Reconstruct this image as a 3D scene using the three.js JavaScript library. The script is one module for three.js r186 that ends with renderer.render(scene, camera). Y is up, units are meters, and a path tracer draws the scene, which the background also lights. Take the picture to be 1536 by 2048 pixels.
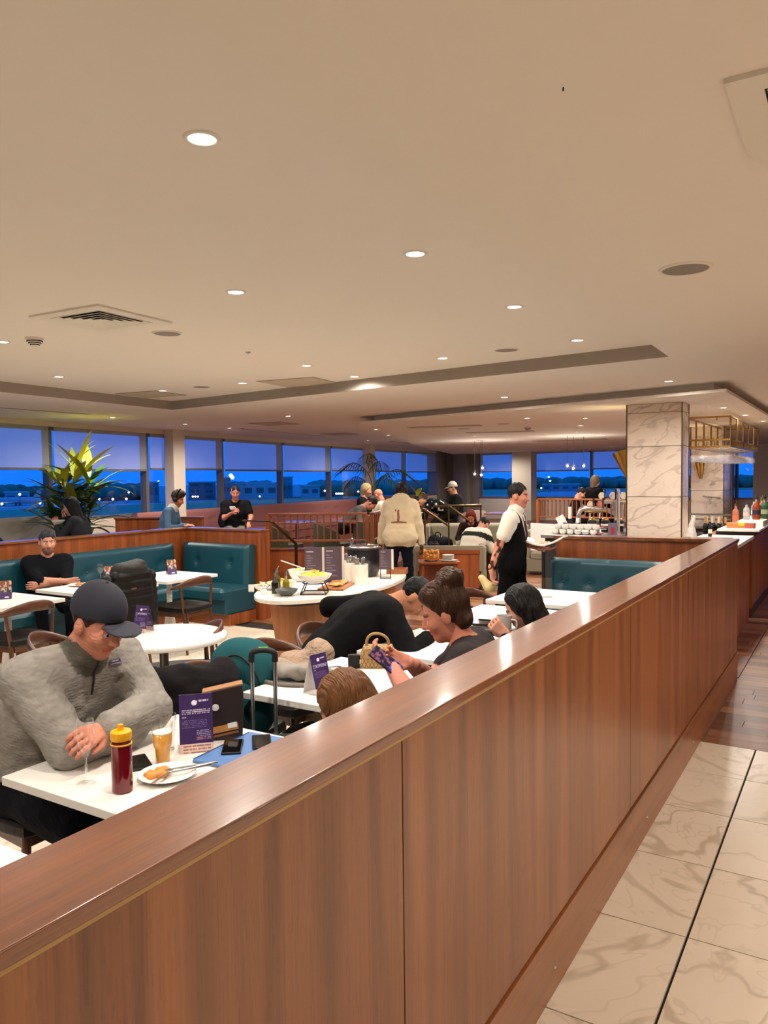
import * as THREE from 'three';
import { mergeGeometries } from 'three/addons/utils/BufferGeometryUtils.js';
import { RoundedBoxGeometry } from 'three/addons/geometries/RoundedBoxGeometry.js';

// ---------------------------------------------------------------- camera, sky, exposure
const scene = new THREE.Scene();
const camera = new THREE.PerspectiveCamera(67.24, 0.75, 0.05, 3000);
camera.position.set(0, 1.78, 0);
{
  const yaw = 31.6 * Math.PI / 180, pitch = -2.53 * Math.PI / 180;
  camera.lookAt(-Math.sin(yaw) * Math.cos(pitch), 1.78 + Math.sin(pitch), -Math.cos(yaw) * Math.cos(pitch));
  camera.rotateZ(-0.012);
}
const renderer = new THREE.WebGLRenderer();
renderer.toneMapping = THREE.LinearToneMapping;
renderer.toneMappingExposure = 1.0;
renderer.shadowMap.enabled = true;
scene.background = new THREE.Color().setRGB(0.008, 0.205, 1.1);   // dusk sky beyond the windows
const LAMP = new THREE.Color().setRGB(1, 0.915, 0.815);             // warm white of every downlight
const LAMP_CD = 7.8;

// ---------------------------------------------------------------- helpers
let seed = 12345;
const rnd = () => { seed = (seed * 1664525 + 1013904223) >>> 0; return seed / 4294967296; };
const rr = (a, b) => a + (b - a) * rnd();
const V = (x, y, z) => new THREE.Vector3(x, y, z);
const lerp = (a, b, t) => a + (b - a) * t, clamp = (x, a, b) => Math.min(b, Math.max(a, x));
const sstep = (a, b, x) => { const t = clamp((x - a) / (b - a), 0, 1); return t * t * (3 - 2 * t); };
const R = (d) => d * Math.PI / 180;
function h3(x, y, z) { let n = Math.imul(x, 374761393) ^ Math.imul(y, 668265263) ^ Math.imul(z, 2147483647 - 55); n = Math.imul(n ^ (n >>> 13), 1274126177); return ((n ^ (n >>> 16)) >>> 0) / 4294967296; }
function noise(x, y, z = 0) {
  const xi = Math.floor(x), yi = Math.floor(y), zi = Math.floor(z), fx = x - xi, fy = y - yi, fz = z - zi;
  const u = fx * fx * (3 - 2 * fx), v = fy * fy * (3 - 2 * fy), w = fz * fz * (3 - 2 * fz);
  const a = lerp(lerp(h3(xi, yi, zi), h3(xi + 1, yi, zi), u), lerp(h3(xi, yi + 1, zi), h3(xi + 1, yi + 1, zi), u), v);
  if (fz === 0) return a;
  return lerp(a, lerp(lerp(h3(xi, yi, zi + 1), h3(xi + 1, yi, zi + 1), u), lerp(h3(xi, yi + 1, zi + 1), h3(xi + 1, yi + 1, zi + 1), u), v), w);
}
const fbm = (x, y, o = 4, z = 0) => { let s = 0, a = 0.5, t = 0; for (let i = 0; i < o; i++) { s += a * noise(x + i * 17.3, y - i * 9.1, z); t += a; a *= 0.5; x *= 2.03; y *= 2.03; } return s / t; };
function makeTex(w, h, fn, repX = 1, repY = 1, srgb = true) {
  const d = new Uint8Array(w * h * 4);
  for (let j = 0; j < h; j++) for (let i = 0; i < w; i++) { const c = fn(i / w, j / h), k = (j * w + i) * 4; d[k] = clamp(c[0], 0, 255); d[k + 1] = clamp(c[1], 0, 255); d[k + 2] = clamp(c[2], 0, 255); d[k + 3] = 255; }
  const t = new THREE.DataTexture(d, w, h); t.wrapS = t.wrapT = THREE.MirroredRepeatWrapping; t.magFilter = THREE.LinearFilter; t.repeat.set(repX, repY);
  if (srgb) t.colorSpace = THREE.SRGBColorSpace; t.needsUpdate = true; return t;
}
const mix3 = (a, b, t) => [lerp(a[0], b[0], t), lerp(a[1], b[1], t), lerp(a[2], b[2], t)];
// wood with its grain along v; a texture covers wm x hm metres
function woodTex(base, dark, light, wm = 1.2, hm = 2.4, z = 0, fig = 1) {
  return makeTex(512, 512, (u, v) => {
    const x = u * wm, y = v * hm;
    const warp = fbm(x * 2.2, y * 0.8 + z, 3) * 0.42 * fig;
    const rings = 0.5 + 0.5 * Math.sin((x + warp) * 62 + 5 * noise(x * 3, y * 0.5, z + 2));
    const fine = noise(x * 420, y * 5 + z, z), streak = fbm(x * 26 + z, y * 0.9, 3), pore = noise(x * 700, y * 24, z + 9);
    let c = mix3(base, dark, clamp(0.1 + 0.26 * rings * streak + 0.75 * (streak - 0.42), 0, 1));
    c = mix3(c, light, clamp(0.55 * (fbm(x * 9, y * 0.5 + 7 + z, 2) - 0.42) * 2, 0, 0.7));
    const f = (fine - 0.5) * 13 + (pore > 0.8 ? -9 : 0);
    return [c[0] + f, c[1] + f * 0.8, c[2] + f * 0.6];
  }, 1 / wm, 1 / hm);
}
function marbleTex(base, vein, wm, z, dens = 1, n = 512, shear = 0) {
  return makeTex(n, n, (u, v) => {
    const x0 = u * wm, y = v * wm * (1 - 0.35 * shear), x = x0 + shear * y;
    const wx = x + 0.35 * fbm(x * 1.7 + z, y * 1.7, 4), wy = y + 0.35 * fbm(x * 1.7 + 31, y * 1.7 + z, 4);
    const r1 = 1 - Math.abs(2 * fbm(wx * 3.6 + z, wy * 3.6 + 5, 3) - 1), r2 = 1 - Math.abs(2 * fbm(wx * 7.7 + 3, wy * 7.7 + z, 3) - 1);
    const wide = fbm(x * 1.3 + 9, y * 1.3 + z, 2);
    let t = sstep(0.93 - 0.05 * wide, 0.99, r1) * (0.1 + 0.95 * wide) + 0.5 * sstep(0.94, 0.99, r2) * wide;
    t = clamp(t * dens * 0.8, 0, 0.72);
    const cl = (fbm(x * 3 + z, y * 3, 3) - 0.5) * 14;
    const c = mix3(base, vein, t);
    return [c[0] + cl, c[1] + cl, c[2] + cl];
  }, 1 / wm, 1 / wm);
}
const std = (o) => new THREE.MeshStandardMaterial(o), phy = (o) => new THREE.MeshPhysicalMaterial(o);
const counts = {};
const numbered = (n) => { const k = counts[n] = (counts[n] ?? -1) + 1; return k ? n + '_' + String(k).padStart(3, '0') : n; };
function thing(name, label, category, [x, y, z] = [0, 0, 0], turn = 0, group) {
  const o = new THREE.Group(); o.name = numbered(name); scene.add(o); o.position.set(x, y, z); o.rotation.y = turn;
  o.userData = { label, category }; if (group) o.userData.group = group; return o;
}
function part(parent, name, geo, mat, label) {
  const m = new THREE.Mesh(Array.isArray(geo) ? merge(geo) : geo, mat); m.name = name; if (label) m.userData.label = label; parent.add(m); return m;
}
function solo(name, label, category, geo, mat, pos = [0, 0, 0], turn = 0, group) {
  const m = new THREE.Mesh(Array.isArray(geo) ? merge(geo) : geo, mat); m.name = numbered(name); scene.add(m); m.position.set(...pos); m.rotation.y = turn;
  m.userData = { label, category }; if (group) m.userData.group = group; return m;
}
function structure(name, geo, mat, label) {
  const m = new THREE.Mesh(Array.isArray(geo) ? merge(geo) : geo, mat); m.name = name; scene.add(m); m.userData = { kind: 'structure' }; if (label) m.userData.label = label; return m;
}
function dup(src, pos, turn, label) {
  const r = src.clone(); r.name = numbered(src.name.replace(/_\d{3}$/, '')); scene.add(r); r.position.set(...pos); if (turn !== undefined) r.rotation.y = turn;
  r.userData = { ...src.userData }; if (label) r.userData.label = label; return r;
}
function merge(gs) {
  return mergeGeometries(gs.map((g) => { const q = g.index ? g.toNonIndexed() : g; for (const k of Object.keys(q.attributes)) if (!['position', 'normal', 'uv'].includes(k)) q.deleteAttribute(k); if (!q.attributes.uv) q.setAttribute('uv', new THREE.BufferAttribute(new Float32Array(q.attributes.position.count * 2), 2)); return q; }));
}
// uv in metres by the dominant normal; v follows the grain axis
function gUV(geo, axis = 'y', ou = 0, ov = 0) {
  const g = geo.index ? geo.toNonIndexed() : geo; g.computeVertexNormals?.call; const p = g.attributes.position, n = g.attributes.normal, uv = new Float32Array(p.count * 2);
  for (let i = 0; i < p.count; i += 3) {
    let nx = 0, ny = 0, nz = 0; for (let k = 0; k < 3; k++) { nx += Math.abs(n.getX(i + k)); ny += Math.abs(n.getY(i + k)); nz += Math.abs(n.getZ(i + k)); }
    const d = nx >= ny && nx >= nz ? 'x' : ny >= nz ? 'y' : 'z';
    for (let k = 0; k < 3; k++) {
      const q = { x: p.getX(i + k), y: p.getY(i + k), z: p.getZ(i + k) };
      const v = d === axis ? (axis === 'y' ? 'z' : 'y') : axis, u = ['x', 'y', 'z'].find((a) => a !== d && a !== v);
      uv[(i + k) * 2] = q[u] + ou; uv[(i + k) * 2 + 1] = q[v] + ov;
    }
  }
  g.setAttribute('uv', new THREE.BufferAttribute(uv, 2)); return g;
}
// box given by its corners, optionally rounded
function bx(x0, x1, y0, y1, z0, z1, r = 0, grain = 'y', ou = 0, ov = 0) {
  const w = Math.abs(x1 - x0), h = Math.abs(y1 - y0), d = Math.abs(z1 - z0);
  const g = r ? new RoundedBoxGeometry(w, h, d, 2, Math.min(r, w / 2.01, h / 2.01, d / 2.01)) : new THREE.BoxGeometry(w, h, d);
  g.translate((x0 + x1) / 2, (y0 + y1) / 2, (z0 + z1) / 2); return gUV(g, grain, ou, ov);
}
const cyl = (r0, r1, h, x = 0, y = 0, z = 0, seg = 20) => new THREE.CylinderGeometry(r1, r0, h, seg).translate(x, y + h / 2, z);
const lathe = (pts, seg = 28) => new THREE.LatheGeometry(pts.map((p) => new THREE.Vector2(p[0], p[1])), seg);
function tube(pts, r, seg = 24, rad = 8) { return new THREE.TubeGeometry(new THREE.CatmullRomCurve3(pts.map((p) => V(...p)), false, 'centripetal'), seg, r, rad, false); }
function bar(a, b, r, r2 = r, seg = 8) {
  const A = V(...a), B = V(...b), d = B.clone().sub(A), g = new THREE.CylinderGeometry(r2, r, d.length(), seg).translate(0, d.length() / 2, 0);
  return g.applyQuaternion(new THREE.Quaternion().setFromUnitVectors(V(0, 1, 0), d.normalize())).translate(...a);
}
// square bar between two points (w wide across, h high), level or sloped
function beam(a, b, w, h, r = 0, grain = 'z') {
  const A = V(...a), B = V(...b), L = A.distanceTo(B), g = bx(-w / 2, w / 2, -h / 2, h / 2, 0, L, r, grain);
  const m = new THREE.Matrix4().lookAt(B, A, V(0, 1, 0)); g.applyMatrix4(m); return g.translate(...a);
}
function extrude(pts, depth, bevel = 0, seg = 2, curve = 12) {
  const s = pts instanceof THREE.Shape ? pts : new THREE.Shape(pts.map((p) => new THREE.Vector2(p[0], p[1])));
  return new THREE.ExtrudeGeometry(s, { depth, bevelEnabled: bevel > 0, bevelSize: bevel, bevelThickness: bevel, bevelSegments: seg, curveSegments: curve });
}
// flat slab with an outline in x, z between two heights
function slabXZ(pts, y0, y1, holes = []) {
  const s = new THREE.Shape(pts.map(([x, z]) => new THREE.Vector2(x, -z)));
  for (const h of holes) s.holes.push(new THREE.Path(h.map(([x, z]) => new THREE.Vector2(x, -z))));
  const g = new THREE.ExtrudeGeometry(s, { depth: y1 - y0, bevelEnabled: false, curveSegments: 48 }).rotateX(-Math.PI / 2).translate(0, y0, 0);
  return gUV(g, 'z');
}
const at = (g, x, y, z, ry = 0, rx = 0, rz = 0) => g.applyMatrix4(new THREE.Matrix4().compose(V(x, y, z), new THREE.Quaternion().setFromEuler(new THREE.Euler(rx, ry, rz, 'YXZ')), V(1, 1, 1)));

// ---------------------------------------------------------------- materials
const T = {
  walnut: woodTex([144, 85, 44], [88, 47, 22], [172, 110, 61], 1.2, 2.4, 1),
  walnutCap: woodTex([134, 74, 36], [72, 35, 15], [170, 106, 56], 0.9, 2.6, 5, 1.3),
  bright: woodTex([158, 84, 38], [96, 44, 16], [192, 116, 60], 1.0, 2.0, 11),
  plank: [0, 1, 2].map((k) => woodTex([[140, 92, 64], [116, 72, 48], [158, 110, 78]][k], [[84, 50, 33], [68, 41, 27], [104, 66, 43]][k], [[166, 118, 86], [142, 94, 66], [182, 138, 102]][k], 0.5, 2.0, 20 + k)),
  chair: woodTex([92, 52, 30], [50, 26, 14], [122, 74, 46], 0.4, 0.9, 40),
  oak: woodTex([172, 112, 66], [120, 70, 36], [200, 142, 92], 0.8, 1.6, 50),
  tile: marbleTex([232, 219, 199], [190, 175, 150], 2.2, 3, 1.05, 1024, 0.5),
  slab: marbleTex([228, 212, 196], [172, 156, 142], 3.4, 41, 1.0, 1024, -0.8),
  tableMarble: marbleTex([240, 234, 222], [196, 188, 174], 0.9, 77, 0.7),
  floorIn: marbleTex([226, 212, 192], [176, 156, 132], 1.1, 91, 1.2, 768),
};
const fineBump = makeTex(256, 256, (u, v) => { const k = 110 + 90 * noise(u * 128, v * 128) + 50 * noise(u * 50, v * 50, 3); return [k, k, k]; }, 4, 4, false);
const weaveBump = makeTex(256, 256, (u, v) => { const k = 128 + 60 * Math.sin(u * 402) * Math.sin(v * 402) + 50 * (noise(u * 80, v * 80) - 0.5); return [k, k, k]; }, 3, 3, false);
const fleeceBump = makeTex(256, 256, (u, v) => { const k = 255 * fbm(u * 30, v * 70, 3); return [k, k, k]; }, 2.2, 2.2, false);
const M = {
  walnut: phy({ map: T.walnut, roughness: 0.34, clearcoat: 0.25, clearcoatRoughness: 0.3 }),
  cap: phy({ map: T.walnutCap, roughness: 0.3, clearcoat: 0.8, clearcoatRoughness: 0.1 }),
  bright: phy({ map: T.bright, roughness: 0.38, clearcoat: 0.3, clearcoatRoughness: 0.25 }),
  bead: std({ color: 0xb08a52, roughness: 0.4 }),

  tile: phy({ map: T.tile, roughness: 0.28 }), slabMarble: phy({ map: T.slab, roughness: 0.2 }), tableMarble: phy({ map: T.tableMarble, roughness: 0.25 }),
  floorIn: phy({ map: T.floorIn, roughness: 0.3 }), grout: std({ color: 0x241d18, roughness: 0.9 }),
  plank: T.plank.map((t) => phy({ map: t, roughness: 0.36 })),
  chair: phy({ map: T.chair, roughness: 0.35, clearcoat: 0.3, clearcoatRoughness: 0.3 }), oak: phy({ map: T.oak, roughness: 0.4 }),
  ceiling: std({ color: 0xebe2d7, roughness: 0.85 }), wallPaint: std({ color: 0xd8cbb8, roughness: 0.9 }), wallGrey: std({ color: 0x8b8378, roughness: 0.9 }),
  white: std({ color: 0xf2efe8, roughness: 0.5 }), tableWhite: phy({ color: 0xe4e0d9, roughness: 0.42 }), porcelain: phy({ color: 0xf4f1ea, roughness: 0.15 }),
  black: std({ color: 0x0c0c0d, roughness: 0.6 }), blackGloss: phy({ color: 0x050506, roughness: 0.06 }), charcoal: std({ color: 0x2a2828, roughness: 0.75 }),
  mullion: std({ color: 0x6f675d, roughness: 0.5, metalness: 0.2 }), grille: std({ color: 0x8d8479, roughness: 0.7 }), dark: std({ color: 0x100d0b, roughness: 0.9 }),
  brass: std({ color: 0xb08a45, metalness: 1, roughness: 0.25 }), bronze: std({ color: 0x6f5a38, metalness: 1, roughness: 0.35 }), chrome: std({ color: 0xdddddd, metalness: 1, roughness: 0.12 }), steel: std({ color: 0xa9a8a6, metalness: 1, roughness: 0.3 }), gunmetal: std({ color: 0x6d6a68, metalness: 0.9, roughness: 0.35 }),
  teal: phy({ color: 0x0f4452, roughness: 0.42, bumpMap: fineBump, bumpScale: 0.0006 }),
  pink: std({ color: 0x97605c, roughness: 0.9, bumpMap: weaveBump, bumpScale: 0.001 }), greySofa: std({ color: 0xa8a49d, roughness: 0.95, bumpMap: weaveBump, bumpScale: 0.001 }), greenSofa: std({ color: 0x857d68, roughness: 0.92, bumpMap: weaveBump, bumpScale: 0.001 }), olive: std({ color: 0x3a3a26, roughness: 0.9 }),
  leather: phy({ color: 0x121010, roughness: 0.45, specularIntensity: 0.6, bumpMap: fineBump, bumpScale: 0.0008 }),
  glass: phy({ color: 0xffffff, transmission: 1, thickness: 0, roughness: 0.0, ior: 1.5 }), thickGlass: phy({ color: 0xffffff, transmission: 1, thickness: 0.004, roughness: 0.02, ior: 1.5 }),
  drink: phy({ color: 0xffffff, transmission: 0, thickness: 0 }),
};
// ---------------------------------------------------------------- room shell
const SOFFIT = 2.69, TRAY = 2.80, SLAB = 2.58, TERR = 0.34;
const trayOutline = [[-1.10, 1.2], [-1.257, -6.286], [-7.552, -7.09], [-6.95, 1.2]];
const roomOutline = [[4.2, 3.2], [4.2, -27], [-13.6, -27], [-13.0, -25], [-9.0, 3.2]];
structure('ceiling', slabXZ(roomOutline, SOFFIT, SOFFIT + 0.35, [trayOutline]), M.ceiling, 'smooth cream plaster ceiling with a recessed tray');
{
  const tr = structure('trim_1', slabXZ([[-0.9, 1.4], [-1.05, -6.5], [-7.8, -7.35], [-6.75, 1.4]], TRAY, TRAY + 0.14), M.ceiling, 'raised cream panel of the recessed ceiling tray');
  const greige = std({ color: 0x9c9186, roughness: 0.9 });   // taupe for the tray upstand, darker than the ceiling
  for (let i = 1; i < 3; i++) {          // darker upstand of the tray
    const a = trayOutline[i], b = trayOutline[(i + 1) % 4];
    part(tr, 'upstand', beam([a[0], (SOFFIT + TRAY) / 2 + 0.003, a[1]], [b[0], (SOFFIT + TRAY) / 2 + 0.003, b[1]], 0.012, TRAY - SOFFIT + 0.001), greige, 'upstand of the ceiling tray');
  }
  const so = structure('ceiling_001', slabXZ([[-1.10, -8.17], [-6.28, -9.53], [-9.265, -16.57], [-10.58, -20.0], [-12.4, -25.2], [-1.0, -25.2]], SLAB, SLAB + 0.03), M.ceiling, 'dropped cream ceiling slab over the bar');
  part(so, 'shadow_gap_box', slabXZ([[-1.24, -8.36], [-6.1, -9.66], [-9.1, -16.6], [-10.4, -20.0], [-12.2, -25], [-1.14, -25]], SLAB + 0.03, SOFFIT + 0.001), M.ceiling, 'recessed band above the dropped slab');
}
structure('floor', slabXZ([[4.2, 3.2], [4.2, -27], [-13.6, -27], [-9.0, 3.2]], -0.3, -0.012), M.grout, 'dark sub-floor between the floor pieces');
structure('wall_right', bx(4.2, 4.4, -0.3, 3.1, -27, 3.2), M.wallPaint);
structure('wall_back', bx(-9.6, 4.4, -0.3, 3.1, 3.2, 3.4), M.wallPaint);

// marble tiles outside the partition and inside the dining area
const floorObj = scene.getObjectByName('floor');
function tileVariants(size, n, span) { const a = []; for (let k = 0; k < n; k++) a.push(bx(-size / 2, size / 2, -0.012, 0, -size / 2, size / 2, 0, 'z', 0.37 * k + 0.31, 0.53 * ((k * 7) % 5) + 0.31)); return a; }
{
  const zs = [2.9, 2.31, 1.71, 1.11, 0.51, -0.09, -0.69, -1.29, -1.87, -2.41, -3.06, -3.67, -4.27, -4.84, -5.41], xs = [-0.88, -0.537, 0.063, 0.663, 1.263, 1.863, 2.463, 3.063, 3.663, 4.2];
  for (let i = 0; i + 1 < zs.length; i++) for (let j = 0; j + 1 < xs.length; j++) {
    const g = 0.004; part(floorObj, 'tile', bx(xs[j] + g * (j === 1 ? 1.4 : 1), xs[j + 1] - g * (j === 0 ? 1.4 : 1), -0.012, 0, zs[i + 1] + g * 0.7, zs[i] - g * 0.7, 0, 'z', rr(0, 4), rr(0, 4)), M.tile);
  }
  const vs = tileVariants(0.596, 8);
  for (let i = 0; i < 14; i++) for (let j = 0; j < 12; j++) { const x = -1.33 - i * 0.6, z = 0.6 - j * 0.66; if (x < -8.0 || z < -7.35) continue; const m = part(floorObj, 'tile', vs[(i * 5 + j * 3) % 8], M.floorIn); m.position.set(x, 0, z); m.scale.z = 0.66 / 0.6; }
  // timber planks beyond
  const pv = []; for (let k = 0; k < 9; k++) pv.push(bx(-0.9, 0.9, -0.012, 0, -0.074, 0.074, 0, 'x', rr(0, 3), rr(0, 3)));
  const rows = [];
  for (let z = -5.49; z > -12.2; z -= 0.15) rows.push([z, -0.86 + rr(0, 1.2), 2.4, -0.86, 0]);
  for (let z = -7.37; z > -13.4; z -= 0.15) rows.push([z, -0.9 - rr(0, 1.4), -7.2, 0, 1]);
  for (const [z, x0, x1, , k] of rows) {
    if (!k) for (let x = x0 - 1.8; x < x1; x += 1.8) { const a = Math.max(x, -0.86), b = Math.min(x + 1.796, 3); if (b - a < 0.05) continue; const m = part(floorObj, 'plank', pv[Math.floor(rnd() * 9)], M.plank[Math.floor(rnd() * 3)]); m.position.set((a + b) / 2, 0, z); m.scale.x = (b - a) / 1.8; }
    else for (let x = x0 + 1.8; x > x1; x -= 1.8) { const b = Math.min(x, -0.868), a = Math.max(x - 1.796, -7.7); if (b - a < 0.05) continue; const m = part(floorObj, 'plank', pv[Math.floor(rnd() * 9)], M.plank[Math.floor(rnd() * 3)]); m.position.set((a + b) / 2, 0, z); m.scale.x = (b - a) / 1.8; }
  }
  part(floorObj, 'far_boards', bx(-12.6, 4.2, -0.012, -0.001, -26, -13.45, 0, 'x'), M.plank[0]);
  part(floorObj, 'side_boards', bx(2.4, 4.2, -0.012, -0.001, -13.45, -5.41, 0, 'x'), M.plank[1]);
  part(floorObj, 'edge_strip', bx(-0.868, -0.858, -0.012, 0.002, -7.25, -5.41), M.steel, 'thin steel strip along the partition foot');
}
// raised terrace by the windows
{
  const t = structure('floor_001', slabXZ([[-7.86, 3.0], [-7.86, -7.62], [-7.2, -8.4], [-5.62, -9.12], [-6.15, -9.95], [-7.05, -12.3], [-6.65, -13.9], [-6.1, -15.85], [3.9, -15.85], [3.9, -26.5], [-13.3, -26.5], [-9.3, 3.0]], 0, TERR), phy({ map: T.plank[1], roughness: 0.45 }), 'raised timber terrace along the windows');
}

// window walls: a run of bays from a to b; +z of the run faces the room
function run(a, b) { const g = new THREE.Group(); g.position.set(a[0], 0, a[1]); g.rotation.y = Math.atan2(-(b[1] - a[1]), b[0] - a[0]); scene.add(g); return g; }
const blindMat = phy({ color: 0xeeeeea, transmission: 0.62, thickness: 0, roughness: 0.35, specularIntensity: 0.3 });
const blindRail = std({ color: 0x77706a, roughness: 0.6 });
const paneMat = phy({ color: 0xffffff, transmission: 1, thickness: 0, roughness: 0, ior: 1.3 });
let winNo = 0;
function bay(g, s0, s1, blind, head = 2.61, sill = 1.22, back = false) {
  const w = new THREE.Group(); w.name = 'window_' + (++winNo); w.userData = { kind: 'structure', label: 'tall dusk-blue window with a half-lowered screen blind' };
  const m4 = new THREE.Matrix4(); g.updateMatrix(); w.applyMatrix4(g.matrix); scene.add(w);
  part(w, 'frame', [bx(s0 - 0.035, s0 + 0.035, sill - 0.02, head, -0.08, 0.05), bx(s0, s1, sill - 0.05, sill, -0.08, 0.08), bx(s0, s1, head - 0.05, head, -0.08, 0.05)], M.mullion);
  part(w, 'pane', bx(s0 + 0.035, s1 - 0.035, sill, head - 0.05, -0.03, -0.028), paneMat);
  if (blind) {
    part(w, 'blind', new THREE.PlaneGeometry(s1 - s0 - 0.1, head - blind).translate((s0 + s1) / 2, (head + blind) / 2, 0.079), blindMat, 'translucent grey roller blind');
    part(w, 'blind_rail', bx(s0 + 0.045, s1 - 0.045, blind - 0.03, blind + 0.005, 0.07, 0.09, 0.006), blindRail);
  }
}
const WA = [-9.98, -4], WB = [-12.52, -24];
{
  const g = run(WA, WB);
  const wl = structure('wall_left', [bx(-8, 20.8, TERR - 0.6, 1.17, -0.2, 0.1), bx(-8, 20.8, 2.61, 3.0, -0.2, 0.1)], M.wallPaint, 'low wall and head of the window side'); wl.applyMatrix4((g.updateMatrix(), g.matrix));
  const edges = [-7.6, -5.4, -3.2, -1.05, 1.12, 3.28, 5.38, 7.57, 9.82, 12.14, 14.5, 17.1, 19.77];
  edges.forEach((s, i) => { if (i + 1 < edges.length) bay(g, s, edges[i + 1], 2.0 - (i % 3) * 0.012); });
  [[5.78, 6.1], [13.92, 14.3], [-2.4, -2.1]].forEach(([a, b], i) => { const c = structure(numbered('trim_2'), bx(a, b, TERR, 2.69, 0.1, 0.3), M.wallPaint, 'plain painted pilaster between windows'); c.applyMatrix4(g.matrix); });
}
{ // far wall
  const g = run([-12.5, -24.6], [-3, -23.9]);
  g.updateMatrix();
  const wf = structure('wall_far', [bx(-1, 17, -0.3, 1.08, -0.2, 0.06), bx(-1, 17, 2.56, 3.0, -0.2, 0.06)], M.wallPaint); wf.applyMatrix4(g.matrix);
  const e = [1.36, 3.2, 5.34, 7.5, 9.6, 11.7, 13.8, 16]; e.forEach((s, i) => { if (i + 1 < e.length) bay(g, s, e[i + 1], [1.96, 1.96, 2.0, 2.0, 2.1, 1.4, 2.0][i], 2.57, 1.1); });
  [[2.82, 3.5, 0.06, 0.5], [9.0, 9.55, 0.06, 0.4], [10.1, 10.5, 0.06, 0.4]].forEach(([a, b, c, d]) => structure(numbered('trim_3'), bx(a, b, 0, 2.6, c, d), M.wallPaint, 'pale painted column on the far window wall').applyMatrix4(g.matrix));
  structure('wall_corner', [bx(-0.55, 0.45, 0, 2.6, -0.2, 0.12), bx(0.45, 1.0, 0, 2.6, -0.2, 0.3), bx(0.95, 1.36, 0, 2.6, -0.2, 0.06)], M.wallGrey, 'grey wall blocks in the far corner').applyMatrix4(g.matrix);
  structure('wall_corner_001', bx(19.75, 21.2, 0, 2.7, -0.25, 0.15), M.wallGrey, 'grey end block of the window side').applyMatrix4((() => { const q = run(WA, WB); q.updateMatrix(); return q.matrix; })());
}

// ---------------------------------------------------------------- ceiling fittings
const lampGlow = std({ color: 0x000000, emissive: new THREE.Color().setRGB(1, 0.95, 0.86), emissiveIntensity: 12 });
const trimMat = std({ color: 0xe6dfd3, roughness: 0.5 });
const ringGeo = lathe([[0.041, 0.0], [0.043, -0.006], [0.055, -0.006], [0.058, 0.0]], 24), discGeo = new THREE.CircleGeometry(0.042, 20).rotateX(Math.PI / 2);
function downlight(x, y, z, label, cd = LAMP_CD) {
  const t = thing('downlight', label, 'downlight', [x, y, z], 0, 'recessed ceiling downlights: ' + label);
  part(t, 'trim_ring', ringGeo, trimMat); const d = part(t, 'lens', discGeo, lampGlow); d.position.y = -0.002;
  const s = new THREE.SpotLight(LAMP, cd, 0, R(85), 0.62, 2); s.position.set(x, y - 0.012, z); s.target.position.set(x, 0, z); s.shadow.radius = 1.8; s.castShadow = true; scene.add(s, s.target);
}
for (const [x, z] of [[-1.68, -1.72], [-1.73, -3.11], [-2.89, -3.19], [-1.77, -4.4], [-1.81, -5.75], [-3.04, -5.93], [-4.24, -5.59], [-4.31, -6.47], [-5.55, -6.2], [-6.72, -6.17], [-6.61, -4.76], [-5.29, -3.35], [-1.65, -0.35], [-2.9, -0.5], [-5.2, -1.4], [-6.5, -1.9]])
  downlight(x, TRAY, z, 'round white downlight glowing in the recessed ceiling tray');
for (const [x, z] of [[-9.08, -7.39], [-9.27, -8.97], [-9.42, -10.16], [-7.01, -8.79], [-3.46, -8.29], [-1.58, -7.89], [-10.1, -15.72], [-8.8, -4.2], [-8.7, -1.5]])
  downlight(x, SOFFIT, z, 'round white downlight in the flat ceiling border around the tray', LAMP_CD * 1.3);
for (const [x, z] of [[1.2, -5.2], [1.2, -3.4], [1.2, -1.6], [2.9, -3.4], [2.9, 0.6], [1.6, -7.6], [1.6, -10.4]]) downlight(x, SOFFIT, z, 'round white downlight over the tiled walkway', LAMP_CD);
for (const [x, z] of [[-3.88, -10.09], [-3.24, -10.64], [-3.78, -12.17], [-4.35, -13.77], [-4.37, -15.54], [-5.58, -14.62], [-6.56, -17.17], [-1.39, -10.1], [-1.32, -11.59], [-1.24, -13.11], [-5.28, -17.16], [-6.46, -19.19], [-5.86, -21.64], [-6.4, -13.83], [-6.94, -15.18], [-8.78, -19.87], [-9.79, -23.0], [-7.47, -12.33], [-6.75, -10.75]])
  downlight(x, SLAB, z, 'round white downlight under the dropped slab over the bar', LAMP_CD * 1.45);

function speaker(x, y, z, r, label) {
  const t = thing('ceiling_speaker', label, 'speaker', [x, y, z], 0);
  part(t, 'rim', lathe([[r * 0.84, 0], [r * 0.86, -0.008], [r * 0.97, -0.008], [r, 0]], 36), trimMat); part(t, 'mesh_grille', cyl(r * 0.85, r * 0.85, 0.004, 0, -0.006, 0, 36), M.grille, 'grey perforated grille');
}
speaker(-0.66, SOFFIT, -3.64, 0.115, 'large round grey ceiling speaker above the end of the partition');
for (const [x, z, l] of [[-4.08, -3.8, 'round grey speaker in the ceiling tray beside the square air diffuser'], [-2.42, -5.84, 'round grey speaker in the ceiling tray over the row of white tables'], [-6.11, -6.16, 'round grey speaker in the ceiling tray between two tan access panels']]) speaker(x, TRAY, z, 0.105, l);
speaker(-4.57, SLAB, -10.9, 0.12, 'round grey speaker under the dropped slab beside the smoke detector'); speaker(-5.55, SLAB, -11.57, 0.12, 'round grey speaker under the dropped slab between the two long grilles');
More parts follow.
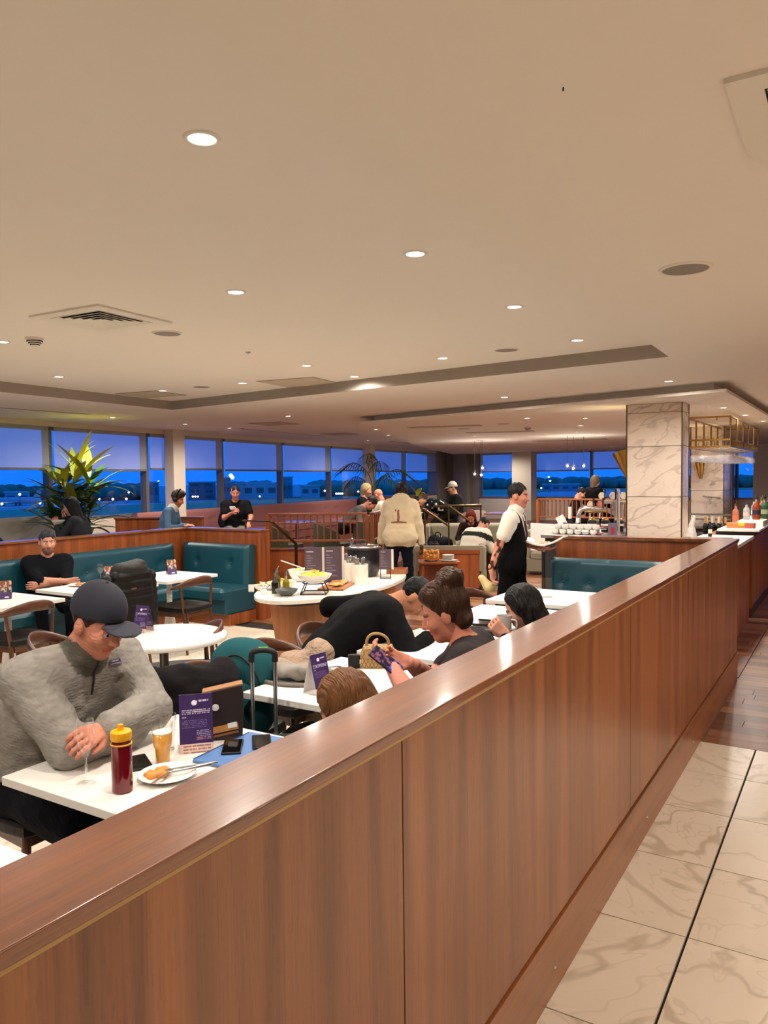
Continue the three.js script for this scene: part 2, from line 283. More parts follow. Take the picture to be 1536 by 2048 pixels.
function diffuser(x, y, z, s, turn, label, n = 5) {
  const t = thing('air_diffuser', label, 'vent', [x, y, z], turn);
  const o = s / 2, fr = (a, b, yy0, yy1) => { const sh = new THREE.Shape([[-a, -a], [a, -a], [a, a], [-a, a]].map((p) => new THREE.Vector2(...p))); sh.holes.push(new THREE.Path([[-b, -b], [b, -b], [b, b], [-b, b]].map((p) => new THREE.Vector2(...p)))); return new THREE.ExtrudeGeometry(sh, { depth: yy1 - yy0, bevelEnabled: false }).rotateX(-Math.PI / 2).translate(0, yy0, 0); };
  part(t, 'frame', fr(o, o * 0.72, -0.012, 0), trimMat); part(t, 'backing', bx(-o * 0.72, o * 0.72, -0.003, -0.001, -o * 0.72, o * 0.72), M.dark);
  for (let k = 0; k < n; k++) { // sloped louvre rings, wider at the bottom
    const a = o * 0.70 * (1 - k / n), b = a - o * 0.075, pts = [[a * 1.414, -0.012], [b * 1.414, -0.002], [b * 1.414 - 0.004, -0.003], [a * 1.414 - 0.004, -0.014]];
    part(t, 'louvre', new THREE.LatheGeometry([...pts, pts[0]].map((p) => new THREE.Vector2(...p)), 4, Math.PI / 4).toNonIndexed(), trimMat).geometry.computeVertexNormals();
  }
}
diffuser(-4.05, TRAY, -3.24, 0.6, 0.05, 'square four-way air diffuser with dark slots beside the smoke detector');
diffuser(0.0, SOFFIT, -2.24, 0.55, 0, 'square air diffuser over the tiled walkway', 3);
function slot(a, b, y, label, w = 0.11) {
  const t = thing('slot_vent', label, 'vent'); const A = [a[0], y - 0.003, a[1]], B = [b[0], y - 0.003, b[1]];
  part(t, 'frame', [beam([A[0] - w / 2, A[1], A[2]], [B[0] - w / 2, B[1], B[2]], 0.012, 0.008), beam([A[0] + w / 2, A[1], A[2]], [B[0] + w / 2, B[1], B[2]], 0.012, 0.008)], trimMat);
  part(t, 'slot', beam([a[0], y - 0.001, a[1]], [b[0], y - 0.001, b[1]], w, 0.003), M.dark);
  part(t, 'vane', beam(A, B, 0.01, 0.006), M.grille);
}
slot([-8.88, -3.2], [-8.84, -6.82], SOFFIT, 'long dark slot vent in the ceiling border beside the windows');
slot([-9.36, -10.4], [-9.68, -13.4], SOFFIT, 'long dark slot vent further along the window ceiling');
slot([-9.9, -16.5], [-10.3, -19.5], SOFFIT, 'slot vent near the far corner of the window ceiling');
function panel(x, y, z, w, d, turn, label) { const t = thing('access_panel', label, 'ceiling panel', [x, y, z], turn); part(t, 'frame', bx(-w / 2, w / 2, -0.004, 0, -d / 2, d / 2), M.grille); part(t, 'leaf', bx(-w / 2 + 0.012, w / 2 - 0.012, -0.007, -0.001, -d / 2 + 0.012, d / 2 - 0.012), std({ color: 0xc2b39d, roughness: 0.8 })); }
panel(-5.03, TRAY, -6.5, 0.68, 0.6, 0.12, 'tan access panel in the ceiling tray near its far edge');
panel(-7.12, TRAY, -6.36, 0.6, 0.55, 0.12, 'tan access panel in the far corner of the ceiling tray');
panel(-8.15, SOFFIT, -9.85, 0.62, 0.62, 0.12, 'square grille panel in the ceiling border beside the windows');
panel(-9.04, SOFFIT, -13.0, 0.6, 0.6, 0.12, 'square grille panel further along the window ceiling');
panel(-5.56, SLAB, -10.9, 1.15, 0.28, 0.25, 'grey rectangular grille under the dropped slab near its edge');
panel(-5.48, SLAB, -12.92, 1.2, 0.3, 0.25, 'second grey rectangular grille under the dropped slab');
panel(-5.5, SLAB, -16.93, 1.6, 0.6, 0.1, 'wide ceiling grille above the hanging bulbs');
function smoke(x, y, z, label) { const t = thing('smoke_detector', label, 'detector', [x, y, z]); part(t, 'base', cyl(0.062, 0.066, 0.014, 0, -0.014), trimMat); part(t, 'body', lathe([[0, -0.062], [0.022, -0.06], [0.028, -0.05], [0.05, -0.026], [0.055, -0.012]], 24), trimMat); for (let k = 0; k < 3; k++) part(t, 'slit', new THREE.TorusGeometry(0.052 - k * 0.011, 0.0035, 6, 24).rotateX(Math.PI / 2).translate(0, -0.024 - k * 0.012, 0), M.dark); }
smoke(-4.98, TRAY, -3.4, 'white smoke detector beside the square air diffuser'); smoke(-4.58, SLAB, -11.94, 'white smoke detector under the dropped slab');
{ const t = thing('sprinkler', 'tiny sprinkler plate in the ceiling tray', 'sprinkler', [-4.17, TRAY, -4.73]); part(t, 'plate', cyl(0.02, 0.022, 0.004, 0, -0.004), M.chrome); part(t, 'tip', cyl(0.004, 0.006, 0.012, 0, -0.016), M.chrome); }
{ const c = solo('ceiling_hook', 'tiny dark hook in the flat ceiling over the walkway', 'hook', new THREE.CapsuleGeometry(0.002, 0.006, 3, 6), M.dark, [-0.6, SOFFIT - 0.004, -1.8]); }

// ---------------------------------------------------------------- long walnut partition
{
  const t = thing('wood_partition', 'long walnut partition with a broad polished cap and brass bead', 'partition', [0, 0, 0]);
  const XO = -0.875, XI = -1.03, Z0 = 1.0, Z1 = -7.24;
  part(t, 'cap', bx(XI - 0.025, -0.862, 1.196, 1.222, Z1 - 0.01, Z0, 0.004, 'z'), M.cap, 'polished walnut cap');
  part(t, 'bead', bx(XI, -0.868, 1.186, 1.195, Z1, Z0, 0.002, 'z'), M.bead, 'light bead under the cap');
  part(t, 'core', bx(XI, -0.935, 0.0, 1.186, Z1, Z0), M.walnut);
  const seams = [Z0, -1.488, -3.56, Z1];
  for (let i = 0; i < 3; i++) part(t, 'panel', bx(-0.935, XO, 0.241, 1.186, seams[i + 1] + (i < 2 ? 0.0025 : 0), seams[i] - (i ? 0.0025 : 0), 0, 'y', i * 0.77, 0), M.walnut);
  part(t, 'back_panel', bx(XI - 0.004, XI, 0, 1.186, Z1, Z0, 0, 'y', 1), M.walnut);
  part(t, 'end_panel', bx(XI, XO, 0, 1.186, Z1 - 0.006, Z1), M.walnut);
  part(t, 'baseboard', bx(-0.935, -0.868, 0.0, 0.228, Z1, Z0, 0.002, 'z'), M.walnut);
  for (const z of [-1.2, -2.496, -3.853, -5.107, -6.292]) part(t, 'screw', new THREE.SphereGeometry(0.0065, 10, 6, 0, 6.3, 0, 1.57).rotateZ(-Math.PI / 2).translate(-0.868, 0.09, z), M.chrome);
}
// ---------------------------------------------------------------- soft shapes: distance fields meshed as one surface
class Field {
  constructor() { this.p = []; this.cut = null; this.maxN = 0; }
  cone(a, b, ra, rb = ra, c = 0, k = 0.03, n = 0) { this.p.push({ t: 0, ax: a[0], ay: a[1], az: a[2], bx: b[0] - a[0], by: b[1] - a[1], bz: b[2] - a[2], ra, rb, c, k, n }); this.maxN = Math.max(this.maxN, n); return this; }
  ball(a, r, c = 0, k = 0.03, n = 0) { return this.cone(a, [a[0] + 1e-4, a[1], a[2]], r, r, c, k, n); }
  ell(o, r, c = 0, k = 0.03, n = 0, q = null) { const e = { t: 1, ax: o[0], ay: o[1], az: o[2], r, c, k, n, q: q ? q.clone().invert() : null, m: Math.min(...r), M: Math.max(...r) }; this.p.push(e); this.maxN = Math.max(this.maxN, n); return this; }
  d1(e, x, y, z) {
    let d;
    if (e.t === 0) {
      const px = x - e.ax, py = y - e.ay, pz = z - e.az, l2 = e.bx * e.bx + e.by * e.by + e.bz * e.bz;
      const h = clamp((px * e.bx + py * e.by + pz * e.bz) / l2, 0, 1), dx = px - e.bx * h, dy = py - e.by * h, dz = pz - e.bz * h;
      d = Math.sqrt(dx * dx + dy * dy + dz * dz) - (e.ra + (e.rb - e.ra) * h);
    } else {
      let px = x - e.ax, py = y - e.ay, pz = z - e.az;
      if (e.q) { const q = e.q, ix = q.w * px + q.y * pz - q.z * py, iy = q.w * py + q.z * px - q.x * pz, iz = q.w * pz + q.x * py - q.y * px, iw = -q.x * px - q.y * py - q.z * pz; const X = ix * q.w - iw * q.x - iy * q.z + iz * q.y, Y = iy * q.w - iw * q.y - iz * q.x + ix * q.z, Z = iz * q.w - iw * q.z - ix * q.y + iy * q.x; px = X; py = Y; pz = Z; }
      const k0 = Math.hypot(px / e.r[0], py / e.r[1], pz / e.r[2]), k1 = Math.hypot(px / (e.r[0] * e.r[0]), py / (e.r[1] * e.r[1]), pz / (e.r[2] * e.r[2]));
      d = k0 < 1e-6 ? -e.m : k0 * (k0 - 1) / k1;
    }
    return d;
  }
  val(x, y, z, list = this.p) {
    let d = 1e9, nn = 0, dm = 1e9;
    for (const e of list) { const q = this.d1(e, x, y, z); if (q < dm) { dm = q; nn = e.n; } const k = e.k, h = Math.max(k - Math.abs(d - q), 0) / k; d = Math.min(d, q) - h * h * k * 0.25; }
    if (nn && Math.abs(d) < 0.06) { const a = this.strands ? noise(x * 42 + 40, y * 7 + 40, z * 42 + 40) + 0.5 * noise(x * 90 + 9, y * 14 + 9, z * 90 + 9) - 0.75 : noise(x * 9 + 40, y * 17 + 40, z * 9 + 40) + 0.5 * noise(x * 22 + 9, y * 34 + 9, z * 22 + 9) - 0.75; d += nn * 1.4 * a; }
    if (this.cut) d = Math.max(d, this.cut(x, y, z));
    return d;
  }
  colorAt(x, y, z) { let b = 1e9, c = 0; for (const e of this.p) { const d = this.d1(e, x, y, z) - (e.pr || 0); if (d < b) { b = d; c = e.c; } } return c; }
  // first hit of a ray with the surface
  cast(o, d, max = 2) { let t = 0; for (let i = 0; i < 80 && t < max; i++) { const v = this.val(o[0] + d[0] * t, o[1] + d[1] * t, o[2] + d[2] * t); if (v < 0.0005) break; t += v * 0.7; } return [o[0] + d[0] * t, o[1] + d[1] * t, o[2] + d[2] * t]; }
  mesh(cell, pal = null) {
    let lo = [1e9, 1e9, 1e9], hi = [-1e9, -1e9, -1e9];
    const grow = (x, y, z, r) => { lo = [Math.min(lo[0], x - r), Math.min(lo[1], y - r), Math.min(lo[2], z - r)]; hi = [Math.max(hi[0], x + r), Math.max(hi[1], y + r), Math.max(hi[2], z + r)]; };
    for (const e of this.p) if (e.t === 0) { grow(e.ax, e.ay, e.az, e.ra); grow(e.ax + e.bx, e.ay + e.by, e.az + e.bz, e.rb); } else grow(e.ax, e.ay, e.az, e.M);
    const pad = cell * 2.5 + this.maxN * 1.5 + 0.008, n = [0, 1, 2].map((i) => Math.ceil((hi[i] - lo[i] + 2 * pad) / cell) + 1); lo = lo.map((v) => v - pad);
    const [nx, ny, nz] = n, F = new Float32Array(nx * ny * nz).fill(1), B = 6, half = B * cell * 0.87;
    for (let bz = 0; bz < nz; bz += B) for (let by = 0; by < ny; by += B) for (let bx2 = 0; bx2 < nx; bx2 += B) {
      const cx = lo[0] + (bx2 + B / 2) * cell, cy = lo[1] + (by + B / 2) * cell, cz = lo[2] + (bz + B / 2) * cell;
      let dm = 1e9; const ds = this.p.map((e) => { const q = this.d1(e, cx, cy, cz); if (q < dm) dm = q; return q; });
      if (dm > half * 1.3 + 0.03 + this.maxN) continue;
      if (dm < -(half * 1.3 + 0.02 + this.maxN) && !this.cut) { for (let z = bz; z < Math.min(bz + B, nz); z++) for (let y = by; y < Math.min(by + B, ny); y++) for (let x = bx2; x < Math.min(bx2 + B, nx); x++) F[(z * ny + y) * nx + x] = -1; continue; }
      const list = this.p.filter((e, i) => ds[i] < dm + 2.6 * half + 0.08);
      for (let z = bz; z < Math.min(bz + B, nz); z++) for (let y = by; y < Math.min(by + B, ny); y++) for (let x = bx2; x < Math.min(bx2 + B, nx); x++) F[(z * ny + y) * nx + x] = this.val(lo[0] + x * cell, lo[1] + y * cell, lo[2] + z * cell, list);
    }
    const id = new Int32Array(nx * ny * nz).fill(-1), P = [], I = [], at3 = (x, y, z) => (z * ny + y) * nx + x;
    const E = [[0, 1], [2, 3], [4, 5], [6, 7], [0, 2], [1, 3], [4, 6], [5, 7], [0, 4], [1, 5], [2, 6], [3, 7]], g = new Float32Array(8);
    for (let z = 0; z < nz - 1; z++) for (let y = 0; y < ny - 1; y++) for (let x = 0; x < nx - 1; x++) {
      let m = 0; for (let i = 0; i < 8; i++) { g[i] = F[at3(x + (i & 1), y + ((i >> 1) & 1), z + (i >> 2))]; if (g[i] < 0) m |= 1 << i; }
      if (m === 0 || m === 255) continue;
      let sx = 0, sy = 0, sz = 0, c = 0;
      for (const [a, b] of E) if ((g[a] < 0) !== (g[b] < 0)) { const t = g[a] / (g[a] - g[b]); sx += lerp(a & 1, b & 1, t); sy += lerp((a >> 1) & 1, (b >> 1) & 1, t); sz += lerp(a >> 2, b >> 2, t); c++; }
      id[at3(x, y, z)] = P.length / 3; P.push(lo[0] + (x + sx / c) * cell, lo[1] + (y + sy / c) * cell, lo[2] + (z + sz / c) * cell);
    }
    const quad = (a, b, c, d, f) => { if (a < 0 || b < 0 || c < 0 || d < 0) return; if (f) I.push(a, b, c, a, c, d); else I.push(a, c, b, a, d, c); };
    for (let z = 1; z < nz - 1; z++) for (let y = 1; y < ny - 1; y++) for (let x = 1; x < nx - 1; x++) {
      const s = F[at3(x, y, z)] < 0;
      if (s !== F[at3(x + 1, y, z)] < 0) quad(id[at3(x, y - 1, z - 1)], id[at3(x, y, z - 1)], id[at3(x, y, z)], id[at3(x, y - 1, z)], s);
      if (s !== F[at3(x, y + 1, z)] < 0) quad(id[at3(x - 1, y, z - 1)], id[at3(x - 1, y, z)], id[at3(x, y, z)], id[at3(x, y, z - 1)], s);
      if (s !== F[at3(x, y, z + 1)] < 0) quad(id[at3(x - 1, y - 1, z)], id[at3(x, y - 1, z)], id[at3(x, y, z)], id[at3(x - 1, y, z)], s);
    }
    const geo = new THREE.BufferGeometry(); geo.setAttribute('position', new THREE.Float32BufferAttribute(P, 3)); geo.setIndex(I); geo.computeVertexNormals();
    const uv = new Float32Array(P.length / 3 * 2); for (let i = 0; i < P.length / 3; i++) { uv[i * 2] = P[i * 3] + 0.7 * P[i * 3 + 2]; uv[i * 2 + 1] = P[i * 3 + 1] + 0.3 * P[i * 3 + 2]; }
    geo.setAttribute('uv', new THREE.BufferAttribute(uv, 2));
    if (pal) { const C = new Float32Array(P.length); for (let i = 0; i < P.length; i += 3) { let c = this.colorAt(P[i], P[i + 1], P[i + 2]); c = pal[c] || pal.x; if (typeof c === 'function') c = c(P[i], P[i + 1], P[i + 2]); C[i] = c.r; C[i + 1] = c.g; C[i + 2] = c.b; } geo.setAttribute('color', new THREE.BufferAttribute(C, 3)); }
    return geo;
  }
}
const col = (h) => new THREE.Color(h);
const SKIN = { fair: 0xc58f78, pink: 0xc9876f, tan: 0xb27c5f, brown: 0x5f3d2c };
function ik(a, t, l1, l2, hint) { // middle joint of a two-bone chain
  const A = V(...a), d = V(...t).sub(A); let L = d.length(); const mx = (l1 + l2) * 0.999; if (L > mx) { d.multiplyScalar(mx / L); L = mx; }
  const u = d.clone().normalize(), x = (l1 * l1 - l2 * l2 + L * L) / (2 * L), h = Math.sqrt(Math.max(0, l1 * l1 - x * x)), p = V(...hint); p.addScaledVector(u, -p.dot(u)).normalize();
  return { mid: A.clone().addScaledVector(u, x).addScaledVector(p, h).toArray(), end: A.clone().add(d).toArray() };
}
const bodyMats = {};
const bodyMat = (kind) => bodyMats[kind] ||= phy(kind === 'fleece' ? { vertexColors: true, roughness: 0.95, specularIntensity: 0.3, sheen: 0.25, sheenRoughness: 0.7, bumpMap: fleeceBump, bumpScale: 0.003 } : { vertexColors: true, roughness: 0.85, specularIntensity: 0.22, bumpMap: weaveBump, bumpScale: 0.0006 });
const hairMat = {}; const strand = makeTex(256, 256, (u, v) => { const k = 255 * (0.6 * noise(u * 90, v * 9) + 0.4 * noise(u * 40, v * 4, 3)); return [k, k, k]; }, 5, 5, false);
const hairOf = (h) => hairMat[h] ||= phy({ color: h, roughness: 0.5, specularIntensity: 0.5, bumpMap: strand, bumpScale: 0.008 });
function handBones(F, w, d, n, thumb, curl, s = 1, sk = 'skin') {
  const D = V(...d).normalize(), N = V(...n); N.addScaledVector(D, -N.dot(D)).normalize(); const S = D.clone().cross(N).multiplyScalar(thumb), P = (a, b, c) => V(...w).addScaledVector(D, a * s).addScaledVector(S, b * s).addScaledVector(N, c * s).toArray();
  F.cone(P(-0.03, 0, 0), P(0.02, 0, 0), 0.026 * s, 0.024 * s, sk, 0.02);
  for (const b of [-0.026, -0.009, 0.009, 0.026]) F.cone(P(0.015, b * 0.7, 0), P(0.088, b * 1.05, 0.002), 0.014 * s, 0.0125 * s, sk, 0.012);
  [[-0.03, 0.058], [-0.01, 0.075], [0.0105, 0.08], [0.031, 0.072]].forEach(([b, L], i) => { // little to index
    let a = 0.088, c = 0.002, th = 0; const seg = [0.45, 0.32, 0.23];
    for (let k = 0; k < 3; k++) { th += curl * (k ? 1.1 : 0.75); const a2 = a + L * seg[k] * Math.cos(th), c2 = c + L * seg[k] * Math.sin(th); F.cone(P(a, b * 1.1, c), P(a2, b * 1.12, c2), (0.0098 - k * 0.001) * s, (0.009 - k * 0.001) * s, sk, 0.005); a = a2; c = c2; }
  });
  F.cone(P(0.015, 0.022, 0.006), P(0.05, 0.046, 0.016), 0.014 * s, 0.011 * s, sk, 0.012); F.cone(P(0.05, 0.046, 0.016), P(0.085, 0.05, 0.016 + 0.02 * curl), 0.0105 * s, 0.0085 * s, sk, 0.006);
}
// a person in local axes: y up, facing +z, own left is +x
function person(o) {
  const s = o.s || 1, t = thing('person', o.label, 'person', o.pos, o.turn || 0), F = new Field(), bulk = o.bulk || 0, fold = o.fold ?? 0.006;
  const P = o.pelvis || [0, 0.94, 0], le = R(o.lean || 0), sd = R(o.side || 0), tw = R(o.twist || 0);
  const up = V(Math.sin(sd), Math.cos(le) * Math.cos(sd), Math.sin(le)).normalize(), lat = V(Math.cos(tw), 0, -Math.sin(tw)); lat.addScaledVector(up, -lat.dot(up)).normalize(); const fwd = lat.clone().cross(up);
  const le2 = R((o.lean || 0) + (o.hunch || 0)), up2 = V(Math.sin(sd), Math.cos(le2) * Math.cos(sd), Math.sin(le2)).normalize();
  const base = V(...P), q = (h, x = 0, z = 0) => { const b = base.clone(); if (h <= 0.26) b.addScaledVector(up, h * s); else b.addScaledVector(up, 0.26 * s).addScaledVector(up2, (h - 0.26) * s); return b.addScaledVector(lat, x * s).addScaledVector(fwd, z * s).toArray(); };
  const w = (o.wide || 1), top = 'top', bot = 'bottom';
  // torso
  F.cone(q(0.0, -0.085 * w), q(0.0, 0.085 * w), (0.125 + bulk * 0.5) * s, (0.125 + bulk * 0.5) * s, bot, 0.06, fold);
  F.cone(q(0.14, -0.07 * w, 0.01), q(0.14, 0.07 * w, 0.01), (0.118 * (o.belly || 1) + bulk) * s, (0.118 * (o.belly || 1) + bulk) * s, top, 0.08, fold);
  F.cone(q(0.3, -0.085 * w), q(0.3, 0.085 * w), (0.122 + bulk) * s, (0.122 + bulk) * s, top, 0.08, fold);
  F.cone(q(0.42, -0.1 * w, -0.01), q(0.42, 0.1 * w, -0.01), (0.098 + bulk) * s, (0.098 + bulk) * s, top, 0.07, fold);
  F.cone(q(0.48, -0.15 * w, -0.015), q(0.48, 0.15 * w, -0.015), (0.062 + bulk) * s, (0.062 + bulk) * s, top, 0.06, fold);
  if (o.hem) F.cone(q(0.02, -0.09 * w), q(0.02, 0.09 * w), (0.137 + bulk) * s, (0.137 + bulk) * s, top, 0.05, fold);
  const nb = q(0.5, 0, -0.01), hp = R(o.headPitch || 0), hy = R(o.headYaw || 0), hr = R(o.headRoll || 0), hq = new THREE.Quaternion().setFromEuler(new THREE.Euler(hp, hy, hr, 'YXZ'));
  const hc = V(...nb).add(V(0, 0.19 * s, 0.028 * s).applyQuaternion(new THREE.Quaternion().setFromEuler(new THREE.Euler(lerp(le2, hp, 0.5), hy * 0.5, hr, 'YXZ'))));
  const H = (x, y, z) => V(x, y, z).multiplyScalar(s * (o.headS || 1)).applyQuaternion(hq).add(hc).toArray();
  F.cone(q(0.47, 0, -0.015), H(0, -0.05, -0.025), 0.062 * s, 0.052 * s, 'skin', 0.03);
  if (o.collar) F.cone(q(0.505, 0, -0.012), q(0.55, 0, 0.006), 0.082 * s, 0.078 * s, 'collar', 0.02, 0.003);
  // arms
  const arms = {};
  for (const [sideName, sg] of [['L', 1], ['R', -1]]) {
    const sh = q(0.47, sg * 0.185 * w, -0.01), A = o['arm' + sideName]; if (!A) continue;
    const r = ik(sh, A.hand, 0.285 * s, 0.255 * s, A.hint || [sg * 0.6, -0.8, -0.3]); arms[sideName] = r;
    const ab = bulk * 0.75 + (o.sleeveBulk || 0);
    if (o.sleeve === 'short') { const m = r.mid, c = [0, 1, 2].map((i) => lerp(sh[i], m[i], 0.62)), c2 = [0, 1, 2].map((i) => lerp(sh[i], m[i], 0.55)); F.cone(sh, c, (0.066 + ab) * s, (0.064 + ab) * s, o.sleeveC || top, 0.05, fold); F.cone(c2, m, 0.047 * s * (o.armFat || 1), 0.041 * s * (o.armFat || 1), 'arm', 0.012); F.cone(m, r.end, 0.042 * s * (o.armFat || 1), 0.029 * s, 'arm', 0.02); }
    else if (o.sleeve === 'rolled') { const m = r.mid; F.cone(sh, m, (0.062 + ab) * s, (0.056 + ab) * s, top, 0.05, fold); F.cone(m, r.end, 0.045 * s, 0.031 * s, 'skin', 0.012); }
    else { const e = r.end, m = r.mid, cu = [0, 1, 2].map((i) => lerp(m[i], e[i], 0.93)); F.cone(sh, m, (0.062 + ab) * s, (0.053 + ab) * s, top, 0.028, fold); F.cone(m, cu, (0.053 + ab) * s, (0.037 + ab * 0.8) * s, top, 0.012, fold); F.cone(cu, e, 0.031 * s, 0.028 * s, 'skin', 0.01); }
  }
  // legs
  for (const [k, sg] of [['L', 1], ['R', -1]]) {
    const A = o['foot' + k] || [sg * 0.1, 0.07, 0], hip = q(0, sg * 0.088 * w), r = ik(hip, A, 0.43 * s, 0.43 * s, o.kneeHint || [sg * 0.12, 0.3, 1]), e = r.end, fd = V(...(o.toe || [sg * 0.15, 0, 1])).normalize();
    F.cone(hip, r.mid, (0.092 + bulk * 0.2) * s * (o.legFat || 1), 0.066 * s * (o.legFat || 1), bot, 0.05, fold); F.cone(r.mid, [e[0], e[1], e[2]], 0.063 * s, 0.05 * s, bot, 0.02, fold);
    F.cone([e[0] - fd.x * 0.03 * s, e[1] - 0.03 * s, e[2] - fd.z * 0.03 * s], [e[0] + fd.x * 0.15 * s, e[1] - 0.04 * s, e[2] + fd.z * 0.15 * s], 0.038 * s, 0.03 * s, 'shoe', 0.02);
  }
  const sk = o.skin || SKIN.fair, pal = { x: col(o.top), top: col(o.top), bottom: col(o.bottom || 0x10131c), skin: col(sk), arm: col(sk), shoe: col(o.shoe || 0x17120f), collar: col(o.collar || o.top), lip: col(sk).multiply(new THREE.Color(0.9, 0.6, 0.58)), eye: col(0xd8d2cb), iris: col(0x1b120c), brow: col(o.hairC || 0x2b1c12).lerp(col(sk), 0.35), ...(o.pal || {}) };
  if (o.more) o.more(F, q, H, arms, hq);
  const cell = o.cell || 0.014, fine = o.fine || 0.006, parts = [F.mesh(cell, pal)];
  const G = new Field(), k = s * (o.headS || 1), e3 = (c, r, cc, kk = 0.02) => G.ell(H(...c), r.map((v) => v * k), cc, kk * k, 0, hq), c3 = (a, b, r1, r2, cc, kk) => G.cone(H(...a), H(...b), r1 * k, r2 * k, cc, kk * k);
  e3([0, 0.035, -0.01], [0.077, 0.097, 0.096], 'skin'); e3([0, -0.045, 0.026], [0.057, 0.076, 0.064], 'skin', 0.04); G.ball(H(0, -0.098, 0.058), 0.022 * k, 'skin', 0.03 * k);
  for (const g of [-1, 1]) { e3([g * 0.036, -0.026, 0.062], [0.026, 0.024, 0.024], 'skin', 0.03); if (!['long', 'bob'].includes(o.hair)) e3([g * 0.079, -0.006, -0.006], [0.011, 0.034, 0.021], 'skin', 0.008); G.ball(H(g * 0.031, 0.0, 0.0735), 0.0115 * k, 'eye', 0.003 * k); G.ball(H(g * 0.031, -0.0005, 0.0805), 0.0055 * k, 'iris', 0.002 * k); c3([g * 0.018, 0.009, 0.08], [g * 0.044, 0.008, 0.073], 0.0085, 0.0075, 'skin', 0.006); c3([g * 0.02, -0.011, 0.08], [g * 0.042, -0.011, 0.074], 0.007, 0.006, 'skin', 0.006); c3([g * 0.014, 0.024, 0.087], [g * 0.046, 0.026, 0.074], 0.0075, 0.006, 'brow', 0.008); }
  c3([0, 0.012, 0.088], [0, -0.03, 0.109], 0.009, 0.013, 'skin', 0.014); c3([-0.011, -0.034, 0.099], [0.011, -0.034, 0.099], 0.008, 0.008, 'skin', 0.008); c3([-0.02, -0.063, 0.084], [0.02, -0.063, 0.084], 0.0075, 0.0075, 'lip', 0.006);
  c3([0, -0.06, -0.015], [0, -0.12, -0.03], 0.05, 0.052, 'skin', 0.03);
  if (o.beard) { e3([0, -0.075, 0.035], [0.058, 0.055, 0.062], 'brow', 0.01); }
  parts.push(G.mesh(fine, pal));
  for (const kk of ['L', 'R']) { const A = o['arm' + kk]; if (!A || A.nohand) continue; const r = arms[kk], d = A.dir || [0, 1, 2].map((i) => r.end[i] - r.mid[i]), f = new Field(); handBones(f, r.end, d, A.palm || [0, -1, 0], A.thumb ?? (kk === 'L' ? 1 : -1), A.curl ?? 0.45, s, 'skin'); parts.push(f.mesh(Math.min(fine, 0.005), pal)); }
  const body = part(t, 'body', mergeGeometries(parts), o.material || bodyMat(o.fabric || 'cloth'));
  // hair and headgear
  const hairF = () => { const f = new Field(); f.strands = true; return f; }, hs = (f, c, r, n = 0.006, kk = 0.03) => f.ell(H(...c), r.map((v) => v * k), 0, kk * k, n * k, hq), hcn = (f, a, b, r1, r2, n = 0.006) => f.cone(H(...a), H(...b), r1 * k, r2 * k, 0, 0.03 * k, n * k);
  const plane = (f, n, c) => { const N = V(...n).normalize().applyQuaternion(hq), o2 = N.dot(hc) + c * k; f.cut = (x, y, z) => N.x * x + N.y * y + N.z * z - o2 + 0.016 * k * (noise(x * 55 + 20, y * 55 + 20, z * 55 + 20) - 0.5); };
  const st = o.hair || 'short', hc2 = o.hairC || 0x2b1c12;
  if (st !== 'none' && st !== 'cap') {
    const f = hairF();
    if (st === 'short') { hs(f, [0, 0.043, -0.015], [0.081, 0.097, 0.1], 0.008); plane(f, [0, -0.62, 0.78], 0.022); }
    if (st === 'quiff') { hs(f, [0, 0.055, -0.012], [0.088, 0.108, 0.108], 0.014); hs(f, [0, 0.115, 0.05], [0.07, 0.045, 0.055], 0.014); plane(f, [0, -0.68, 0.73], 0.018); }
    if (st === 'long') { hs(f, [0, 0.045, -0.022], [0.092, 0.105, 0.108], 0.006); for (const g of [-1, 1]) { hcn(f, [g * 0.07, 0.02, -0.02], [g * 0.085, -0.2, -0.01], 0.034, 0.03, 0.008); } hcn(f, [0, 0, -0.07], [0, -0.24, -0.075], 0.06, 0.055, 0.008); f.cone(H(-0.05, -0.02, -0.06), H(-0.06, -0.24, -0.06), 0.045 * k, 0.04 * k, 0, 0.03, 0.006); f.cone(H(0.05, -0.02, -0.06), H(0.06, -0.24, -0.06), 0.045 * k, 0.04 * k, 0, 0.03, 0.006); plane(f, [0, -0.35, 0.94], 0.036); }
    if (st === 'bob') { hs(f, [0, 0.035, -0.02], [0.096, 0.115, 0.115], 0.006); hcn(f, [0, -0.02, -0.06], [0, -0.12, -0.05], 0.075, 0.06, 0.006); plane(f, [0, -0.4, 0.92], 0.034); }
    if (st === 'bun') { hs(f, [0, 0.047, -0.022], [0.088, 0.105, 0.112], 0.008); hs(f, [0, 0.14, -0.075], [0.066, 0.056, 0.066], 0.014, 0.015); hs(f, [0, 0.1, 0.0], [0.072, 0.056, 0.08], 0.008); hcn(f, [-0.03, -0.03, -0.07], [0.03, -0.05, -0.07], 0.045, 0.045, 0.008); plane(f, [0, -0.6, 0.8], 0.008); }
    part(t, 'hair', f.mesh(o.fineHair || Math.max(fine, 0.006)), hairOf(hc2), o.hairLabel);
  }
  if (o.headgear) o.headgear(t, H, hq, k, hc);
  return { group: t, field: F, q, H, arms, hq, k, hc, head: G, body };
}
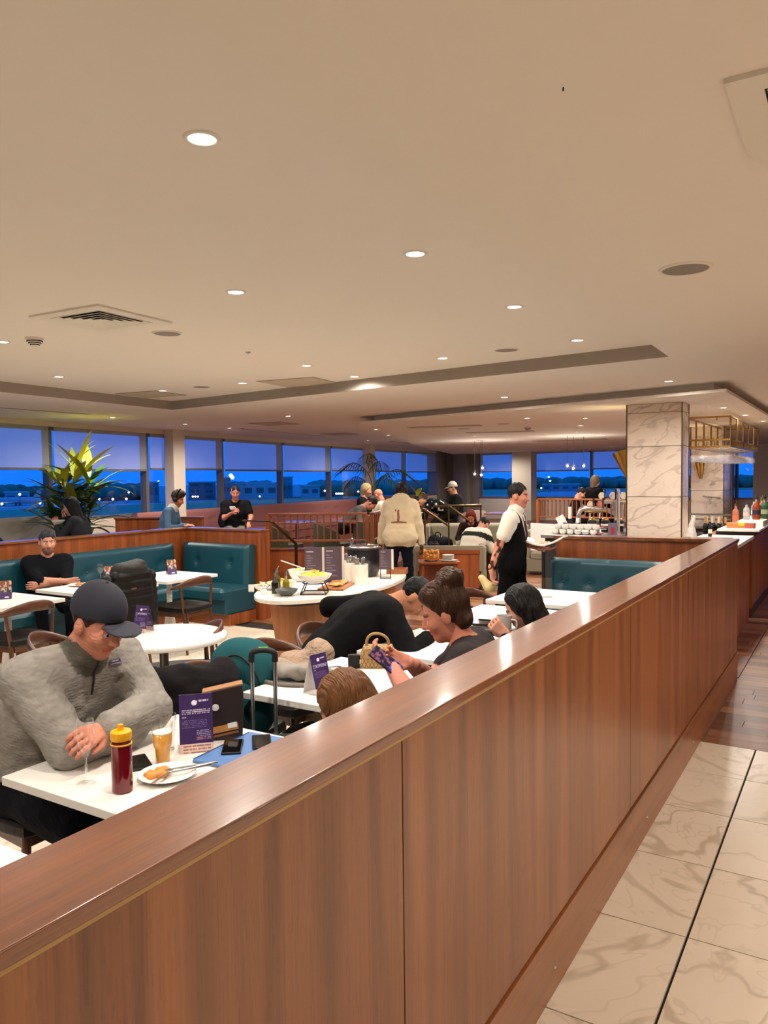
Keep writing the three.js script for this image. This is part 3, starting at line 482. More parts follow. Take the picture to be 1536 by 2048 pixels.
// ---------------------------------------------------------------- upholstery pads
function pad(w, h, d, o = {}) { // front face towards +z with buttons and seams pressed in
  const nx = Math.max(4, Math.round(w / 0.03)), ny = Math.max(4, Math.round(h / 0.03)), g = new THREE.BoxGeometry(w, h, d, Math.min(nx, 90), Math.min(ny, 30), 3), p = g.attributes.position, r = o.r || 0.05;
  for (let i = 0; i < p.count; i++) {
    let x = p.getX(i), y = p.getY(i), z = p.getZ(i); const ex = w / 2 - Math.abs(x), ey = h / 2 - Math.abs(y);
    if (z > 0) {
      const a = Math.max(0, 1 - ex / r), b = Math.max(0, 1 - ey / r), e = Math.min(1, Math.hypot(a, b)); let dz = r * (1 - Math.sqrt(Math.max(0, 1 - e * e)));
      for (const [bx0, by0] of o.buttons || []) dz += 0.03 * Math.exp(-((x - bx0) ** 2 + (y - by0) ** 2) / 0.0022) + 0.008 * Math.exp(-((x - bx0) ** 2) / 0.0006) * Math.exp(-Math.abs(y - by0) / 0.12);
      for (const sx of o.seams || []) dz += 0.022 * Math.exp(-((x - sx) ** 2) / 0.0003);
      for (const sy of o.rows || []) dz += 0.014 * Math.exp(-((y - sy) ** 2) / 0.0003);
      p.setZ(i, z - Math.min(dz, d * 0.8) * (z / (d / 2)));
    }
  }
  g.computeVertexNormals(); return gUV(g, 'y');
}
const button = new THREE.SphereGeometry(0.013, 10, 6, 0, 6.3, 0, 1.57).rotateX(Math.PI / 2);
function buttons(parent, list, z, mat, m4) { for (const [x, y] of list) { const b = part(parent, 'button', button, mat); b.position.set(x, y, z); if (m4) b.applyMatrix4(m4); } }
// a wall bench: local x along the run (length L), facing +z, back at z = 0
function bench(name, label, L, a, turn, o) {
  const t = thing(name, label, o.cat || 'bench', a, turn), n = Math.round(L / o.pitch), bs = []; for (let i = 0; i < n * 2; i++) bs.push([-L / 2 + (i + 0.5) * L / (n * 2), 0.05]);
  const bh = o.back, sh = o.seat || 0.45, seams = []; for (let i = 1; i < n; i++) seams.push(-L / 2 + i * L / n);
  part(t, 'plinth', bx(0, L, 0, 0.14, 0.02, 0.5, 0, 'x'), o.wood || M.bright); part(t, 'seat_base', bx(0, L, 0.14, sh - 0.1, 0.02, 0.56, 0.02), o.mat);
  const s = part(t, 'seat', pad(L, 0.6, 0.14, { r: 0.05, seams }), o.mat); s.rotation.x = -Math.PI / 2; s.position.set(L / 2, sh - 0.05, 0.31);
  const bk = part(t, 'backrest', pad(L, bh - sh + 0.06, 0.16, { r: 0.05, seams, buttons: bs }), o.mat); bk.position.set(L / 2, (bh + sh - 0.06) / 2, 0.1); bk.rotation.x = -0.06;
  buttons(bk, bs, 0.048, o.mat); return t;
}
// teal booth along the left divider and its return
{
  const o = { back: 0.96, pitch: 1.1, mat: M.teal };
  bench('banquette', 'long teal leather banquette behind the three white tables', 7.6, [-7.72, 0, 0.5], Math.PI / 2, o);
  bench('banquette', 'short teal leather banquette closing the booth corner', 1.14, [-7.62, 0, -7.42], 0.0, { ...o, pitch: 1.14 });
  const t = thing('wood_divider', 'orange-brown veneer divider with a cap around the teal booth', 'divider');
  part(t, 'panel', [bx(-7.86, -7.72, 0, 1.12, -7.6, 1.0), bx(-7.86, -6.42, 0, 1.12, -7.6, -7.44)], M.bright); part(t, 'cap', [bx(-7.88, -7.7, 1.12, 1.145, -7.62, 1.0, 0.004, 'z'), bx(-7.88, -6.40, 1.12, 1.145, -7.62, -7.42, 0.004, 'x')], M.cap);
  part(t, 'end_post', bx(-6.47, -6.41, 0, 1.12, -7.61, -7.43), M.bright);
}
{ // right-hand booth: return at the end of the partition and the bench along it
  const o = { back: 0.96, pitch: 0.52, mat: M.teal };
  const b = bench('banquette', 'teal leather banquette below the veneer panel by the bar', 1.6, [-2.62, 0, -7.58], 0.0, o);
  bench('banquette', 'teal leather bench along the inner side of the walnut partition', 6.6, [-1.04, 0, -7.0], -Math.PI / 2, { ...o, pitch: 1.1 });
  const t = thing('wood_divider', 'tall-grained veneer panel behind the teal bench by the bar', 'divider');
  part(t, 'panel', slabXZ([[-2.66, -7.72], [-1.05, -7.9], [-1.05, -8.1], [-2.66, -7.86]], 0, 1.13), M.bright); part(t, 'cap', slabXZ([[-2.68, -7.70], [-1.03, -7.86], [-1.03, -8.14], [-2.68, -7.88]], 1.13, 1.16), M.cap);
}
// tables
function rectTable(name, label, x0, x1, z0, z1, group, turned) {
  const cx = (x0 + x1) / 2, cz = (z0 + z1) / 2, w = Math.abs(x1 - x0) / 2, d = Math.abs(z1 - z0) / 2, t = thing(name, label, 'table', [cx, 0, cz], 0, group);
  part(t, 'tabletop', bx(-w, w, 0.708, 0.74, -d, d, 0.004), M.tableWhite, 'white laminate top');
  if (turned) { part(t, 'pedestal', lathe([[0.03, 0.70], [0.03, 0.34], [0.034, 0.31], [0.05, 0.29], [0.06, 0.2], [0.045, 0.12], [0.036, 0.1], [0.05, 0.08], [0.052, 0.03], [0, 0.03]], 24), M.white, 'turned white pedestal'); part(t, 'base', bx(-0.3, 0.3, 0, 0.03, -0.24, 0.24, 0.01), M.white); }
  else { part(t, 'pedestal', cyl(0.035, 0.035, 0.68, 0, 0.03), M.gunmetal); part(t, 'base', bx(-0.22, 0.22, 0, 0.03, -0.28, 0.28, 0.01), M.gunmetal); }
  part(t, 'bracket', bx(-0.2, 0.2, 0.69, 0.708, -0.2, 0.2), M.gunmetal); return t;
}
rectTable('dining_table', 'white table at the grey fleece man, with drinks and a plate', -2.57, -1.93, -1.57, -2.4);
rectTable('dining_table', 'white table with nothing on its visible corner, beside the fleece man', -2.57, -1.93, -0.5, -1.27);
rectTable('dining_table', 'white table with grey cloth, tent card and tan handbag', -2.56, -1.93, -2.81, -3.66);
rectTable('dining_table', 'white table between the bending man and the woman with a bun', -2.57, -1.93, -3.84, -4.62);
rectTable('dining_table', 'white table beside the dark-haired woman with a mug', -2.6, -1.95, -4.93, -5.74);
rectTable('dining_table', 'white table with a clear sign holder below the teal bench', -2.68, -1.95, -5.98, -6.78);
rectTable('pedestal_table', 'white pedestal table with tent card, beside the crossed-arms man', -6.8, -6.03, -3.72, -4.34, undefined, true);
rectTable('pedestal_table', 'white pedestal table in front of the crossed-arms man, with plate', -6.78, -6.03, -4.55, -5.42, undefined, true);
rectTable('pedestal_table', 'white pedestal table with a tent card in the booth corner', -6.78, -6.04, -5.54, -6.28, undefined, true);
{ const t = thing('round_table', 'round white table with a tent card and dark wooden chairs', 'table', [-3.97, 0, -3.6]); part(t, 'tabletop', lathe([[0, 0.74], [0.41, 0.74], [0.42, 0.735], [0.42, 0.712], [0.41, 0.706], [0, 0.706]], 56), M.tableWhite); part(t, 'pedestal', cyl(0.03, 0.03, 0.68, 0, 0.03), M.gunmetal); part(t, 'base', cyl(0.24, 0.22, 0.03), M.gunmetal); }

// bentwood chair: faces +z, curved arm-back rail, padded black seat
function makeChair() {
  const t = thing('dining_chair', '', 'chair', [0, 0, 0]);
  const rail = []; for (let i = 0; i <= 16; i++) { const u = -1 + i / 8, a = u * 1.35; rail.push([0.265 * Math.sin(a) * 1.02, 0.735 - 0.05 * u * u + 0.012 * Math.cos(u * 3), -0.02 - 0.235 * Math.cos(a)]); }
  const C = new THREE.CatmullRomCurve3(rail.map((p) => V(...p))), seg = 30, pos = [], idx = [], nr = 10;
  for (let i = 0; i <= seg; i++) { const u = i / seg, c = C.getPoint(u), tg = C.getTangent(u), side = V(tg.z, 0, -tg.x).normalize(), k = Math.abs(u - 0.5) * 2, hgt = 0.05 * (1 - k * k) + 0.014, dep = 0.011 + 0.016 * k * k; for (let j = 0; j < nr; j++) { const a = j / nr * 2 * Math.PI, e = Math.cos(a), f = Math.sin(a); pos.push(c.x + side.x * dep * e, c.y + hgt * f * 0.75, c.z + side.z * dep * e); } }
  for (let i = 0; i < seg; i++) for (let j = 0; j < nr; j++) { const a = i * nr + j, b = i * nr + (j + 1) % nr, c = a + nr, d = b + nr; idx.push(a, b, c, b, d, c); }
  for (const e of [0, seg]) for (let j = 1; j < nr - 1; j++) idx.push(...(e ? [e * nr, e * nr + j, e * nr + j + 1] : [0, j + 1, j]));
  const g = new THREE.BufferGeometry(); g.setAttribute('position', new THREE.Float32BufferAttribute(pos, 3)); g.setIndex(idx); g.computeVertexNormals(); part(t, 'backrest', gUV(g, 'x'), M.chair, 'curved dark wooden back rail');
  const se = new THREE.Shape(); se.moveTo(-0.22, 0.21); se.bezierCurveTo(-0.1, 0.25, 0.1, 0.25, 0.22, 0.21); se.bezierCurveTo(0.245, 0.05, 0.22, -0.12, 0.18, -0.19); se.bezierCurveTo(0.08, -0.225, -0.08, -0.225, -0.18, -0.19); se.bezierCurveTo(-0.22, -0.12, -0.245, 0.05, -0.22, 0.21);
  part(t, 'seat', extrude(se, 0.03, 0.014, 3, 10).rotateX(Math.PI / 2).translate(0, 0.465, 0).scale(1, 1, 1), M.leather, 'black padded seat');
  part(t, 'seat_frame', [beam([-0.19, 0.395, 0.18], [0.19, 0.395, 0.18], 0.022, 0.05, 0, 'z'), beam([-0.16, 0.395, -0.17], [0.16, 0.395, -0.17], 0.022, 0.05), beam([-0.2, 0.395, 0.17], [-0.17, 0.395, -0.17], 0.022, 0.05), beam([0.2, 0.395, 0.17], [0.17, 0.395, -0.17], 0.022, 0.05)], M.chair);
  for (const s of [-1, 1]) { part(t, 'leg', bar([s * 0.225, 0, 0.215], [s * 0.2, 0.43, 0.185], 0.012, 0.019, 12), M.chair); part(t, 'leg', [bar([s * 0.21, 0, -0.23], [s * 0.185, 0.41, -0.17], 0.012, 0.019, 12), bar([s * 0.185, 0.41, -0.17], [s * 0.222, 0.7, -0.16], 0.018, 0.013, 12)], M.chair); }
  return t;
}
const chairProto = makeChair();
{
  const put = [
    [-6.1, -3.93, -Math.PI / 2, 'dark wooden chair with black seat at the pedestal table beside the crossed-arms man'],
    [-6.02, -4.88, -Math.PI / 2, 'dark wooden chair hidden under the black puffer jacket'],
    [-6.02, -5.77, -Math.PI / 2, 'dark wooden chair with black seat at the booth corner table'],
    [-3.98, -3.80, Math.atan2(-0.63, 0.77), 'dark wooden chair pushed far under the round table, seat showing'],
    [-4.42, -3.22, Math.atan2(0.81, -0.58), 'dark wooden chair behind the fleece man, turned to the round table'],
    [-2.9, -1.95, Math.PI / 2, 'dark wooden chair under the man in the grey fleece'],
    [-2.84, -2.98, Math.PI / 2, 'dark wooden chair carrying the teal backpack'],
    [-2.92, -3.62, Math.PI / 2, 'dark wooden chair carrying the fluffy beige coat'],
    [-2.72, -6.2, Math.PI / 2, 'dark wooden chair at the table with the clear sign holder'],
    [-2.98, -4.22, Math.PI / 2, 'dark wooden chair under the man bending in black'],
  ];
  put.forEach(([x, z, r, label], i) => { const c = i ? dup(chairProto, [x, 0, z], r, label) : chairProto; c.position.set(x, 0, z); c.rotation.y = r; c.userData.label = label; c.userData.group = 'dark bentwood dining chairs'; });
}

// ---------------------------------------------------------------- buffet island
const BUF = [-4.3, 0, -6.1], BY = 0.775;
{
  const t = thing('buffet_table', 'oval marble buffet table on slanted walnut legs', 'table', BUF, -0.15 + Math.PI / 2 + Math.PI / 2 + Math.PI / 2 - Math.PI / 2);
  t.rotation.y = 0.15; const el = (a, b) => { const r = []; for (let i = 0; i < 64; i++) { const k = i / 32 * Math.PI; r.push([b * Math.cos(k), a * Math.sin(k)]); } return r; };
  part(t, 'tabletop', [slabXZ(el(1.2, 0.55), BY - 0.032, BY - 0.004), slabXZ(el(1.195, 0.545), BY - 0.004, BY)], M.tableMarble, 'oval white marble top'); part(t, 'underframe', slabXZ(el(1.02, 0.4), BY - 0.075, BY - 0.032), M.charcoal);
  for (const z of [0.55, -0.55]) { const w0 = 0.34, w1 = 0.22; part(t, 'leg', gUV(extrude([[-w1, 0], [w1, 0], [w0, BY - 0.075], [-w0, BY - 0.075]], 0.3, 0.004, 1).translate(0, 0, z - 0.15), 'y'), M.oak, 'slanted walnut slab leg'); }
}
const bowlGeo = (r, h, th = 0.006) => lathe([[0, 0.004], [r * 0.45, 0], [r * 0.5, 0.004], [r * 0.85, h * 0.5], [r, h], [r - th, h], [r * 0.82, h * 0.52], [r * 0.45, 0.012], [0, 0.012]], 36);
function chips(parent, r, y, n, mats, sz, name = 'crisp') { for (let i = 0; i < n; i++) { const a = rr(0, 6.28), q = r * Math.sqrt(rnd()), m = part(parent, name, chipGeo, mats[i % mats.length]); m.position.set(q * Math.cos(a), y + (r - q) * 0.28 + rr(0, 0.012), q * Math.sin(a)); m.rotation.set(rr(-0.6, 0.6), rr(0, 6), rr(-0.6, 0.6)); m.scale.setScalar(sz * rr(0.8, 1.2)); } }
const chipGeo = (() => { const g = new THREE.CylinderGeometry(1, 1, 0.12, 3, 1); const p = g.attributes.position; for (let i = 0; i < p.count; i++) p.setY(i, p.getY(i) + 0.18 * p.getX(i) * p.getX(i)); g.computeVertexNormals(); return g; })();
const chipM = [std({ color: 0xe9b93e, roughness: 0.7 }), std({ color: 0xf0cd63, roughness: 0.7 }), std({ color: 0xd9a22c, roughness: 0.7 })], saladM = [std({ color: 0xd8c777, roughness: 0.7 }), std({ color: 0xe8dfae, roughness: 0.7 }), std({ color: 0xa7b04c, roughness: 0.7 })];
function bowlOf(label, pos, r, h, mats, mat = M.porcelain, n = 34) { const t = thing('serving_bowl', label, 'bowl', pos); part(t, 'bowl', bowlGeo(r, h), mat); if (mats) { part(t, 'filling', new THREE.SphereGeometry(r * 0.86, 20, 8, 0, 6.3, 0, 1.57).scale(1, 0.34, 1).translate(0, h * 0.62, 0), mats[0]); chips(t, r * 0.8, h * 0.78, n, mats, 0.026); } return t; }
{
  bowlOf('wide white bowl heaped with yellow crisps on a wire stand', [-4.06, BY + 0.098, -5.42], 0.155, 0.07, chipM);
  const st = thing('wire_stand', 'black square wire stand under the crisp bowl', 'stand', [-4.06, BY, -5.42], 0.5); const a = 0.11, b = 0.09;
  part(st, 'base_ring', [[-a, -a, a, -a], [a, -a, a, a], [a, a, -a, a], [-a, a, -a, -a]].map(([x0, z0, x1, z1]) => bar([x0, 0.006, z0], [x1, 0.006, z1], 0.005)), M.black); part(st, 'top_ring', new THREE.TorusGeometry(0.105, 0.005, 6, 32).rotateX(Math.PI / 2).translate(0, 0.094, 0), M.black);
  for (const [x, z] of [[-1, -1], [1, -1], [1, 1], [-1, 1]]) part(st, 'leg', bar([x * a, 0.006, z * a], [x * 0.074, 0.094, z * 0.074], 0.005), M.black);
  bowlOf('deep white bowl of potato salad with a serving spoon', [-4.66, BY, -6.0], 0.13, 0.115, saladM);
  { const s = thing('serving_spoon', 'white serving spoon leaning out of the salad bowl', 'spoon', [-4.66, BY + 0.11, -6.0]); part(s, 'handle', beam([0.02, 0.02, 0.0], [-0.2, 0.09, 0.06], 0.022, 0.006, 0.002), M.porcelain); part(s, 'scoop', new THREE.SphereGeometry(0.035, 14, 8).scale(1.2, 0.4, 1).translate(0.04, 0.012, -0.008), M.porcelain); }
  bowlOf('shallow white bowl of sliced bread behind the oil bottles', [-4.5, BY, -5.5], 0.14, 0.06, [chipM[1], saladM[1]]);
  bowlOf('small dark grey empty bowl on the buffet edge', [-4.2, BY, -5.2], 0.1, 0.055, null, phy({ color: 0x4b5350, roughness: 0.35 }));
  bowlOf('small white bowl beside the condiments', [-4.6, BY, -5.34], 0.075, 0.05, [saladM[1]], M.porcelain, 8);
  const bt = (label, x, z, c, h) => { const t = thing('oil_bottle', label, 'bottle', [x, BY, z]); part(t, 'body', lathe([[0, 0], [0.03, 0], [0.032, 0.006], [0.032, h * 0.62], [0.024, h * 0.74], [0.011, h * 0.82], [0.011, h], [0, h]], 20), phy({ color: c, roughness: 0.12, clearcoat: 0.6 })); part(t, 'pourer', [cyl(0.01, 0.008, 0.03, 0, h), bar([0, h + 0.025, 0], [0.018, h + 0.055, 0], 0.004)], M.steel); };
  bt('dark vinegar bottle with a metal pourer', -4.36, -5.24, 0x170d08, 0.15); bt('olive oil bottle with golden green oil', -4.3, -5.32, 0x8d7a12, 0.15); bt('tall slim oil bottle behind the vinegar', -4.45, -5.38, 0x50450f, 0.17);
  for (const [x, z, l] of [[-4.5, -5.24, 'white salt shaker at the tip of the buffet'], [-4.4, -5.14, 'white pepper shaker beside the salt shaker']]) { const t = thing('shaker', l, 'shaker', [x, BY, z]); part(t, 'body', lathe([[0, 0], [0.024, 0], [0.027, 0.03], [0.02, 0.05], [0, 0.052]], 18), M.porcelain); part(t, 'cap', lathe([[0.02, 0.05], [0.017, 0.062], [0, 0.066]], 16), M.steel); }
  const menuTex = makeTex(128, 256, (u, v) => { let c = [78, 62, 74]; const row = Math.floor(v * 40); if (v > 0.12 && v < 0.78 && row % 3 === 0 && u > 0.1 && u < 0.25 + 0.5 * h3(row, 1, 2)) c = [128, 112, 122]; if (v > 0.86 && v < 0.89 && u > 0.1 && u < 0.5) c = [190, 180, 186]; return c; });
  const menuM = std({ map: menuTex, roughness: 0.5 }), edgeM = std({ color: 0xd9c8bd, roughness: 0.6 });
  const menu = (label, x, z, ry, h, stand) => { const t = thing('menu_holder', label, 'menu', [x, BY, z], ry), w = stand ? 0.06 : 0.085, y0 = stand ? 0.09 : 0.004; part(t, 'leaf', new THREE.BoxGeometry(w * 2, h, 0.012).translate(0, y0 + h / 2, 0), menuM, 'dark plum printed leaf'); part(t, 'edge', bx(w, w + 0.022, y0, y0 + h, -0.012, 0.006), edgeM, 'pale page edge'); if (stand) part(t, 'stand', [bar([-0.05, 0, 0.04], [-0.05, y0 + 0.02, 0], 0.004), bar([0.05, 0, 0.04], [0.05, y0 + 0.02, 0], 0.004), bar([-0.05, 0.004, 0.05], [0.05, 0.004, 0.05], 0.004), bar([-0.05, 0.004, -0.05], [0.05, 0.004, -0.05], 0.004), bar([-0.05, 0.004, -0.05], [-0.05, 0.004, 0.05], 0.004), bar([0.05, 0.004, -0.05], [0.05, 0.004, 0.05], 0.004)], M.black); else part(t, 'foot', bx(-0.06, 0.06, 0, 0.008, -0.05, 0.05), M.black); };
  menu('tall plum menu leaf beside the salad bowl', -4.52, -6.02, 0.55, 0.33); menu('tall plum menu leaf leaning next to its twin, nearer the cutlery', -4.34, -6.1, 0.55, 0.34); menu('small grey menu card raised on a black wire foot', -4.02, -6.55, 0.5, 0.2, true);
  for (const [x, z, l] of [[-4.4, -6.34, 'marble cutlery pot beside the napkins'], [-4.19, -6.2, 'middle marble pot full of forks'], [-4.03, -6.1, 'marble cutlery pot nearest the bread board']]) {
    const t = thing('cutlery_pot', l, 'pot', [x, BY, z]); part(t, 'pot', lathe([[0, 0], [0.078, 0], [0.08, 0.005], [0.08, 0.19], [0.071, 0.19], [0.071, 0.02], [0, 0.02]], 28), M.tableMarble);
    for (let i = 0; i < 12; i++) { const a = rr(0, 6.28), r0 = rr(0, 0.03), r1 = 0.05; part(t, 'fork', [bar([r0 * Math.cos(a), 0.03, r0 * Math.sin(a)], [r1 * Math.cos(a), 0.225, r1 * Math.sin(a)], 0.0035, 0.006, 6), new THREE.SphereGeometry(0.011, 8, 6).scale(1, 1.7, 0.4).translate(r1 * Math.cos(a), 0.235, r1 * Math.sin(a))], M.steel); }
  }
  { const t = thing('napkin_stack', 'stack of folded white napkins behind the cutlery pots', 'napkins', [-4.5, BY, -6.5], 0.4); for (let i = 0; i < 6; i++) part(t, 'napkin', bx(-0.1 + rr(-0.006, 0.006), 0.1, i * 0.024, i * 0.024 + 0.022, -0.1, 0.1, 0.008), M.white); }
  { const t = thing('soup_kettle', 'black electric soup kettle with a steel lid', 'kettle', [-4.32, BY, -6.62]); part(t, 'body', lathe([[0, 0], [0.12, 0], [0.14, 0.01], [0.155, 0.06], [0.175, 0.16], [0.18, 0.23], [0.17, 0.27], [0.178, 0.28], [0.178, 0.3], [0, 0.3]], 40), phy({ color: 0x14161a, roughness: 0.3, clearcoat: 0.3 })); part(t, 'rim', new THREE.TorusGeometry(0.172, 0.012, 8, 40).rotateX(Math.PI / 2).translate(0, 0.29, 0), M.charcoal); part(t, 'lid', lathe([[0.155, 0.3], [0.15, 0.315], [0.08, 0.33], [0, 0.334]], 36), M.chrome); part(t, 'lid_handle', tube([[-0.04, 0.33, 0], [-0.035, 0.36, 0], [0.035, 0.36, 0], [0.04, 0.33, 0]], 0.006, 14), M.black); part(t, 'ladle_hook', tube([[-0.14, 0.3, 0.02], [-0.15, 0.37, 0.02], [-0.13, 0.385, 0.02], [-0.12, 0.34, 0.02]], 0.006, 16), M.steel); part(t, 'dial', cyl(0.02, 0.018, 0.016).rotateX(Math.PI / 2).translate(0, 0.045, 0.15), M.black); }
  { const t = thing('bread_board', 'wooden board of flat crispbreads in front of the pots', 'board', [-4.1, BY, -5.82], 0.35); part(t, 'board', bx(-0.12, 0.12, 0, 0.02, -0.24, 0.24, 0.006, 'z'), M.oak); const cr = std({ color: 0xc98d50, roughness: 0.8 }); for (let i = 0; i < 7; i++) { const m = part(t, 'crispbread', bx(-0.045, 0.045, 0, 0.008, -0.06, 0.06, 0.003), i % 2 ? cr : M.oak); m.position.set(rr(-0.05, 0.05), 0.022 + 0.008 * (i % 3), -0.17 + i * 0.055); m.rotation.y = rr(-0.5, 0.5); m.rotation.x = 0.08; } }
  { const t = thing('wooden_crate', 'small wooden crate at the far tip of the buffet', 'crate', [-4.12, BY, -6.95], 0.4); part(t, 'base', bx(-0.1, 0.1, 0, 0.01, -0.08, 0.08), M.oak); for (const s of [-1, 1]) { part(t, 'side', bx(-0.1, 0.1, 0.0, 0.055, s * 0.08 - 0.005, s * 0.08 + 0.005, 0, 'x'), M.oak); part(t, 'end', bx(s * 0.1 - 0.005, s * 0.1 + 0.005, 0, 0.055, -0.08, 0.08, 0, 'z'), M.oak); } }
  { const t = thing('price_tag', 'small white tag card beside the condiments', 'tag', [-4.6, BY, -5.2], 0.6); part(t, 'card', bx(-0.025, 0.025, 0.004, 0.07, -0.001, 0.001), M.white); part(t, 'foot', bx(-0.02, 0.02, 0, 0.008, -0.02, 0.02), M.chrome); }
}
// side table with popcorn jar and plates
{
  const t = thing('side_table', 'low walnut side table with a popcorn jar and plates', 'table', [-4.92, 0, -9.42], 0.55); part(t, 'tabletop', bx(-0.28, 0.28, 0.6, 0.63, -0.2, 0.2, 0.004, 'x'), M.bright); part(t, 'back_panel', bx(-0.26, 0.26, 0.05, 0.6, -0.19, -0.16), M.bright);
  for (const [x, z] of [[-1, -1], [1, -1], [1, 1], [-1, 1]]) part(t, 'leg', bar([x * 0.25, 0, z * 0.17], [x * 0.22, 0.6, z * 0.15], 0.016, 0.024, 10), M.bright);
  const j = thing('snack_jar', 'glass jar filled with popcorn under a clear lid', 'jar', [-5.0, 0.645, -9.35], 0.5), jw = 0.11; part(j, 'jar', bx(-jw, jw, 0, 0.23, -jw, jw, 0.02), M.glass); part(j, 'lid', [cyl(0.09, 0.09, 0.02, 0, 0.23), cyl(0.015, 0.012, 0.016, 0, 0.25)], M.glass);
  const pcM = [std({ color: 0xd89b4a, roughness: 0.8 }), std({ color: 0xb97228, roughness: 0.8 }), std({ color: 0xe3b36a, roughness: 0.8 })], pg = new THREE.IcosahedronGeometry(0.02, 0); part(j, 'filling', bx(-jw + 0.016, jw - 0.016, 0.008, 0.12, -jw + 0.016, jw - 0.016), pcM[1]);
  for (let i = 0; i < 90; i++) { const f = i % 4, a = rr(-jw + 0.016, jw - 0.016), m = part(j, 'popcorn', pg, pcM[i % 3]); m.position.set(f === 0 ? a : f === 1 ? jw - 0.018 : f === 2 ? -jw + 0.018 : a, f === 3 && rnd() < 0.4 ? 0.125 : rr(0.015, 0.13), f < 1 ? jw - 0.018 : f === 3 ? rr(-jw + 0.018, jw - 0.018) : a); m.rotation.set(rr(0, 3), rr(0, 3), 0); m.scale.setScalar(rr(0.8, 1.2)); }
  solo('saucer', 'white saucer under the popcorn jar', 'saucer', lathe([[0, 0], [0.06, 0], [0.105, 0.012], [0.1, 0.015], [0.05, 0.006], [0, 0.006]], 28), M.porcelain, [-5.0, 0.63, -9.35]);
  const pl = lathe([[0, 0], [0.05, 0], [0.085, 0.01], [0.08, 0.013], [0.05, 0.005], [0, 0.005]], 28); for (let i = 0; i < 6; i++) { const p = solo('side_plate', 'white side plate in the stack on the walnut side table', 'plate', pl, M.porcelain, [-4.79, 0.63 + i * 0.0145, -9.46], 0, 'stack of side plates'); if (!i) p.scale.set(1.4, 1, 1.4); }
}
// ---------------------------------------------------------------- railings, steps and handrails
function railing(name, label, a, b, n, o = {}) { // a, b: [x, z] on the terrace; panel of square balusters between two rails
  const t = thing(name, label, 'railing'), y0 = o.y0 || 0.9, y1 = o.y1 || 1.3, A = (y) => [a[0], y, a[1]], B = (y) => [b[0], y, b[1]], P = (u, y) => [lerp(a[0], b[0], u), y, lerp(a[1], b[1], u)];
  part(t, 'top_rail', beam(A(y1 - 0.015), B(y1 - 0.015), 0.07, 0.03, 0.004), M.bright); part(t, 'bottom_rail', beam(A(y0 + 0.012), B(y0 + 0.012), 0.05, 0.026, 0.003), M.bright);
  for (let i = 0; i < n; i++) part(t, 'baluster', beam(P((i + 0.5) / n, y0 + 0.02), P((i + 0.5) / n + 1e-6, y1 - 0.03), 0.022, 0.022), M.bright);
  for (const u of [0, 1]) part(t, 'post', beam(P(u, o.foot ?? 0.78), P(u + 1e-6, y1 - 0.03), 0.055, 0.055), M.bright);
  if (o.wall) { part(t, 'fascia', slabXZ([[a[0], a[1]], [b[0], b[1]], [b[0] - 0.08, b[1] - 0.12], [a[0] - 0.08, a[1] - 0.12]], 0, 0.785), M.bright, 'veneer fascia below the railing'); part(t, 'ledge', slabXZ([[a[0] + 0.02, a[1] + 0.03], [b[0] + 0.02, b[1] + 0.03], [b[0] - 0.1, b[1] - 0.14], [a[0] - 0.1, a[1] - 0.14]], 0.785, 0.8), M.cap); }
  return t;
}
railing('terrace_railing', 'slatted wooden railing on a veneer wall behind the buffet', [-7.07, -8.37], [-5.85, -9.05], 15, { wall: true });
railing('terrace_railing', 'short slatted railing turning away behind the hoodie man', [-5.8, -9.1], [-6.1, -9.9], 6, { wall: true });
railing('terrace_railing', 'long slatted railing before the far windows by the bar', [-5.85, -15.82], [-2.6, -15.72], 36, { foot: 0.34, y0: 0.45 + 0.45 });
{ // steps up beside the teal booth with a steel handrail
  const t = thing('steps', 'two veneer steps up to the window terrace beside the booth', 'steps'); for (let i = 0; i < 2; i++) part(t, 'tread', bx(-7.15 + i * 0 - 0.0, -6.55 - i * 0.28, i * 0.17, (i + 1) * 0.17, -8.25, -7.66, 0.004, 'z'), M.bright);
  const h = thing('handrail', 'bronze handrail sloping down beside the buffet', 'handrail'); part(h, 'rail', [beam([-6.9, 1.24, -7.66], [-6.43, 1.24, -7.68], 0.045, 0.02, 0.004), beam([-6.43, 1.24, -7.68], [-6.5, 0.9, -8.27], 0.045, 0.02, 0.004)], M.bronze); part(h, 'post', beam([-6.5, 0.0, -8.27], [-6.5, 0.9, -8.2701], 0.04, 0.02), M.bronze); part(h, 'upper_post', bar([-6.85, 0.34, -7.66], [-6.85, 1.24, -7.66], 0.012), M.bronze);
}
{
  const h = thing('handrail', 'pair of bronze handrails on the second steps behind the grey sofas', 'handrail'); part(h, 'rail', [bar([-6.72, 1.24, -12.67], [-5.95, 1.25, -13.15], 0.024), bar([-6.45, 1.24, -12.8], [-6.1, 0.94, -13.0], 0.024), bar([-6.88, 1.2, -12.56], [-6.45, 0.88, -12.77], 0.024)], M.bronze); part(h, 'post', [bar([-6.1, 0, -13.0], [-6.1, 0.95, -13.0], 0.016), bar([-6.45, 0.0, -12.77], [-6.45, 1.24, -12.77], 0.016), bar([-5.97, 0, -13.14], [-5.97, 1.24, -13.14], 0.016), bar([-6.85, 0.3, -12.58], [-6.85, 1.2, -12.58], 0.016)], M.bronze);
}
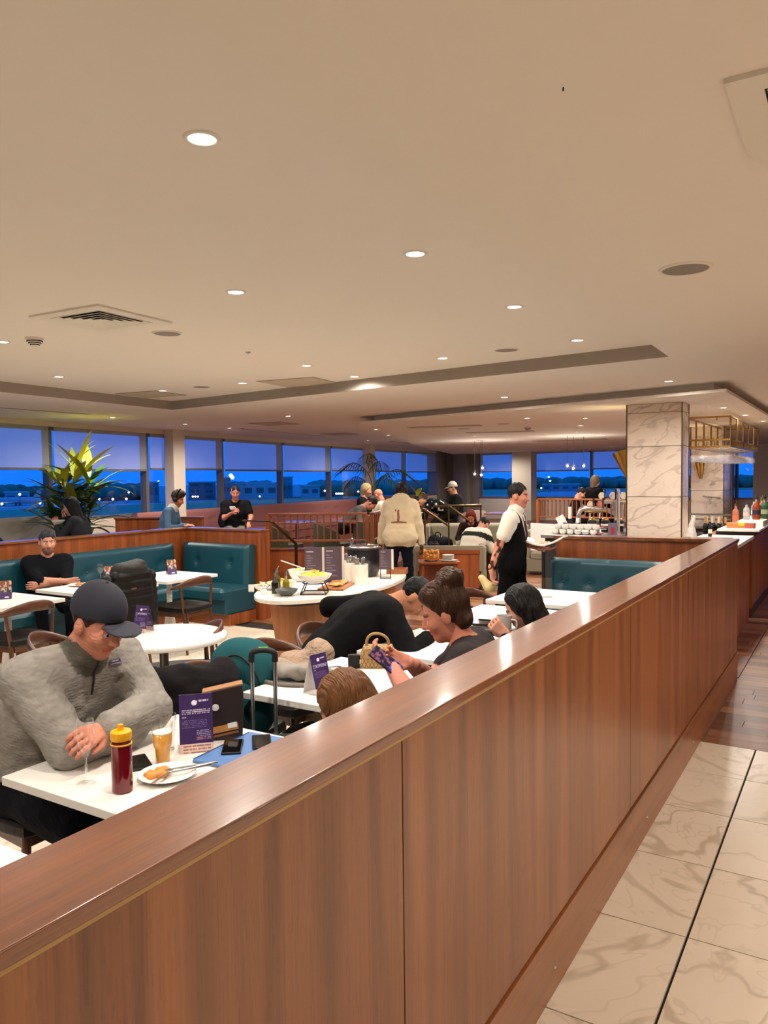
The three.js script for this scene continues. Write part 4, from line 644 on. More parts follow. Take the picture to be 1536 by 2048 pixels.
// ---------------------------------------------------------------- terrace seating
const wdir = Math.atan2(-(WB[1] - WA[1]), WB[0] - WA[0]);
const onWall = (s, p) => { const L = Math.hypot(WB[0] - WA[0], WB[1] - WA[1]), u = [(WB[0] - WA[0]) / L, (WB[1] - WA[1]) / L]; return [WA[0] + u[0] * s + 0.992 * p, TERR, WA[1] + u[1] * s - 0.126 * p]; };
bench('window_bench', 'grey buttoned bench below the window by the big plant', 7.6, onWall(-4.4, 0.12), wdir, { back: 0.95, pitch: 1.0, mat: M.greySofa, cat: 'bench' });
bench('window_bench', 'long dusty-pink buttoned bench below the windows', 13.6, onWall(4.9, 0.12), wdir, { back: 0.9, pitch: 1.1, mat: M.pink, cat: 'bench' });
{ const p = onWall(4.3, 0.2), t = thing('booth_screen', 'low orange veneer screen between grey and pink benches', 'screen', p, wdir); part(t, 'panel', bx(-0.05, 0.05, 0, 0.82, 0.1, 1.5, 0, 'y'), M.bright); part(t, 'cap', bx(-0.07, 0.07, 0.82, 0.85, 0.08, 1.52, 0.004, 'z'), M.cap); t.rotation.y = wdir + 0.5; }
function armchair(label, pos, turn, mat, group) {
  const t = thing('tub_chair', label, 'armchair', pos, turn, group), c = []; for (let i = 0; i <= 14; i++) { const a = -1.75 + i / 14 * 3.5; c.push([0.28 * Math.sin(a), -0.26 * Math.cos(a)]); }
  const outer = c.map(([x, z]) => [x * 1.12, z * 1.12]); part(t, 'shell', (() => { const pos2 = [], idx = [], n = c.length; c.forEach(([x, z], i) => { const k = Math.abs(i / 14 - 0.5) * 2, top = 0.76 - 0.16 * k * k; pos2.push(x, 0.3, z, x, top, z, outer[i][0], top, outer[i][1], outer[i][0], 0.28, outer[i][1]); }); for (let i = 0; i + 1 < n; i++) for (let j = 0; j < 4; j++) { const a = i * 4 + j, b = i * 4 + (j + 1) % 4; idx.push(a, b, a + 4, b, b + 4, a + 4); } idx.push(0, 3, 1, 1, 3, 2, (n - 1) * 4, (n - 1) * 4 + 1, (n - 1) * 4 + 3, (n - 1) * 4 + 1, (n - 1) * 4 + 2, (n - 1) * 4 + 3); const g = new THREE.BufferGeometry(); g.setAttribute('position', new THREE.Float32BufferAttribute(pos2, 3)); g.setIndex(idx); const q = g.toNonIndexed(); q.computeVertexNormals(); return gUV(q, 'y'); })(), mat);
  part(t, 'seat', cyl(0.27, 0.27, 0.1, 0, 0.34, 0, 28), mat); for (const [x, z] of [[-1, -1], [1, -1], [1, 1], [-1, 1]]) part(t, 'leg', bar([x * 0.2, 0, z * 0.18], [x * 0.16, 0.34, z * 0.14], 0.012, 0.018), M.chair); return t;
}
armchair('dark olive tub chair seen through the slatted railing, beside the booth steps', [-7.55, TERR, -9.35], 2.2, M.olive); armchair('dark olive tub chair in the middle behind the slatted railing', [-6.95, TERR, -9.75], 2.4, M.olive); armchair('dark olive tub chair behind the slatted railing next to the black jacket', [-6.5, TERR, -10.3], 2.6, M.olive);
armchair('pale mauve tub chair beside the man in the light cap', [-6.85, TERR, -14.6], -2.2, std({ color: 0x9c8783, roughness: 0.9 }));
function terraceTable(x, z, label) { const t = thing('terrace_table', label, 'table', [x, TERR, z]); part(t, 'tabletop', bx(-0.3, 0.3, 0.67, 0.7, -0.3, 0.3, 0.006, 'x'), M.cap); part(t, 'pedestal', cyl(0.03, 0.03, 0.66, 0, 0.02), M.gunmetal); part(t, 'base', cyl(0.2, 0.2, 0.02), M.gunmetal); }
terraceTable(-8.3, -10.6, 'small dark table in front of the man drinking on the pink bench'); terraceTable(-7.5, -11.2, 'small dark table in front of the grey bending man'); terraceTable(-8.6, -8.2, 'small dark table before the man with headphones'); terraceTable(-8.2, -6.6, 'small dark table before the woman eating'); terraceTable(-6.2, -14.75, 'small dark table beside the mauve tub chair');
// grey lounge sofas on the main floor
function sofa(label, pos, turn, L, mat, back = 0.74, wood = false, n = 2) {
  const t = thing('lounge_sofa', label, 'sofa', pos, turn), seams = []; for (let i = 1; i < n; i++) seams.push(-L / 2 + i * L / n);
  part(t, 'base', bx(-L / 2, L / 2, 0.06, 0.3, -0.32, 0.32, 0.02), mat); const s = part(t, 'seat', pad(L - 0.16, 0.56, 0.14, { r: 0.05, seams }), mat); s.rotation.x = -Math.PI / 2; s.position.set(0, 0.37, 0.05);
  const b = part(t, 'backrest', pad(L, back - 0.3, 0.16, { r: 0.06, seams }), mat); b.position.set(0, (back + 0.3) / 2, -0.27); for (const k of [-1, 1]) part(t, 'side', bx(k * L / 2 - 0.05, k * L / 2 + 0.05, 0.06, back, -0.35, 0.3, 0.045), mat);
  if (wood) { part(t, 'back_panel', bx(-L / 2 + 0.06, L / 2 - 0.06, 0.04, back - 0.08, -0.375, -0.352, 0, 'y'), M.bright, 'veneer back panel'); part(t, 'back_frame', [bx(-L / 2 + 0.05, L / 2 - 0.05, back - 0.12, back - 0.06, -0.39, -0.352, 0, 'x'), bx(L / 2 - 0.12, L / 2 - 0.05, 0, back - 0.1, -0.39, -0.352, 0, 'y')], M.bright); }
  return t;
}
const dirSofa = Math.PI + 0.47;
sofa('grey-green sofa with a veneer back, seen from behind by the side table', [-5.6, 0, -11.1], dirSofa, 1.05, M.greenSofa, 0.7, true, 1);
sofa('grey-green sofa facing the camera behind the red-haired woman', [-6.35, 0, -13.75], 0.45, 1.9, M.greenSofa, 0.86, false, 2);
sofa('grey-green sofa beside the waiter with a dark bag on it', [-4.3, 0, -13.6], 0.2, 1.7, M.greenSofa, 0.8, false, 2);
{ const t = thing('coffee_table', 'small dark table with a laptop between the grey sofas', 'table', [-5.75, 0, -12.55], 0.5); part(t, 'tabletop', bx(-0.38, 0.38, 0.5, 0.525, -0.28, 0.28, 0.006, 'x'), M.charcoal); part(t, 'pedestal', cyl(0.03, 0.03, 0.48, 0, 0.02), M.gunmetal); part(t, 'base', cyl(0.22, 0.22, 0.02), M.gunmetal);
  const l = thing('laptop', 'grey laptop open between the two lounge guests', 'laptop', [-5.68, 0.525, -12.62], 0.5); part(l, 'keyboard', bx(-0.16, 0.16, 0, 0.012, -0.02, 0.2, 0.004), M.steel); const s = part(l, 'lid', bx(-0.16, 0.16, 0, 0.21, -0.005, 0.005, 0.004), std({ color: 0x8b8578, roughness: 0.5, metalness: 0.4 })); s.position.set(0, 0.01, -0.02); s.rotation.x = -0.25; 
  solo('stool', 'small round dark stool base beside the waiter', 'stool', [cyl(0.17, 0.17, 0.02), cyl(0.02, 0.02, 0.42, 0, 0.02), cyl(0.17, 0.17, 0.05, 0, 0.44)], M.charcoal, [-5.05, 0, -11.75]);
}
// ---------------------------------------------------------------- people
function patchOn(F, fo, d, nu = 10, nv = 10, off = 0.004) { // sheet laid on the surface of a field
  const pos = [], uv = [], idx = []; for (let j = 0; j <= nv; j++) for (let i = 0; i <= nu; i++) { const p = F.cast(fo(i / nu, j / nv), d); pos.push(p[0] - d[0] * off, p[1] - d[1] * off, p[2] - d[2] * off); uv.push(i / nu, j / nv); }
  for (let j = 0; j < nv; j++) for (let i = 0; i < nu; i++) { const a = j * (nu + 1) + i; idx.push(a, a + 1, a + nu + 1, a + 1, a + nu + 2, a + nu + 1); }
  const g = new THREE.BufferGeometry(); g.setAttribute('position', new THREE.Float32BufferAttribute(pos, 3)); g.setAttribute('uv', new THREE.Float32BufferAttribute(uv, 2)); g.setIndex(idx); g.computeVertexNormals(); return g;
}
const baseballCap = (c, brimC, back = 1) => (t, H, hq, k) => {
  const f = new Field(); f.ell(H(0, 0.05, -0.012), [0.09 * k, 0.106 * k, 0.108 * k], 0, 0.02, 0, hq); const N = V(0, -1, 0.16).normalize().applyQuaternion(hq), o = V(...H(0, 0.032, 0)); f.cut = (x, y, z) => N.x * (x - o.x) + N.y * (y - o.y) + N.z * (z - o.z);
  const cap = part(t, 'cap', f.mesh(0.007), std({ color: c, roughness: 0.85 })); const b = new Field(); b.ell(H(0, 0.036, 0.118 * back), [0.076 * k, 0.009 * k, 0.06 * k], 0, 0.02, 0, hq); b.cut = null; part(cap, 'brim', b.mesh(0.006), std({ color: brimC ?? c, roughness: 0.85 })); part(cap, 'top_button', new THREE.SphereGeometry(0.007, 10, 8).translate(...H(0, 0.155, -0.012)), std({ color: c, roughness: 0.8 })); return cap;
};
const SEATED = (z = 0.42, w = 0.13) => ({ footL: [w, 0.075, z], footR: [-w, 0.075, z] });
{ // man in the grey fleece
  const m = person({ label: 'man in grey fleece and dark cap leaning folded arms on the white table', pos: [-2.86, 0, -1.95], turn: R(90), s: 1.08, wide: 1.16, bulk: 0.018, sleeveBulk: 0.008, pelvis: [0, 0.57, 0], lean: 19, hunch: 12, headPitch: 24, headYaw: 6, top: 0x8d8881, pal: { top: (x, y, z) => col(0x8d8881).multiplyScalar(0.78 + 0.45 * noise(x * 45 + 9, y * 110 + 9, z * 45 + 9)) }, bottom: 0x101219, skin: SKIN.pink, collar: 0x5a564c, fabric: 'fleece', fold: 0.01, belly: 1.1, cell: 0.0085, fine: 0.0042, hair: 'short', hairC: 0x3a2a20,
    armL: { hand: [-0.1, 0.865, 0.5], hint: [1, -0.6, 0.5], palm: [0, -0.7, -0.6], curl: 0.5 }, armR: { hand: [0.08, 0.80, 0.46], hint: [-1, -0.7, 0.5], palm: [0, -1, 0], curl: 0.5, nohand: true }, footL: [0.2, 0.075, 0.62], footR: [-0.24, 0.075, 0.6], legFat: 1.3, headgear: baseballCap(0x20222e, 0x2b2d38) });
  const fr = (x, y) => { const p = m.field.cast([x, y, 1.2], [0, 0, -1]); return [p[0], p[1], p[2] + 0.003]; };
  part(m.group, 'zip', tube([1.1, 1.06, 1.03, 1.0, 0.97, 0.94].map((y) => fr(0.004, y)), 0.0045, 30), std({ color: 0x2a2622, roughness: 0.6 }), 'dark front zip');
  const logo = makeTex(96, 48, (u, v) => { if (u < 0.05 || u > 0.95 || v < 0.1 || v > 0.9) return [120, 110, 120]; if (v > 0.2 && v < 0.36 && u > 0.1 && u < 0.9) return [190, 170, 175]; if (v > 0.62 && v < 0.8 && u > 0.14 && u < 0.86 && noise(u * 26, 1) > 0.35) return [205, 200, 210]; return [52, 42, 84]; });
  part(m.group, 'chest_label', patchOn(m.field, (u, v) => [0.085 + u * 0.055, 1.035 + v * 0.024, 1.2], [0, 0, -1], 4, 2, 0.005), std({ map: logo, roughness: 0.7 }), 'small violet chest label');
}
person({ label: 'man in black sweater with folded arms on the teal banquette', pos: [-7.33, 0, -5.08], turn: R(64), s: 0.98, pelvis: [0, 0.46, -0.02], lean: -4, hunch: 4, headPitch: 2, top: 0x0b0d13, bottom: 0x0a0b10, skin: SKIN.fair, bulk: 0.014, wide: 1.08, sleeve: 'rolled', cell: 0.012, fine: 0.0065, hair: 'short', hairC: 0x23242c, beard: true, armL: { hand: [-0.1, 0.72, 0.2], hint: [1, -0.5, 0.3], palm: [0, 0, -1] }, armR: { hand: [0.12, 0.74, 0.24], hint: [-1, -0.5, 0.3], palm: [0, 0, -1] }, ...SEATED(0.5) });
person({ label: 'woman with long black hair eating from a white bowl on the terrace', pos: [-8.75, TERR, -6.62], turn: R(-60), s: 0.92, pelvis: [0, 0.5, 0], lean: 10, hunch: 8, headPitch: 18, top: 0x2b2d33, bottom: 0x14151a, skin: SKIN.fair, cell: 0.015, fine: 0.008, hair: 'long', hairC: 0x0c0a0a, armL: { hand: [0.08, 0.86, 0.34], palm: [0, 1, 0], curl: 0.5 }, armR: { hand: [-0.06, 0.98, 0.3], palm: [0, 0, -1], curl: 0.6 }, ...SEATED() });
person({ label: 'young man with black headphones and pale blue jacket', pos: [-9.4, TERR, -8.6], turn: R(118), s: 0.96, pelvis: [0, 0.52, 0], lean: 12, hunch: 10, headPitch: 20, top: 0x4f6b86, collar: 0xd9d2c4, bottom: 0x1a1c22, skin: SKIN.pink, cell: 0.015, fine: 0.008, hair: 'quiff', hairC: 0x35261b, armL: { hand: [0.12, 0.72, 0.34] }, armR: { hand: [-0.12, 0.72, 0.34] }, ...SEATED(),
  headgear: (t, H, hq, k) => { const hp = part(t, 'headphones', tube([H(0.092, 0, -0.01), H(0.1, 0.08, -0.012), H(0.06, 0.155, -0.012), H(0, 0.172, -0.012), H(-0.06, 0.155, -0.012), H(-0.1, 0.08, -0.012), H(-0.092, 0, -0.01)], 0.012 * k, 40), M.black, 'black over-ear headphones'); for (const g of [-1, 1]) { const f = new Field(); f.ell(H(g * 0.094, -0.004, -0.006), [0.024 * k, 0.046 * k, 0.04 * k], 0, 0.01, 0, hq); part(hp, 'ear_cup', f.mesh(0.008), M.black); } } });
person({ label: 'man in black polo shirt drinking from a white cup on the pink bench', pos: [-9.62, TERR, -10.5], turn: R(36), s: 1.0, pelvis: [0, 0.52, 0], lean: 4, headPitch: 14, headYaw: 8, top: 0x101012, bottom: 0x777468, skin: SKIN.pink, sleeve: 'short', wide: 1.1, bulk: 0.008, cell: 0.015, fine: 0.008, hair: 'short', hairC: 0x1d1713, armL: { hand: [0.26, 0.66, 0.4], palm: [0, -1, 0] }, armR: { hand: [-0.02, 0.86, 0.34], palm: [1, 0, 0], curl: 0.7 }, ...SEATED() });
person({ label: 'man in grey jumper bowed over a table behind the railing', pos: [-8.0, TERR, -11.6], turn: R(112), s: 1.0, pelvis: [0, 0.54, 0], lean: 40, hunch: 12, headPitch: 52, top: 0x5b5753, bottom: 0x15161a, skin: SKIN.pink, cell: 0.015, fine: 0.008, hair: 'short', hairC: 0x2a1d15, armL: { hand: [0.16, 0.74, 0.5] }, armR: { hand: [-0.16, 0.74, 0.5] }, ...SEATED() });
person({ label: 'blonde woman in a dark top behind the railing', pos: [-8.25, TERR, -12.6], turn: R(100), s: 0.95, pelvis: [0, 0.56, 0], lean: 6, headPitch: 14, top: 0x17171b, bottom: 0x17171b, skin: SKIN.fair, cell: 0.016, fine: 0.009, hair: 'bob', hairC: 0xc2a878, armL: { hand: [0.15, 0.72, 0.36] }, armR: { hand: [-0.15, 0.72, 0.36] }, ...SEATED() });
person({ label: 'bald man in a pale shirt beside the blonde woman', pos: [-7.5, TERR, -12.35], turn: R(-100), s: 0.95, pelvis: [0, 0.5, 0], lean: 18, headPitch: 34, top: 0xcfc3ae, bottom: 0x3a352f, skin: SKIN.pink, cell: 0.016, fine: 0.009, hair: 'none', armL: { hand: [0.15, 0.72, 0.36] }, armR: { hand: [-0.15, 0.72, 0.36] }, ...SEATED() });
{ // hoodie man seen from behind
  const m = person({ label: 'man in cream hoodie seen from behind at the buffet', pos: [-5.12, 0, -8.72], turn: R(205), s: 0.97, pelvis: [0, 0.99, -0.03], lean: 16, hunch: 10, headPitch: 42, top: 0xc9b898, bottom: 0x0d1320, skin: 0x3b281d, bulk: 0.011, sleeveBulk: 0.01, wide: 0.95, hem: true, fold: 0.01, cell: 0.011, fine: 0.007, hair: 'short', hairC: 0x0b0908, shoe: 0x1a1a1c, footL: [0.13, 0.075, -0.05], footR: [-0.13, 0.075, 0.02], kneeHint: [0, 0, 1], armL: { hand: [0.28, 0.9, 0.16], hint: [1, -0.2, -0.5], palm: [0, -1, 0], curl: 0.4 }, armR: { hand: [-0.3, 0.8, 0.04], hint: [-0.6, 0, -0.8], palm: [1, 0, 0], curl: 0.4 },
    more: (F, q) => { F.cone(q(0.5, -0.07, -0.06), q(0.5, 0.07, -0.06), 0.06, 0.06, 'top', 0.04, 0.006); F.cone(q(0.56, -0.05, -0.03), q(0.56, 0.05, -0.03), 0.068, 0.068, 'top', 0.04, 0.006); F.cone(q(0.54, -0.06, 0.05), q(0.54, 0.06, 0.05), 0.05, 0.05, 'top', 0.04, 0.004); F.cone(q(0.07, -0.075), q(0.07, 0.075), 0.138, 0.138, 'top', 0.02, 0.004); } });
  const fig = makeTex(128, 128, (u, v) => { const bg = [196 + 8 * noise(u * 60, v * 60), 178, 146], br = [122, 84, 58], ln = [164, 140, 112]; let c = bg; const inr = (a, b, x) => x > a && x < b;
    if (Math.hypot((u - 0.30) / 0.035, (v - 0.86) / 0.06) < 1 || Math.hypot((u - 0.44) / 0.05, (v - 0.84) / 0.06) < 1) c = br; if (v > 0.3 && v < 0.8 && Math.abs(u - (0.46 - 0.12 * Math.abs(v - 0.52))) < 0.06 - 0.03 * Math.abs(v - 0.5)) c = br; if (v > 0.22 && v < 0.36 && u > 0.1 && u < 0.86 && v - 0.22 < 0.14 * (1 - Math.abs(u - 0.45)) * 0.8) c = br; if (v > 0.3 && v < 0.8 && (inr(0.2, 0.225, u + 0.06 * v) || inr(0.3, 0.315, u + 0.1 * v)) && noise(v * 30, u * 9) > 0.35) c = ln; return c; });
  const th = R(0); part(m.group, 'back_print', patchOn(m.field, (u, v) => [0.135 - u * 0.27, 1.13 + v * 0.26, -1.2], [0, 0, 1], 14, 12, 0.004), std({ map: fig, roughness: 0.9 }), 'brown figure print on a stitched back panel');
}
person({ label: 'person in black jacket with white markings bending over on the terrace', pos: [-7.25, TERR, -14.1], turn: R(-62), s: 1.0, pelvis: [0, 0.72, -0.15], lean: 62, hunch: 14, headPitch: 70, top: 0x07070a, bottom: 0x14120f, skin: SKIN.tan, cell: 0.016, fine: 0.009, bulk: 0.02, hair: 'short', hairC: 0x15100c, pal: { top: (x, y, z) => (noise(x * 22 + 3, y * 22, z * 22) > 0.8 ? col(0xb9b4a8) : col(0x07070a)) }, armL: { hand: [0.2, 0.72, 0.6] }, armR: { hand: [-0.2, 0.72, 0.6] }, footL: [0.12, 0.075, 0.05], footR: [-0.12, 0.075, 0.05] });
person({ label: 'man in light cap and black coat seated by the mauve tub chair', pos: [-7.35, TERR, -15.0], turn: R(-50), s: 1.0, pelvis: [0, 0.52, 0], lean: 8, headPitch: 12, top: 0x0e0d0c, bottom: 0x1b1a18, skin: SKIN.tan, cell: 0.016, fine: 0.009, bulk: 0.02, hair: 'short', hairC: 0x2b2119, armL: { hand: [0.15, 0.72, 0.34] }, armR: { hand: [-0.15, 0.72, 0.34] }, ...SEATED(), headgear: baseballCap(0x9b9384, 0x8a8274) });
person({ label: 'woman with long red hair looking down on the grey sofa', pos: [-6.22, 0, -13.3], turn: R(20), s: 0.95, pelvis: [0, 0.46, 0], lean: 16, hunch: 12, headPitch: 40, top: 0x2a1b15, bottom: 0x1a1512, skin: SKIN.pink, cell: 0.016, fine: 0.009, hair: 'long', hairC: 0x7a2a12, armL: { hand: [0.12, 0.62, 0.42] }, armR: { hand: [-0.12, 0.62, 0.42] }, ...SEATED(0.42) });
person({ label: 'man in white and dark striped top looking at a phone, seen from behind', pos: [-5.42, 0, -11.45], turn: R(170), s: 1.0, pelvis: [0, 0.46, -0.02], lean: 30, hunch: 14, headPitch: 50, top: 0xcfc6b6, bottom: 0x5a564e, skin: SKIN.fair, cell: 0.014, fine: 0.008, bulk: 0.02, hair: 'short', hairC: 0x0d0b0a, pal: { top: (x, y, z) => { const h = y * 0.86 + z * 0.5; return h > 0.82 ? col(0xd8d0c2) : h > 0.72 ? col(0x20281f) : h > 0.52 ? col(0xcfc6b6) : col(0x0c0c0c); } }, armL: { hand: [0.24, 0.5, 0.42], hint: [1, -0.3, 0], curl: 0.6 }, armR: { hand: [-0.16, 0.52, 0.46] }, ...SEATED() });
{ // waiter
  const m = person({ label: 'waiter in black waistcoat and white shirt carrying a white tray', pos: [-2.9, 0, -7.12], turn: R(100), s: 0.97, pelvis: [0, 0.92, 0], lean: 4, headPitch: 4, headYaw: -4, top: 0x08080a, bottom: 0x060607, skin: SKIN.pink, sleeve: 'short', sleeveC: 'shirt', sleeveBulk: 0.006, wide: 1.04, belly: 0.96, cell: 0.0105, fine: 0.006, hair: 'short', hairC: 0x14100e, legFat: 1.06, shoe: 0x060607, collar: 0xd9d3c8,
    pal: { shirt: col(0xdcd5c8), top: (x, y, z) => (z > 0.04 && y > 1.12 && Math.abs(x) < (y - 1.1) * 0.34 ? (Math.abs(x) < 0.022 ? col(0x35222f) : col(0xd9d2c6)) : y > 1.33 && Math.abs(x) > 0.15 ? col(0xdcd5c8) : col(0x09090b)), arm: (x, y, z) => (x < 0 && noise(x * 30 + 5, y * 30, z * 30) > 0.56 ? col(0x4a3129) : col(SKIN.pink)) },
    armR: { hand: [-0.3, 0.84, -0.16], hint: [-0.2, 0, -1], palm: [0, 0, 1], curl: 0.5, dir: [0, -1, 0.1] }, armL: { hand: [0.14, 1.06, 0.27], hint: [0.5, -1, -0.2], palm: [0, 1, 0], curl: 0.35, dir: [0, 0, 1] }, footL: [0.1, 0.075, 0.16], footR: [-0.1, 0.075, -0.2], kneeHint: [0, 0, 1] });
  const tie = [0, 1, 2, 3, 4].map((i) => { const p = m.field.cast([0, 1.34 - i * 0.045, 1], [0, 0, -1]); return [p[0], p[1], p[2] + 0.003]; }); part(m.group, 'tie', tube(tie, 0.013, 16, 8), std({ color: 0x3a2634, roughness: 0.6 }), 'dark plum tie');
}
person({ label: 'blonde woman in black sitting high before the far windows', pos: [-4.98, TERR, -16.9], turn: R(150), s: 1.0, pelvis: [0, 0.62, 0], lean: 4, headPitch: 16, top: 0x060607, bottom: 0x0a0a0c, skin: SKIN.fair, cell: 0.018, fine: 0.01, bulk: 0.02, hair: 'bob', hairC: 0x6f5b45, armL: { hand: [0.22, 0.75, 0.3] }, armR: { hand: [-0.22, 0.75, 0.3] }, ...SEATED(0.4) });
person({ label: 'dark-haired man bowing his head before the far windows', pos: [-5.3, TERR, -16.4], turn: R(100), s: 0.95, pelvis: [0, 0.44, 0], lean: 14, headPitch: 34, top: 0x141416, bottom: 0x0f0f12, skin: SKIN.fair, cell: 0.018, fine: 0.01, hair: 'short', hairC: 0x120e0c, armL: { hand: [0.15, 0.66, 0.36] }, armR: { hand: [-0.15, 0.66, 0.36] }, ...SEATED(0.4) });
person({ label: 'man in black long-sleeved top bending low beside the buffet', pos: [-2.88, 0, -3.97], turn: R(138), s: 1.04, wide: 1.14, bulk: 0.026, pelvis: [0, 0.62, -0.02], lean: 46, hunch: 16, headPitch: 62, headYaw: -20, top: 0x09090b, bottom: 0x0b0c10, skin: SKIN.tan, fold: 0.008, cell: 0.0095, fine: 0.0055, hair: 'short', hairC: 0x0c0a09, fineHair: 0.006, armL: { hand: [0.36, 0.82, 0.36], hint: [1, -0.6, -0.3], palm: [0, -1, 0] }, armR: { hand: [-0.22, 0.76, 0.6], hint: [-0.8, -0.6, -0.3], palm: [0, -1, 0], nohand: false }, footL: [0.18, 0.075, 0.3], footR: [-0.16, 0.075, 0.36] });
{ // woman with the bun
  const m = person({ label: 'woman with a high hair bun in dark grey tee holding a phone', pos: [-1.42, 0, -3.2], turn: R(-71), s: 1.0, wide: 1.22, bulk: 0.018, belly: 1.2, pelvis: [0, 0.52, -0.05], lean: 12, hunch: 14, headPitch: 20, headYaw: 8, top: 0x2b2627, bottom: 0x16161c, skin: SKIN.pink, sleeve: 'short', armFat: 1.36, fold: 0.007, cell: 0.0085, fine: 0.0042, hair: 'bun', hairC: 0x3b2414, fineHair: 0.005, pal: { arm: col(0xcf8a78) },
    armL: { hand: [0.25, 0.965, 0.40], hint: [0.9, -0.8, 0.1], palm: [-0.5, 0.2, -0.6], curl: 0.5, dir: [-0.25, 0.35, 0.6], thumb: 1 }, armR: { hand: [0.14, 0.955, 0.34], hint: [-0.6, -0.9, 0], palm: [0.4, 0.2, -0.3], curl: 0.45, dir: [0.4, 0.25, 0.55], thumb: -1 }, ...SEATED(0.5, 0.16) });
}
person({ label: 'child with straight brown hair looking down beside the partition', pos: [-1.38, 0, -2.2], turn: R(-78), s: 0.84, headS: 1.13, pelvis: [0, 0.43, -0.04], lean: 8, hunch: 10, headPitch: 26, headYaw: -6, top: 0x3b3f4a, bottom: 0x22242c, skin: SKIN.fair, cell: 0.011, fine: 0.0045, hair: 'bob', hairC: 0x6a4322, fineHair: 0.005, armL: { hand: [0.12, 0.66, 0.36] }, armR: { hand: [-0.12, 0.66, 0.36] }, ...SEATED(0.42) });
person({ label: 'woman with long black hair raising a grey mug', pos: [-1.4, 0, -4.0], turn: R(-84), s: 0.93, pelvis: [0, 0.45, -0.04], lean: 10, hunch: 10, headPitch: 26, headYaw: 8, top: 0x121113, bottom: 0x15151a, skin: SKIN.fair, cell: 0.011, fine: 0.0045, hair: 'long', hairC: 0x0d0a0a, fineHair: 0.005, armL: { hand: [0.17, 0.93, 0.2], hint: [0.8, -1, 0], palm: [-1, 0.2, 0.2], curl: 0.75, dir: [0.05, 0.5, 0.6] }, armR: { hand: [-0.15, 0.68, 0.34] }, ...SEATED(0.45) });
// ---------------------------------------------------------------- bar
function marbleColumn(name, label, x0, x1, z0, z1, y1, rows) {
  const t = thing(name, label, 'column'); part(t, 'core', bx(x0 + 0.02, x1 - 0.02, 0, y1, z1 + 0.02, z0 - 0.02), M.wallPaint);
  for (let i = 0; i + 1 < rows.length; i++) { const a = rows[i] + 0.003, b = rows[i + 1] - 0.003; part(t, 'slab', bx(x0 + 0.004, x1 - 0.004, a, b, z0 - 0.02, z0, 0, 'y', 2.5 + i * 0.4, 0.3 + (i % 2) * 0.3), M.slabMarble); part(t, 'slab', bx(x1 - 0.02, x1, a, b, z1 + 0.004, z0 - 0.004, 0, 'y', 10 + i * 0.4, 0.4), M.slabMarble); part(t, 'slab', bx(x0, x0 + 0.02, a, b, z1 + 0.004, z0 - 0.004, 0, 'y', i * 0.7, i * 0.3), M.slabMarble); part(t, 'slab', bx(x0 + 0.004, x1 - 0.004, a, b, z1, z1 + 0.02, 0, 'y', i * 0.2, i), M.slabMarble); }
  for (const [x, z] of [[x0, z0], [x1, z0], [x0, z1], [x1, z1]]) part(t, 'brass_edge', bx(x - 0.006, x + 0.006, 0, y1, z - 0.006, z + 0.006), M.bronze, 'thin bronze corner strip');
}
marbleColumn('marble_column', 'tall marble-clad column rising from behind the teal bench', -2.26, -1.66, -9.0, -9.4, SLAB, [0, 0.35, 0.94, 1.53, 2.10, 2.48, 2.58].map((v) => Math.max(0, v - 0.0)));
marbleColumn('marble_column', 'marble-clad column behind the bottles with a wall lamp', -2.42, -1.9, -13.9, -14.7, SLAB, [0, 0.9, 1.5, 2.1, 2.58]);
function sconce(label, pos, ry) {
  const t = thing('wall_lamp', label, 'lamp', pos, ry); part(t, 'shade', lathe([[0.022, -0.16], [0.03, -0.155], [0.082, 0.14], [0.078, 0.14], [0.026, -0.15], [0, -0.15]], 28), M.brass, 'brass cone shade'); part(t, 'bracket', [bar([0, -0.1, 0], [0.0, -0.1, -0.09], 0.012), cyl(0.035, 0.035, 0.012).rotateX(Math.PI / 2).translate(0, -0.1, -0.088)], M.brass);
  part(t, 'lamp_lens', new THREE.CircleGeometry(0.055, 20).rotateX(-Math.PI / 2).translate(0, 0.06, 0), std({ color: 0x000000, emissive: new THREE.Color().setRGB(1, 0.85, 0.35), emissiveIntensity: 1.6 })); t.rotation.z = 0; t.rotation.order = 'YXZ'; t.rotation.x = 0.33;
  t.updateMatrixWorld(true); const s = new THREE.SpotLight(new THREE.Color().setRGB(1, 0.78, 0.4), 0.8, 0, R(50), 0.8, 2), p = V(0, 0.075, 0).applyMatrix4(t.matrixWorld), q = V(0, 1, 0).applyMatrix4(t.matrixWorld); s.position.copy(p); s.target.position.copy(q); s.castShadow = true; s.shadow.radius = 2; scene.add(s, s.target);
}
sconce('brass cone wall lamp on the side of the tall marble column', [-2.355, 1.92, -9.2], -Math.PI / 2); sconce('brass cone wall lamp on the column behind the bottles', [-2.25, 1.86, -13.8], 0);
